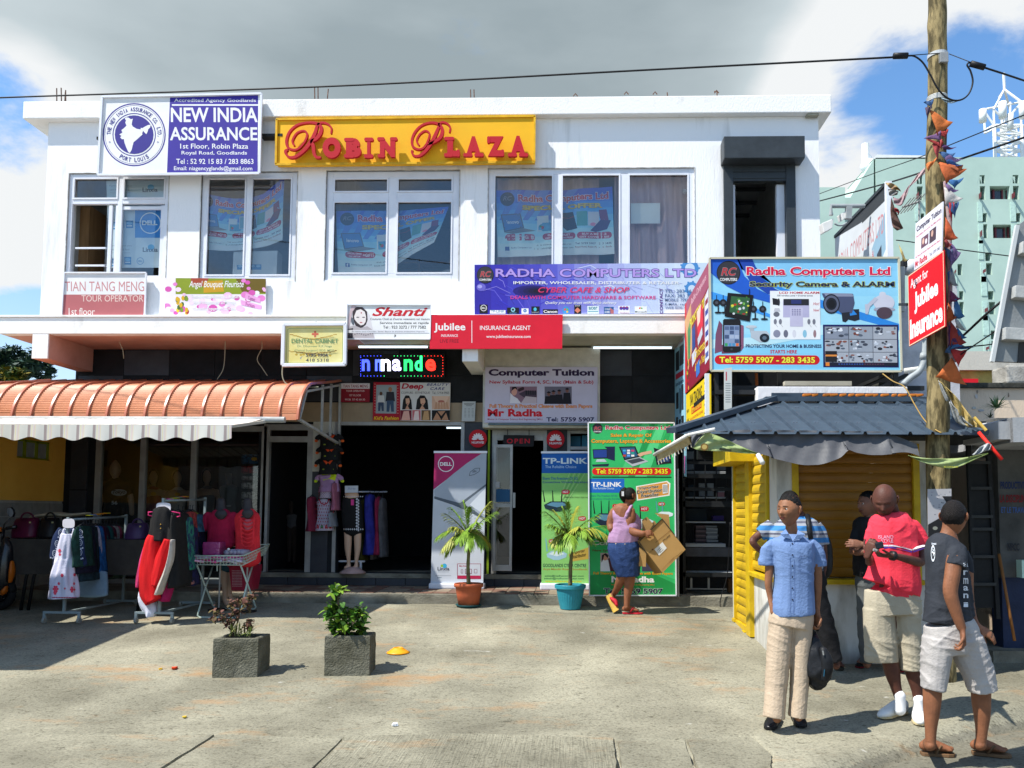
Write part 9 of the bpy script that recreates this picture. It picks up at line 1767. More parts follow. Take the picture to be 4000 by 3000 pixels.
def hand(mb,w,d,nrm,size=1.,curl=.9,thumb=1,sp=.18,tc=.6):
 """palm and five fingers; d points from wrist to knuckles, nrm is the palm side, thumb=+-1 side"""
 d=Vec(d).normalized();nrm=Vec(nrm);nrm=(nrm-d*nrm.dot(d)).normalized();s=d.cross(nrm).normalized()*thumb;S_=size;w=Vec(w)
 lm(mb,[(*(w-d*.02*S_),.027*S_,.019*S_),(*(w+d*.02*S_),.034*S_,.017*S_),(*(w+d*.055*S_),.042*S_,.016*S_),(*(w+d*.088*S_),.040*S_,.013*S_)],side=s,n=14,expo=2.6)
 for i,(o,l)in en(((.031,.072),(.0105,.080),(-.0105,.075),(-.030,.058))):
  p=w+d*(.085-.004*abs(i-1))*S_+s*o*S_;dd=(d+s*(sp*(1.2-i)*.35)).normalized();pts=[(*(p-dd*.015*S_),.0095*S_,.0095*S_)];ang=0;q=p
  for k,(fl,cu)in en(((.45,.55),(.31,.9),(.24,.7))):
   ang+=curl*cu*(1+.10*i);v=dd*cos(ang)+nrm*sin(ang);q=q+v*l*fl*S_;pts.append((*q,(.0088-.0009*k)*S_,(.0086-.0009*k)*S_))
  lm(mb,pts,side=s,n=8,k=2)
 p=w+d*.022*S_+s*.026*S_;v=(d*.62+s*.72+nrm*.25).normalized();q1=p+v*.038*S_;v2=(d*.85+s*(.35-.4*tc)+nrm*(.3+.4*tc)).normalized();q2=q1+v2*.032*S_;v3=(d*.8-s*.25*tc+nrm*(.3+.5*tc)).normalized()
 lm(mb,[(*p,.013*S_,.012*S_),(*q1,.0115*S_,.011*S_),(*q2,.010*S_,.0095*S_),(*(q2+v3*.024*S_),.008*S_,.0075*S_)],side=nrm,n=8,k=3)
def wrinkle(amp,fx=(9,9,9),seed=0,amp2=None,f2=(26,26,26)):
 a2=amp*.4 if amp2 is None else amp2
 def fn(p,n):
  w=noise.noise((p.x*2+seed,p.y*2,p.z*2))*.8;v=noise.noise((p.x*fx[0]+w*2+seed,p.y*fx[1]+w,p.z*fx[2]+w*2));rid=1-abs(v)*2.4
  return amp*max(-.6,rid-.35)+a2*noise.noise((p.x*f2[0]+seed,p.y*f2[1],p.z*f2[2]))
 return fn
def diag(amp,kx,kz,seed=0):
 a=atan2(kz,kx);ca,sa=cos(a),sin(a);N=noise.noise
 def fn(p,n):
  w=N((p.x*3+seed,p.y*3,p.z*3));r=0
  for(c,s_,f,g,k)in((ca,sa,15,3,1.),(.1,1,22,4,.55),(ca,-sa,17,4,.7)):
   u=p.x*c+p.z*s_;v=-p.x*s_+p.z*c;q=1-abs(N((u*f+w*1.5+seed,v*g+seed*2,p.y*5)))*3.2;r+=k*(max(0,q)**1.5)*sst(.12,.42,N((p.x*3.5+k*9,p.y*3+seed,p.z*3.5))+.1)
  return amp*.75*r-amp*.25+amp*.35*N((p.x*6,p.y*6+seed,p.z*6))
 return fn
def PN(lab,loc):return TG('person',lab,'person',loc)
def sole(par,heel,toe,w,m,nm='sole',th=.02,lift=0,tilt=0):
 h,t_=Vec(heel),Vec(toe);d=(t_-h).normalized();s=d.cross(Zv(1)).normalized();L_=(t_-h).length;up=s.cross(d).normalized();pts=[]
 for q,ww in((0,.45),(.06,.72),(.25,.78),(.5,.78),(.75,1),(.92,.8),(1,.4)):pts.append((q,ww))
 pol=[h+d*L_*q+s*w*.5*ww for q,ww in pts]+[h+d*L_*q-s*w*.5*ww for q,ww in pts[::-1]]
 return Q(m).hx(pol,up*th).mk(nm,par,bv_=.004)
def foot(mb,heel,toe,ankle,w=.09,toes=True):
 h,t_=Vec(heel),Vec(toe);d=(t_-h).normalized();s=d.cross(Zv(1)).normalized();L_=(t_-h).length;a=Vec(ankle)
 lm(mb,[(*(h+d*.02+Zv(.035)),w*.33,.034),(*(h+d*L_*.25+Zv(.045)),w*.40,.044),(*(h+d*L_*.5+Zv(.036)),w*.44,.034),(*(h+d*L_*.78+Zv(.022)),w*.50,.020)],side=s,n=14)
 lm(mb,[(*a,.036,.040),(*(h+d*L_*.24+Zv(.06)),.036,.042),(*(h+d*L_*.3+Zv(.04)),.034,.036)],side=s,n=12)
 for i in rg(5):
  o=(i-2)*w*.20;p=h+d*L_*(.76-.015*abs(i-1))+s*o+Zv(.018);r=.0125 if i==0 else .009;lm(mb,[(*p,r,r),(*(p+d*L_*(.18-.02*i)),r,r*.9),(*(p+d*L_*(.22-.025*i)-Zv(.004)),r*.8,r*.7)],side=s,n=8,k=2)
def shoe(par,heel,toe,m,ms,w=.098,h=.085,nm='shoe'):
 hq,t_=Vec(heel),Vec(toe);d=(t_-hq).normalized();s=d.cross(Zv(1)).normalized();L_=(t_-hq).length;mb=Q(m);f=lambda q,z:hq+d*L_*q+Zv(z)
 lm(mb,[(*f(.03,h*.5),w*.30,h*.42),(*f(.15,h*.52),w*.38,h*.52),(*f(.38,h*.48),w*.41,h*.48),(*f(.6,h*.36),w*.48,h*.36),(*f(.82,h*.27),w*.46,h*.26),(*f(.97,h*.2),w*.28,h*.18)],side=s,n=18,expo=2.4);o=mb.mk(nm,par,sm_=1);sole(o,f(-.02,.0),f(1.01,.0),w*1.02,ms,th=.018);return o,f,s,d
def st_mat(name,bands,per,off=0,vertical=True,rough=.8):
 if name in MATS:return MATS[name]
 m=bpy.data.materials.new(name);MATS[name]=m;m.use_nodes=True;nt=m.node_tree;b=nt.nodes['Principled BSDF'];g=nt.nodes.new('ShaderNodeNewGeometry');sx=nt.nodes.new('ShaderNodeTexCoord');sp_=nt.nodes.new('ShaderNodeSeparateXYZ');lk(nt,sx.outputs['Object'],sp_.inputs[0])
 a=nt.nodes.new('ShaderNodeMath');a.operation='MULTIPLY_ADD';a.inputs[1].default_value=1/per;a.inputs[2].default_value=off;lk(nt,sp_.outputs[2],a.inputs[0]);f=nt.nodes.new('ShaderNodeMath');f.operation='FRACT';lk(nt,a.outputs[0],f.inputs[0])
 if not vertical:f=a
 r=nt.nodes.new('ShaderNodeValToRGB');r.color_ramp.interpolation='CONSTANT';lk(nt,f.outputs[0],r.inputs[0]);e=r.color_ramp.elements;e[0].position=bands[0][0];e[0].color=(*bands[0][1],1);e[1].position=bands[1][0];e[1].color=(*bands[1][1],1)
 for p,c in bands[2:]:q=e.new(p);q.color=(*c,1)
 lk(nt,r.outputs[0],b.inputs['Base Color']);b.inputs['Roughness'].default_value=rough;b.inputs['Specular IOR Level'].default_value=.2;return m
def gm9(nm,par,m,parts,vox=.0068,disp=None,sm=2):
 mb=Q(m)
 for kind,a in parts:lm(mb,a,**{**dict(dome=False),**(kind or {})})
 return fuse(mb.mk(nm,par),vox,sm,.5,disp)
def core(mb,c,Y,top,hip,kn,w=120,dy=0):
 lm(mb,L2(c,[(*top,w*.8,.06,dy),((top[0]+hip[0])/2,(top[1]+hip[1])/2,w,.07,dy),(*hip,w*1.1,.08,dy)],Y))
 for k in kn:lm(mb,L2(c,[(hip[0]+(k[0]-hip[0])*.5,hip[1],w*.55,.055,dy),(*k,w*.5,.045,dy)],Y))
Y=5.97;A1=PN('man in a light blue short sleeved shirt and beige trousers holding a black backpack',(P('f1',520,900,Y).x,Y,0));sk=skin('warm_brown',(.27,.115,.055))
mb=Q(sk);lm(mb,L2('f1',[(520,500,120,None,-.0),(530,600,126),(535,690,150),(540,760,330,.09)],Y,.85));
lm(mb,L2('f1',[(290,980,92),(288,1080,88),(282,1200,80),(300,1330,62),(318,1430,56,None,-.02),(330,1500,60,None,-.03)],Y,.85));lm(mb,L2('f1',[(805,980,95),(812,1090,92),(815,1220,84),(812,1380,64),(805,1500,52)],Y,.85))
wr=P('f1',803,1510,Y);hand(mb,wr,(.02,-.12,-1),(-.9,-.35,-.1),1.0,1.15,-1);core(mb,'d2',Y,(265,360),(270,830),[(195,1380),(315,1370)],100);b1=fuse(mb.mk('body',A1),.0055,2)
head(A1,b1,P('f1',508,398,Y-.01),.238,-.86,.02,sk,True,'141110',bulge=.035,rough=.07)
shb=CL('light_blue_cotton',(.145,.225,.41),(.12,.19,.36));sh=gm9('shirt',A1,shb,[(dict(expo=2.5),DD(L2('f1',[(540,650,150),(540,700,330),(538,745,440),(545,830,440),(550,950,425),(553,1150,410),(548,1330,440),(540,1470,462),(542,1525,450)],Y),(.06,.09,.115,.13,.13,.125,.13,.14,.14))),(dict(expo=2.2,dome='a'),L2('f1',[(340,752,120),(278,830,150),(260,930,158),(258,990,165)],Y,.62)),(dict(expo=2.2,dome='a'),L2('f1',[(735,752,120),(800,830,150),(830,930,150),(840,1005,150)],Y,.62))],disp=diag(.0055,22,26,1))
bv=bvh(sh);s=Sign(A1,P('f1',150,600,Y-.25),P('f1',950,600,Y-.25),P('f1',150,1600,Y-.25),pts=((150,600),(950,600),(150,1600)))
s.ln([(520,760),(516,1000),(518,1250),(512,1500)],4,'41588a');s.ln([(560,740),(562,1000),(560,1250),(548,1510)],4,'41588a')
for y in(757,880,1000,1118,1240,1363):s.el(540,y,9,10,'1c2440',10)
s.ln([(610,900),(752,905),(748,1060),(680,1078),(612,1055),(610,900)],3,'4f68a0');s.tx('Paul Hardy',625,885,705,903,'26304c',.0,.2);stick(s,bv,.005);s.done('shirt_buttons','shirt_lettering')
mb=Q(shb)
for q in([(470,600),(410,655),(455,690),(540,715),(500,650)],[(600,610),(680,655),(640,700),(545,722),(590,660)]):mb.hx([P('f1',x,y,Y-.115+(.05 if y<640 else 0))for x,y in q],(0,.012,0))
mb.mk('collar',A1,bv_=.004)
bei=CL('beige_cotton',(.47,.37,.27),(.41,.32,.23))
gm9('trousers',A1,bei,[(dict(expo=2.4),DD(L2('f4',[(300,60,330),(298,120,350),(285,200,350)],Y),(.12,.13,.13))),(dict(expo=2.2),L2('f4',[(215,180,190,.105),(200,320,190,.10),(188,500,182,.095),(170,700,175,.088),(160,860,172,.085,-.02),(152,955,175,.085,-.03)],Y)),(dict(expo=2.2),L2('f4',[(375,180,180,.105),(375,320,165,.10),(368,500,150,.09),(362,700,142,.085),(352,850,140,.08,-.01),(345,945,142,.08,-.01)],Y))],disp=diag(.0042,14,30,5))
for(hx,hy,tx_,ty_)in((150,1010,112,1062),(358,1000,385,1045)):
 h=G('f4',hx,hy);tq=G('f4',tx_,ty_);h.z=tq.z=.006;h=tq+(h-tq).normalized()*.27;o,f,s_,d=shoe(A1,h,tq,mat('black_leather',(.014,.014,.016),.3,(.008,.008,.009),bump=.03),black,.10,.085);Q(black).hx([f(.35,.083)-s_*.02,f(.35,.083)+s_*.02,f(.6,.066)+s_*.025,f(.6,.066)-s_*.025],(0,0,.006)).mk('tongue',o)
bk=TG('backpack','black backpack hanging from the hand of the man in the blue shirt','backpack',P('f4',505,650,Y-.02));bm=mat('black_nylon',(.013,.014,.017),.5,(.008,.009,.011),scale=9,bump=.3,bscale=20);mb=Q(bm);lm(mb,L2('f4',[(490,255,30,.03),(478,310,100,.07),(480,400,175,.10),(500,500,215,.12),(508,590,215,.12),(505,650,150,.09)],Y-.0),expo=2.6,wr=.03);fuse(mb.mk('bag',bk),.008,1,.5,wrinkle(.006,(10,10,10),3))
mb=Q(bm);lm(mb,L2('f4',[(560,400,60,.03),(580,470,95,.05),(585,560,95,.05),(570,630,70,.03)],Y-.10),expo=3);mb.mk('front_pocket',bk,sm_=1);Q(bm).tb([P('f4',x,y,Y-.03)for x,y in((520,240),(500,215),(478,235),(470,290))],.011,8).mk('handle',bk,sm_=1);Q(bm).tb([Vec(p)for p in cat_rom([tuple(P('f4',x,y,Y-.05))for x,y in((515,650),(520,690),(555,705),(582,680),(585,645))],4)],.007,6).mk('strap_loop',bk,sm_=1);Q(grey_alu).bar(P('f4',556,405,Y-.15),P('f4',562,440,Y-.15),.008).mk('zip_pull',bk);Q(ink('15506a')).bar(P('f4',570,560,Y-.152),P('f4',565,615,Y-.15),.006).mk('piping',bk)
Y=6.31;A2=PN('bald man in a coral red T-shirt and cream shorts looking at his phone',(P('f2',620,900,Y).x,Y,.02));sk=skin('deep_brown',(.105,.038,.024),(.075,.027,.018))
mb=Q(sk);lm(mb,L2('f2',[(600,430,170),(620,520,185,None,.02),(640,580,300,.10,.02)],Y,.85))
lm(mb,L2('f2',[(975,960,125),(992,1080,128,None,-.05),(975,1145,125,None,-.11),(850,1120,110,None,-.22),(720,1085,92,None,-.28),(610,1065,76,None,-.31)],Y,.85));lm(mb,L2('f2',[(330,1020,110),(325,1100,112,None,-.05),(315,1150,100,None,-.14),(305,1100,80,None,-.22),(300,1040,66,None,-.27)],Y,.85))
hand(mb,P('f2',600,1065,Y-.315),(-1,-.12,.05),(0,.1,1),1.02,.95,-1,tc=.2);hand(mb,P('f2',298,1050,Y-.275),(.25,-.2,1),(.8,.5,.1),1.0,.9,1,tc=-.3)
f3p=[];lm(mb,L2('d2',[(830,1040,90),(845,1120,84),(862,1190,62),(882,1260,50)],Y,.9));lm(mb,L2('d2',[(950,1060,90),(965,1130,86),(985,1220,62),(992,1290,52)],Y,.9));core(mb,'d2',Y,(840,260),(845,750),[(835,1100),(955,1120)],130);b2=fuse(mb.mk('body',A2),.0055,2)
head(A2,b2,P('f2',515,350,Y-.06),.262,-.50,-.42,sk,True,'3a3430',eyes=False,hmask=lambda x,y,z:sst(-.55,-.35,z)*(1-sst(.30,.5,z))*sst(.15,-.1,y),bulge=-.082,rough=.003)
rdc=CL('coral_red_jersey',(.76,.045,.075),(.68,.035,.06),bump=.2)
sh=gm9('t_shirt',A2,rdc,[(dict(expo=2.4),DD(L2('f2',[(640,500,230),(640,560,400),(625,640,560),(610,800,590),(620,1000,600),(635,1200,610),(620,1400,690,None,0),(600,1480,710)],Y),(.07,.12,.15,.16,.155,.15,.155,.15))),(dict(expo=2.4),L2('f2',[(620,1380,660,.15),(690,1500,560,.14),(760,1590,380,.12)],Y)),(dict(expo=2.2,dome='a'),L2('f2',[(410,670,170),(350,790,180),(335,920,170,None,-.01),(335,1060,170,None,-.02)],Y,.62)),(dict(expo=2.2,dome='a'),L2('f2',[(870,665,190),(950,790,210),(980,900,205),(978,1010,205)],Y,.62))],disp=diag(.008,16,-22,9))
bv=bvh(sh);s=Sign(A2,P('f2',230,450,Y-.3),P('f2',1130,450,Y-.3),P('f2',230,1650,Y-.3),pts=((230,450),(1130,450),(230,1650)))
s.pg([(500,925),(620,925),(750,945),(872,985),(872,1000),(750,962),(620,944),(500,945)],'f0e8ee');s.pg([(500,950),(620,948),(750,966),(872,1006),(870,1026),(740,990),(620,968),(500,972)],'5a3a9c');s.pg([(872,985),(930,945),(1000,925),(1090,928),(1088,946),(1000,944),(935,964),(880,1002)],'f0e8ee');s.pg([(880,1006),(935,968),(1000,950),(1088,950),(1086,972),(1000,972),(940,988),(886,1026)],'5a3a9c')
s.tx('ISLAND',432,800,628,845,'dcaec8',.0,0);s.tx('STYLE',470,852,625,888,'dcaec8',.0);s.rt(470,892,626,898,'dcaec8');stick(s,bv,.005);s.done('shirt_stripe','shirt_lettering')
crm=CL('cream_cotton',(.42,.375,.28),(.36,.32,.24));gm9('shorts',A2,crm,[(dict(expo=2.4),DD(L2('d2',[(840,650,290),(845,720,305),(850,790,310)],Y),(.125,.13,.13))),(dict(expo=2.2),L2('d2',[(770,760,165,.11),(772,850,172,.105),(780,950,176,.10),(784,1058,178,.095)],Y)),(dict(expo=2.2),L2('d2',[(920,760,150,.11),(930,860,140,.105),(945,980,128,.10),(955,1105,122,.09)],Y,.8))],disp=diag(.009,14,26,12))
wsh=mat('white_leather',(.74,.74,.72),.5,(.62,.61,.58),scale=8,bump=.05);ssl=mat('gum_sole',(.55,.45,.26),.7,bump=0)
for(hx,hy,tx_,ty_,sx_,sy0,sy1)in((925,1355,775,1392,888,1250,1335),(995,1350,1000,1432,994,1272,1330)):
 h=G('d2',hx,hy-2);tq=G('d2',tx_,ty_-6);h.z+=.008;tq.z+=.008;h=tq+(h-tq).normalized()*.29;o,f,s_,d=shoe(A2,h,tq,wsh,ssl,.112,.115,'trainer')
 mb=Q(ink('f0f0f2'));lm(mb,L2('d2',[(sx_,sy0,58),(sx_+2,(sy0+sy1)/2,54),(sx_+1,sy1,58)],Y-.02,.95));mb.mk('sock',A2,sm_=1)
 for k in rg(4):q=.42+k*.07;Q(ink('f4f4f6')).tb([f(q,.082-.008*k)-s_*.024,f(q+.01,.094-.01*k),f(q,.082-.008*k)+s_*.024],.0045,6).mk('lace',o,sm_=1)
 mb=Q(ink('1c2438'));lm(mb,[(*(f(.0,.085)),.028,.012),(*(f(.02,.095)),.026,.01)],side=s_);mb.mk('heel_tab',o,sm_=1)
ph=TG('mobile_phone','small black and silver phone held in both hands by the bald man','phone',P('f2',450,960,Y-.3));Q(mat('phone_black',(.02,.02,.022),.25,bump=0)).hx([P('f2',x,y,Y-.41)for x,y in((398,912),(496,892),(512,965),(412,985))],(0,.02,.01)).mk('phone_case',ph,bv_=.004);Q(ink('2c343c',.1)).hx([P('f2',x,y,Y-.413)for x,y in((410,922),(488,906),(500,955),(420,970))],(0,.002,0)).mk('screen',ph);Q(grey_alu).tb([P('f2',370,985,Y-.41),P('f2',412,1000,Y-.41)],.012,10).mk('keyring',ph);Q(mat('watch_black',(.015,.015,.016),.4)).tb([P('f2',600,1060,Y-.312),P('f2',640,1068,Y-.304)],[.036,.038],14).mk('wrist_watch',A2,sm_=1)
Y=5.38;A3=PN('boy seen from behind in a dark T-shirt, pale grey shorts and brown flip-flops',(P('d2',1170,900,Y).x,Y,-.05));sk=skin('mid_brown',(.24,.095,.045));
mb=Q(sk);lm(mb,L2('d2',[(1170,260,78),(1165,310,76),(1160,350,100),(1150,400,170,.07)],Y,.85));lm(mb,L2('d2',[(1195,470,86,None,-.12),(1182,580,84,None,-.155),(1172,670,78,None,-.165),(1200,770,66,None,-.17),(1235,870,50,None,-.17)],Y,.85));hand(mb,P('d2',1240,888,Y-.17),(.02,-.1,-1),(-.8,.2,-.2),.96,.85,-1)
lm(mb,L2('d2',[(1270,560,60,None,.12),(1275,700,56,None,.10),(1300,820,46,None,.02),(1335,870,38,None,-.03)],Y,.85));hand(mb,P('d2',1335,868,Y-.03),(.8,-.1,-.55),(-.3,.5,-.3),.9,.3,-1)
za=G('d2',1010,1590);lm(mb,L2('d2',[(1072,1150,100),(1070,1250,98),(1066,1340,86),(1062,1440,62),(1060,1530,54)],Y,.95));lm(mb,L2('d2',[(1345,1170,104,None,.05),(1345,1270,100,None,.05),(1350,1360,86,None,.05),(1348,1450,62,None,.05),(1342,1530,54,None,.05)],Y,.95))
def rp(x,y,z=ROADZ):return PZ('d2',x,y,z)
fa=[(rp(1005,1585),rp(1195,1592)),(rp(1292,1580),rp(1515,1600))];ank=[P('d2',1058,1530,Y),P('d2',1342,1530,Y+.05)]
for(h,t_),a in zip(fa,ank):foot(mb,h+Zv(.028),h+(t_-h).normalized()*.235+Zv(.028),a,.092)
core(mb,'d2',Y,(1155,390),(1170,900),[(1078,1200),(1345,1210)],130,.02);b3=fuse(mb.mk('body',A3),.0055,2);head(A3,b3,P('f2',1415,570,Y),.232,2.42,-.02,sk,True,'150f0d',bulge=.026,rough=.008)
drk=CL('charcoal_jersey',(.032,.036,.045),(.022,.025,.032),bump=.2)
sh=gm9('t_shirt',A3,drk,[(dict(expo=2.3),DD(L2('d2',[(1160,350,90),(1150,375,170),(1145,420,210),(1150,520,215),(1152,650,215),(1155,760,240),(1155,840,258)],Y),(.06,.09,.12,.125,.12,.12,.125))),(dict(expo=2.2,dome='a'),L2('d2',[(1195,415,105,None,-.04),(1205,455,118,None,-.10),(1202,525,114,None,-.14)],Y,.75)),(dict(expo=2.2),L2('d2',[(1255,440,40,None,.1),(1275,500,50,None,.12),(1278,560,50,None,.12)],Y,.9)),(dict(expo=2.2),L2('d2',[(1230,560,60,.10,.04),(1245,700,70,.10,.04),(1255,800,74,.10,.04)],Y))],disp=diag(.009,14,24,17))
bv=bvh(sh);s=Sign(A3,P('d2',1020,340,Y-.2),P('d2',1300,340,Y-.2),P('d2',1020,860,Y-.2),pts=((1020,340),(1300,340),(1020,860)))
s.tx('Armani',1065,388,1092,402,'d8dce4',.02);s.ann(1074,450,9,12,'dfe4ea',30,3.9);s.pg([(1068,420),(1080,432),(1074,440),(1084,448),(1072,470),(1076,452),(1066,444),(1074,434)],'dfe4ea');
for k,ch in en('armani'):s.tx(ch,1244,[500,545,588,634,676,725][k],1272,[526,572,622,660,702,752][k],'d4d8de',.03)
stick(s,bv,.005);s.done('shirt_emblem','shirt_lettering')
gy=CL('pale_grey_cotton',(.40,.375,.355),(.34,.32,.31));gm9('shorts',A3,gy,[(dict(expo=2.4),DD(L2('d2',[(1160,835,262),(1175,900,290),(1185,960,296),(1190,1010,270)],Y),(.12,.13,.13,.11))),(dict(expo=2.2),L2('d2',[(1105,930,165,.12),(1092,1040,150,.11),(1082,1140,132,.10),(1075,1215,122,.095)],Y)),(dict(expo=2.2),L2('d2',[(1250,930,190,.12),(1290,1030,185,.115),(1330,1130,165,.10),(1352,1225,142,.095)],Y))],disp=diag(.009,18,20,21))
ffm=mat('brown_flipflop',(.16,.09,.045),.7,bump=.05)
for(h,t_)in fa:
 so=sole(A3,h,t_+(t_-h).normalized()*0,.10,ffm,'flip_flop',.022);d=(t_-h).normalized();s_=d.cross(Zv(1)).normalized();L_=(t_-h).length;q=lambda a,b,z:h+d*L_*a+s_*b+Zv(z)
 for sg in(-1,1):Q(ffm).tb([q(.38,.046*sg,.025),q(.55,.036*sg,.075),q(.72,.012*sg,.06),q(.76,.004*sg,.03)],.0085,6).mk('strap',so,sm_=1)
Y=7.28;A4=PN('man in a blue striped polo and black trousers standing behind the man in blue',(P('f1',560,900,Y).x,Y,.08));sk=skin('dark_brown2',(.12,.045,.028))
mb=Q(sk);lm(mb,L2('f1',[(515,420,110),(520,480,120),(530,540,200,.08)],Y));lm(mb,L2('f1',[(205,640,85),(145,690,84),(110,735,76,None,-.03),(160,800,66,None,-.02),(230,860,58,None,.02)],Y,.85));hand(mb,P('f1',235,870,Y),(.9,.2,-.5),(.2,.6,-.4),.9,.8,1);lm(mb,L2('f1',[(870,760,80),(885,900,70),(880,1040,58)],Y));hand(mb,P('f1',878,1050,Y),(-.1,-.1,-1),(-.8,0,0),.9,.8,1)
ft=[(G('d2',510,1075),G('d2',560,1122)),(G('d2',255,1060),G('d2',245,1090))];lm(mb,L2('d2',[(520,1000,40),(528,1080,38)],Y));foot(mb,ft[0][0]+Zv(.03),ft[0][0]+(ft[0][1]-ft[0][0]).normalized()*.24+Zv(.03),P('d2',528,1080,Y),.09);core(mb,'d2',Y,(320,240),(340,600),[(524,1040),(265,1040)],90);b4=fuse(mb.mk('body',A4),.006,2)
head(A4,b4,P('f1',512,330,Y),.245,.3,0,sk,True,'0e0c0b',bulge=.025,rough=.01)
bl,wh,nv,gy2=(.04,.18,.42),(.28,.30,.33),(.02,.02,.06),(.30,.32,.36)
pol=st_mat('striped_polo',[(0,bl),(.25,wh),(.42,gy2),(.47,nv),(.52,gy2),(.55,nv),(.62,gy2),(.66,wh),(.82,bl)],.105,0)
gm9('polo_shirt',A4,pol,[(dict(expo=2.4),DD(L2('f1',[(530,470,240),(540,520,420),(555,600,560),(570,760,580),(580,950,570),(580,1090,560)],Y),(.08,.12,.15,.16,.155,.15))),(dict(expo=2.2),L2('f1',[(330,560,170),(250,620,170),(190,660,150)],Y,.7)),(dict(expo=2.2),L2('f1',[(780,560,160),(840,660,150),(865,770,140)],Y,.7))],disp=wrinkle(.006,(8,8,8),31))
gm9('trousers',A4,CL('black_trouser',(.012,.012,.014)),[(dict(expo=2.3),DD(L2('d2',[(330,540,250),(345,640,260)],Y),(.13,.13))),(None,L2('d2',[(400,640,130,.11),(440,780,120,.10),(480,920,110,.09),(515,1060,95,.08)],Y)),(None,L2('d2',[(290,640,130,.11),(280,800,120,.10),(270,950,110,.09),(262,1062,100,.08)],Y))],vox=.011,disp=wrinkle(.006,(8,8,8),8))
for h,t_ in ft:sole(A4,h+Zv(.006),h+(t_-h).normalized()*.26+Zv(.006),.10,mat('dark_sandal',(.03,.028,.02),.7),'sandal',.024)
bk=TG('backpack','black backpack worn by the man in the striped polo','backpack',P('f1',890,1110,Y));mb=Q(bm);lm(mb,L2('f1',[(820,640,90,.10,.16),(850,740,170,.13,.16),(860,900,180,.15,.16),(850,1040,180,.15,.16),(840,1110,130,.10,.16)],Y),expo=2.8);mb.mk('bag',bk,sm_=1);Q(bm).tb([P('f1',x,y,Y-.13+dy)for x,y,dy in((700,455,.08),(715,540,0),(725,620,-.02),(740,760,0))],.026,8).mk('shoulder_strap',bk,sm_=1)
Y=7.62;A5=PN('young man in a black shirt with folded arms leaning by the kiosk shutter',(P('f1',1320,900,Y).x,Y,.1));sk=skin('tan',(.23,.10,.06))
mb=Q(sk);lm(mb,L2('f1',[(1370,420,110),(1375,480,120),(1380,530,200,.08)],Y));lm(mb,L2('f1',[(1215,800,80),(1190,835,86,None,-.08),(1260,845,80,None,-.17),(1345,840,64,None,-.2)],Y,.85));lm(mb,L2('f1',[(1440,760,70,None,-.1),(1350,770,70,None,-.2),(1285,765,56,None,-.2)],Y,.85));hand(mb,P('f1',1290,765,Y-.2),(-1,-.1,.12),(.1,.9,-.2),.95,.35,1)
ft=[(G('d2',715,1070),G('d2',640,1105)),(G('d2',885,1085),G('d2',890,1125))];lm(mb,L2('d2',[(700,1000,40),(702,1080,38)],Y));foot(mb,ft[0][0]+Zv(.03),ft[0][0]+(ft[0][1]-ft[0][0]).normalized()*.24+Zv(.03),P('d2',702,1075,Y),.09);lm(mb,L2('d2',[(885,960,40),(885,1085,38)],Y));foot(mb,ft[1][0]+Zv(.03),ft[1][0]+(ft[1][1]-ft[1][0]).normalized()*.22+Zv(.03),P('d2',885,1080,Y),.09);core(mb,'d2',Y,(725,240),(760,600),[(702,1030),(885,1030)],80);b5=fuse(mb.mk('body',A5),.006,2)
head(A5,b5,P('f1',1365,335,Y),.25,-1.25,0,sk,True,'0a0908',bulge=.06,rough=.05)
gm9('black_shirt',A5,blc,[(dict(expo=2.4),DD(L2('f1',[(1380,480,200),(1375,530,330),(1370,640,330),(1360,800,300),(1350,960,290),(1345,1110,270)],Y),(.07,.11,.13,.13,.12,.12))),(None,L2('f1',[(1270,580,120),(1225,680,120,None,-.03),(1205,790,116,None,-.05)],Y,.8))],disp=wrinkle(.006,(8,8,8),41))
gm9('grey_jeans',A5,CL('grey_denim',(.10,.11,.11),(.07,.075,.075)),[(dict(expo=2.3),DD(L2('d2',[(760,560,230),(755,640,230)],Y),(.12,.12))),(None,L2('d2',[(700,640,110,.10),(696,800,90,.09),(694,930,76,.08),(700,1065,66,.07)],Y)),(None,L2('d2',[(820,640,110,.10),(850,800,100,.09),(870,930,90,.08),(884,1065,76,.07)],Y))],vox=.011,disp=wrinkle(.008,(9,9,9),3))
for h,t_ in ft:sole(A5,h+Zv(.006),h+(t_-h).normalized()*.27+Zv(.006),.10,mat('red_sole',(.22,.01,.02),.7),'flip_flop',.012);sole(A5,h+Zv(.018),h+(t_-h).normalized()*.26+Zv(.018),.098,black,'flip_flop_top',.014)
Y=10.30;A6=PN('woman in a lilac vest top and denim skirt carrying an open carton, seen from behind',(P('f3',400,900,Y).x,Y,.3));sk=skin('warm_brown3',(.25,.095,.045))
mb=Q(sk);lm(mb,L2('f3',[(430,280,88),(418,335,90),(400,370,190,.10),(380,420,270,.11),(375,520,240,.11)],Y,.8));lm(mb,L2('f3',[(268,400,70),(245,470,84),(235,550,86),(250,610,74,None,-.04),(300,650,60,None,.1)],Y,.85));lm(mb,L2('f3',[(450,400,100,None,-.04),(445,480,128,None,-.06),(420,570,116,None,-.08),(470,625,92,None,-.12),(540,645,78,None,-.16),(590,648,62,None,-.18)],Y,.85));hand(mb,P('f3',592,645,Y-.18),(1,.05,.10),(.1,.9,-.35),1.0,.7,-1)
lm(mb,L2('f3',[(370,1060,96),(345,1140,104,None,.03),(315,1220,84,None,.10),(275,1290,58,None,.2),(255,1320,54,None,.24)],Y,.9));lm(mb,L2('f3',[(445,1060,118),(440,1160,116),(425,1260,92),(412,1370,66),(408,1440,60)],Y,.9))
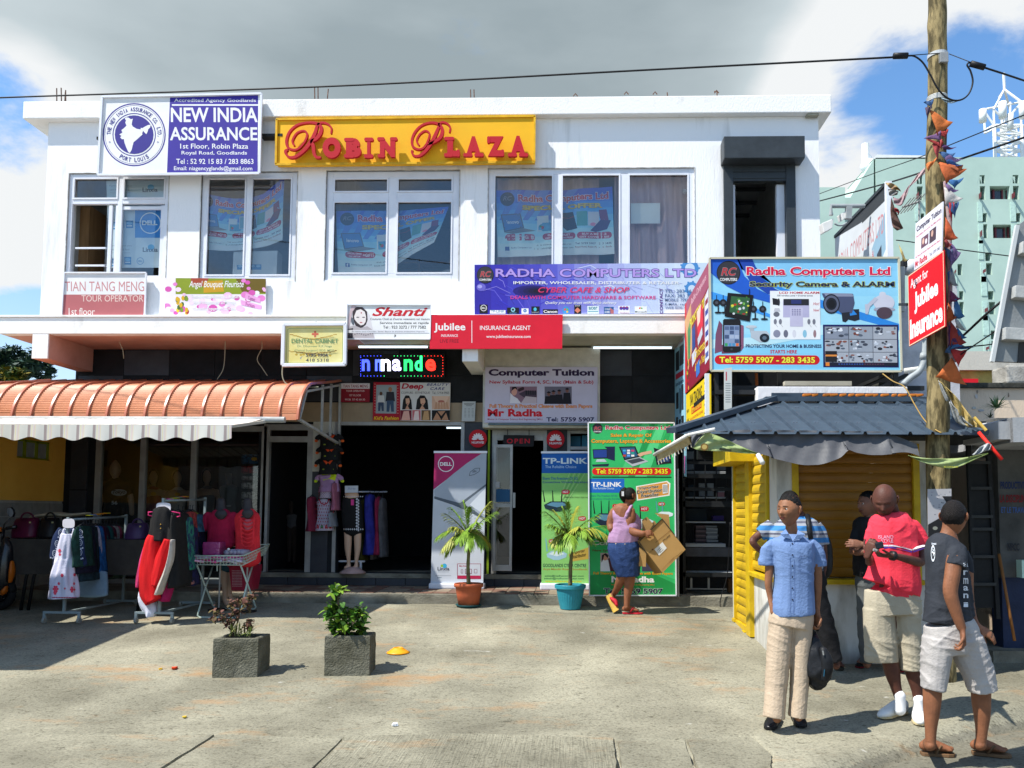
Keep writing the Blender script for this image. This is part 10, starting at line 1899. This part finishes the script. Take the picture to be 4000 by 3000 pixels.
h=G('f3',365,1515);t_=G('f3',580,1515);d=(t_-h).normalized();foot(mb,h+Zv(.03),h+d*.225+Zv(.03),P('f3',408,1440,Y),.088)
q0=P('f3',232,1320,Y+.22);q1=P('f3',300,1480,Y+.06);lm(mb,[(*q0,.034,.036),(*q0.lerp(q1,.4),.038,.03),(*q0.lerp(q1,.8),.042,.02),(*q1,.034,.014)],n=12)
core(mb,'f3',Y,(380,450),(370,820),[(365,1090),(442,1090)],150);b6=fuse(mb.mk('body',A6),.0065,2);head(A6,b6,P('f3',440,245,Y),.225,2.15,.0,sk,True,'0b0908',hmask=lambda x,y,z:sst(.30,.45,z)if y>.25 else sst(-.45,-.25,z+.1),bulge=.035,rough=.02)
mb=Q(MATS['hair_0b0908']);lm(mb,[(*P('f3',385,170,Y-.02),.03,.03),(*P('f3',372,205,Y-.03),.05,.05),(*P('f3',368,250,Y-.02),.045,.045),(*P('f3',380,300,Y),.02,.02)]);mb.mk('hair_bun',A6,sm_=1)
for k in rg(2):Q(ink('f0f0f4')).bar(P('f3',360+k*13,192,Y-.09),P('f3',361+k*13,242,Y-.09),.012).mk('hair_clip',A6)
for k in rg(5):Q(blackw).tb([P('f3',368,180,Y-.02),P('f3',340+k*9,160+6*(k%2),Y-.03)],.005,5).mk('hair_claw',A6)
lil2=CL('lilac_jersey',(.36,.22,.36),(.31,.18,.31));gm9('vest_top',A6,lil2,[(dict(expo=2.3),DD(L2('f3',[(380,500,245),(392,560,290),(405,610,300),(385,660,320),(368,720,330),(366,748,325)],Y),(.115,.135,.15,.15,.155,.155))),(dict(expo=2.2),L2('f3',[(268,385,36,.05),(280,440,70,.09),(330,500,170,.118),(350,540,220,.12)],Y)),(dict(expo=2.2),L2('f3',[(455,355,40,.05),(420,420,50,.07,-.07),(400,480,110,.115,-.01),(400,540,200,.12)],Y)),(None,L2('f3',[(355,470,150,.115),(365,520,220,.12)],Y)),(dict(expo=2.2),L2('f3',[(490,440,50,.06,.03),(525,500,70,.08,.05),(530,580,80,.09,.05),(520,660,70,.08,.04)],Y)),(None,L2('f3',[(262,392,30,.03),(300,365,26,.03),(300,355,20,.03)],Y))],vox=.009,disp=diag(.006,6,34,51))
dn=CL('blue_denim',(.022,.05,.15),(.014,.035,.11),bump=.4);gm9('denim_skirt',A6,dn,[(dict(expo=2.3),DD(L2('f3',[(368,738,322),(375,800,345),(392,880,348),(408,980,312),(420,1060,268),(424,1108,252)],Y),(.15,.17,.175,.165,.15,.14)))],vox=.009,disp=wrinkle(.005,(6,6,9),61))
sk_=[c for c in A6.children if c.name.startswith('denim')][0];bv=bvh(sk_);s=Sign(A6,P('f3',200,740,Y-.3),P('f3',560,740,Y-.3),P('f3',200,1110,Y-.3),pts=((200,740),(560,740),(200,1110)));s.ln([(288,760),(392,762),(390,830),(345,858),(292,830),(288,760)],3,'3c5a8c');s.el(291,757,5,5,'c8b088',8);s.el(390,760,5,5,'c8b088',8);s.ln([(300,1098),(540,1102)],3,'5070a0');stick(s,bv,.005);s.done('pocket_stitching')
rs=mat('red_sandal',(.50,.02,.035),.6,bump=.05);ys=mat('yellow_insole',(.48,.30,.05),.7);so=sole(A6,h,h+d*.26,.098,rs,'sandal',.02)
s_=d.cross(Zv(1)).normalized();q=lambda a,b,z:h+d*.26*a+s_*b+Zv(z)
for sg in(-1,1):Q(rs).tb([q(.36,.045*sg,.03),q(.5,.03*sg,.082),q(.7,.01*sg,.055),q(.76,.0,.03)],.012,6).mk('strap',so,sm_=1)
u0,u1=P('f3',205,1340,Y+.2),P('f3',300,1490,Y+.03);so=Q(ys).hx([u0+Vec((-.02,-.03,.03)),u0+Vec((.035,-.04,.06)),u1+Vec((.03,-.02,.03)),u1+Vec((-.03,-.01,-.01))],(-.015,.02,-.012)).mk('sandal',A6,bv_=.006);mb=Q(rs);lm(mb,L2('f3',[(240,1345,30,.03,.1),(285,1380,50,.04,.06),(300,1420,30,.03,.03)],Y));mb.mk('strap',so,sm_=1)
card=mat('brown_cardboard',(.40,.24,.085),.8,(.34,.20,.07),scale=2.5,bump=.06);bx=TG('carton','large open brown carton with white label held tilted by the woman','carton',P('f3',790,1070,Y-.1));Yb=Y-.12
fp=[P('f3',x,y,Yb)for x,y in((790,485),(1045,820),(795,1072),(535,728))];dv=Vec((-.07,.26,-.03));
nn=(fp[1]-fp[0]).cross(fp[3]-fp[0]).normalized()
def panel_(q,nm='box_panel'):e=(q[1]-q[0]).cross(q[2]-q[0]).normalized()*.006;Q(card).hx(q,e).mk(nm,bx)
panel_(fp);panel_([fp[1],fp[1]+dv,fp[2]+dv,fp[2]]);panel_([fp[2],fp[2]+dv,fp[3]+dv,fp[3]]);panel_([p+dv for p in fp]);
fl=lambda pts,Yq,nm='flap':Q(card).hx([P('f3',x,y,Yq)for x,y in pts],(0,.006,0)).mk(nm,bx)
fl(((712,425),(865,442),(878,600),(790,485)),Yb+.05);fl(((575,500),(628,466),(698,548),(655,610),(575,640)),Yb+.14);fl(((545,790),(620,850),(616,1005),(540,1000)),Yb+.02);mb=Q(ink('3a3428'));mb.bar(P('f3',788,490,Yb-.006),P('f3',548,728,Yb-.006),.012);mb.bar(P('f3',538,732,Yb-.006),P('f3',625,860,Yb-.006),.010);mb.bar(P('f3',790,487,Yb-.006),P('f3',930,665,Yb-.006),.010);mb.mk('dark_edge',bx)
s=Sign(bx,P('f3',500,450,Yb-.003),P('f3',1100,450,Yb-.003),P('f3',500,1100,Yb-.003),pts=((500,450),(1100,450),(500,1100)));s.pg([(708,818),(795,740),(842,805),(758,886)],'dcdcd8');s.ln([(720,745),(888,608)],5,'7a5428');s.tx('TP-LINK',796,722,880,742,'1c140c',.03,slope=-.85);s.el(688,820,9,9,'5a2c14')
for k in rg(3):s.ln([(740+k*14,830+k*12),(775+k*14,795+k*12)],4,'4c5058')
for k in rg(12):s.ln([(632+k*6,862-k*5),(640+k*6,870-k*5)],2,'3c2a14')
s.ln([(785,1040),(915,905)],3,'8a6434');s.ln([(870,960),(950,880)],3,'8a6434');s.ln([(950,890),(1010,838)],4,'5c4020');s.done('carton_print','carton_lettering')
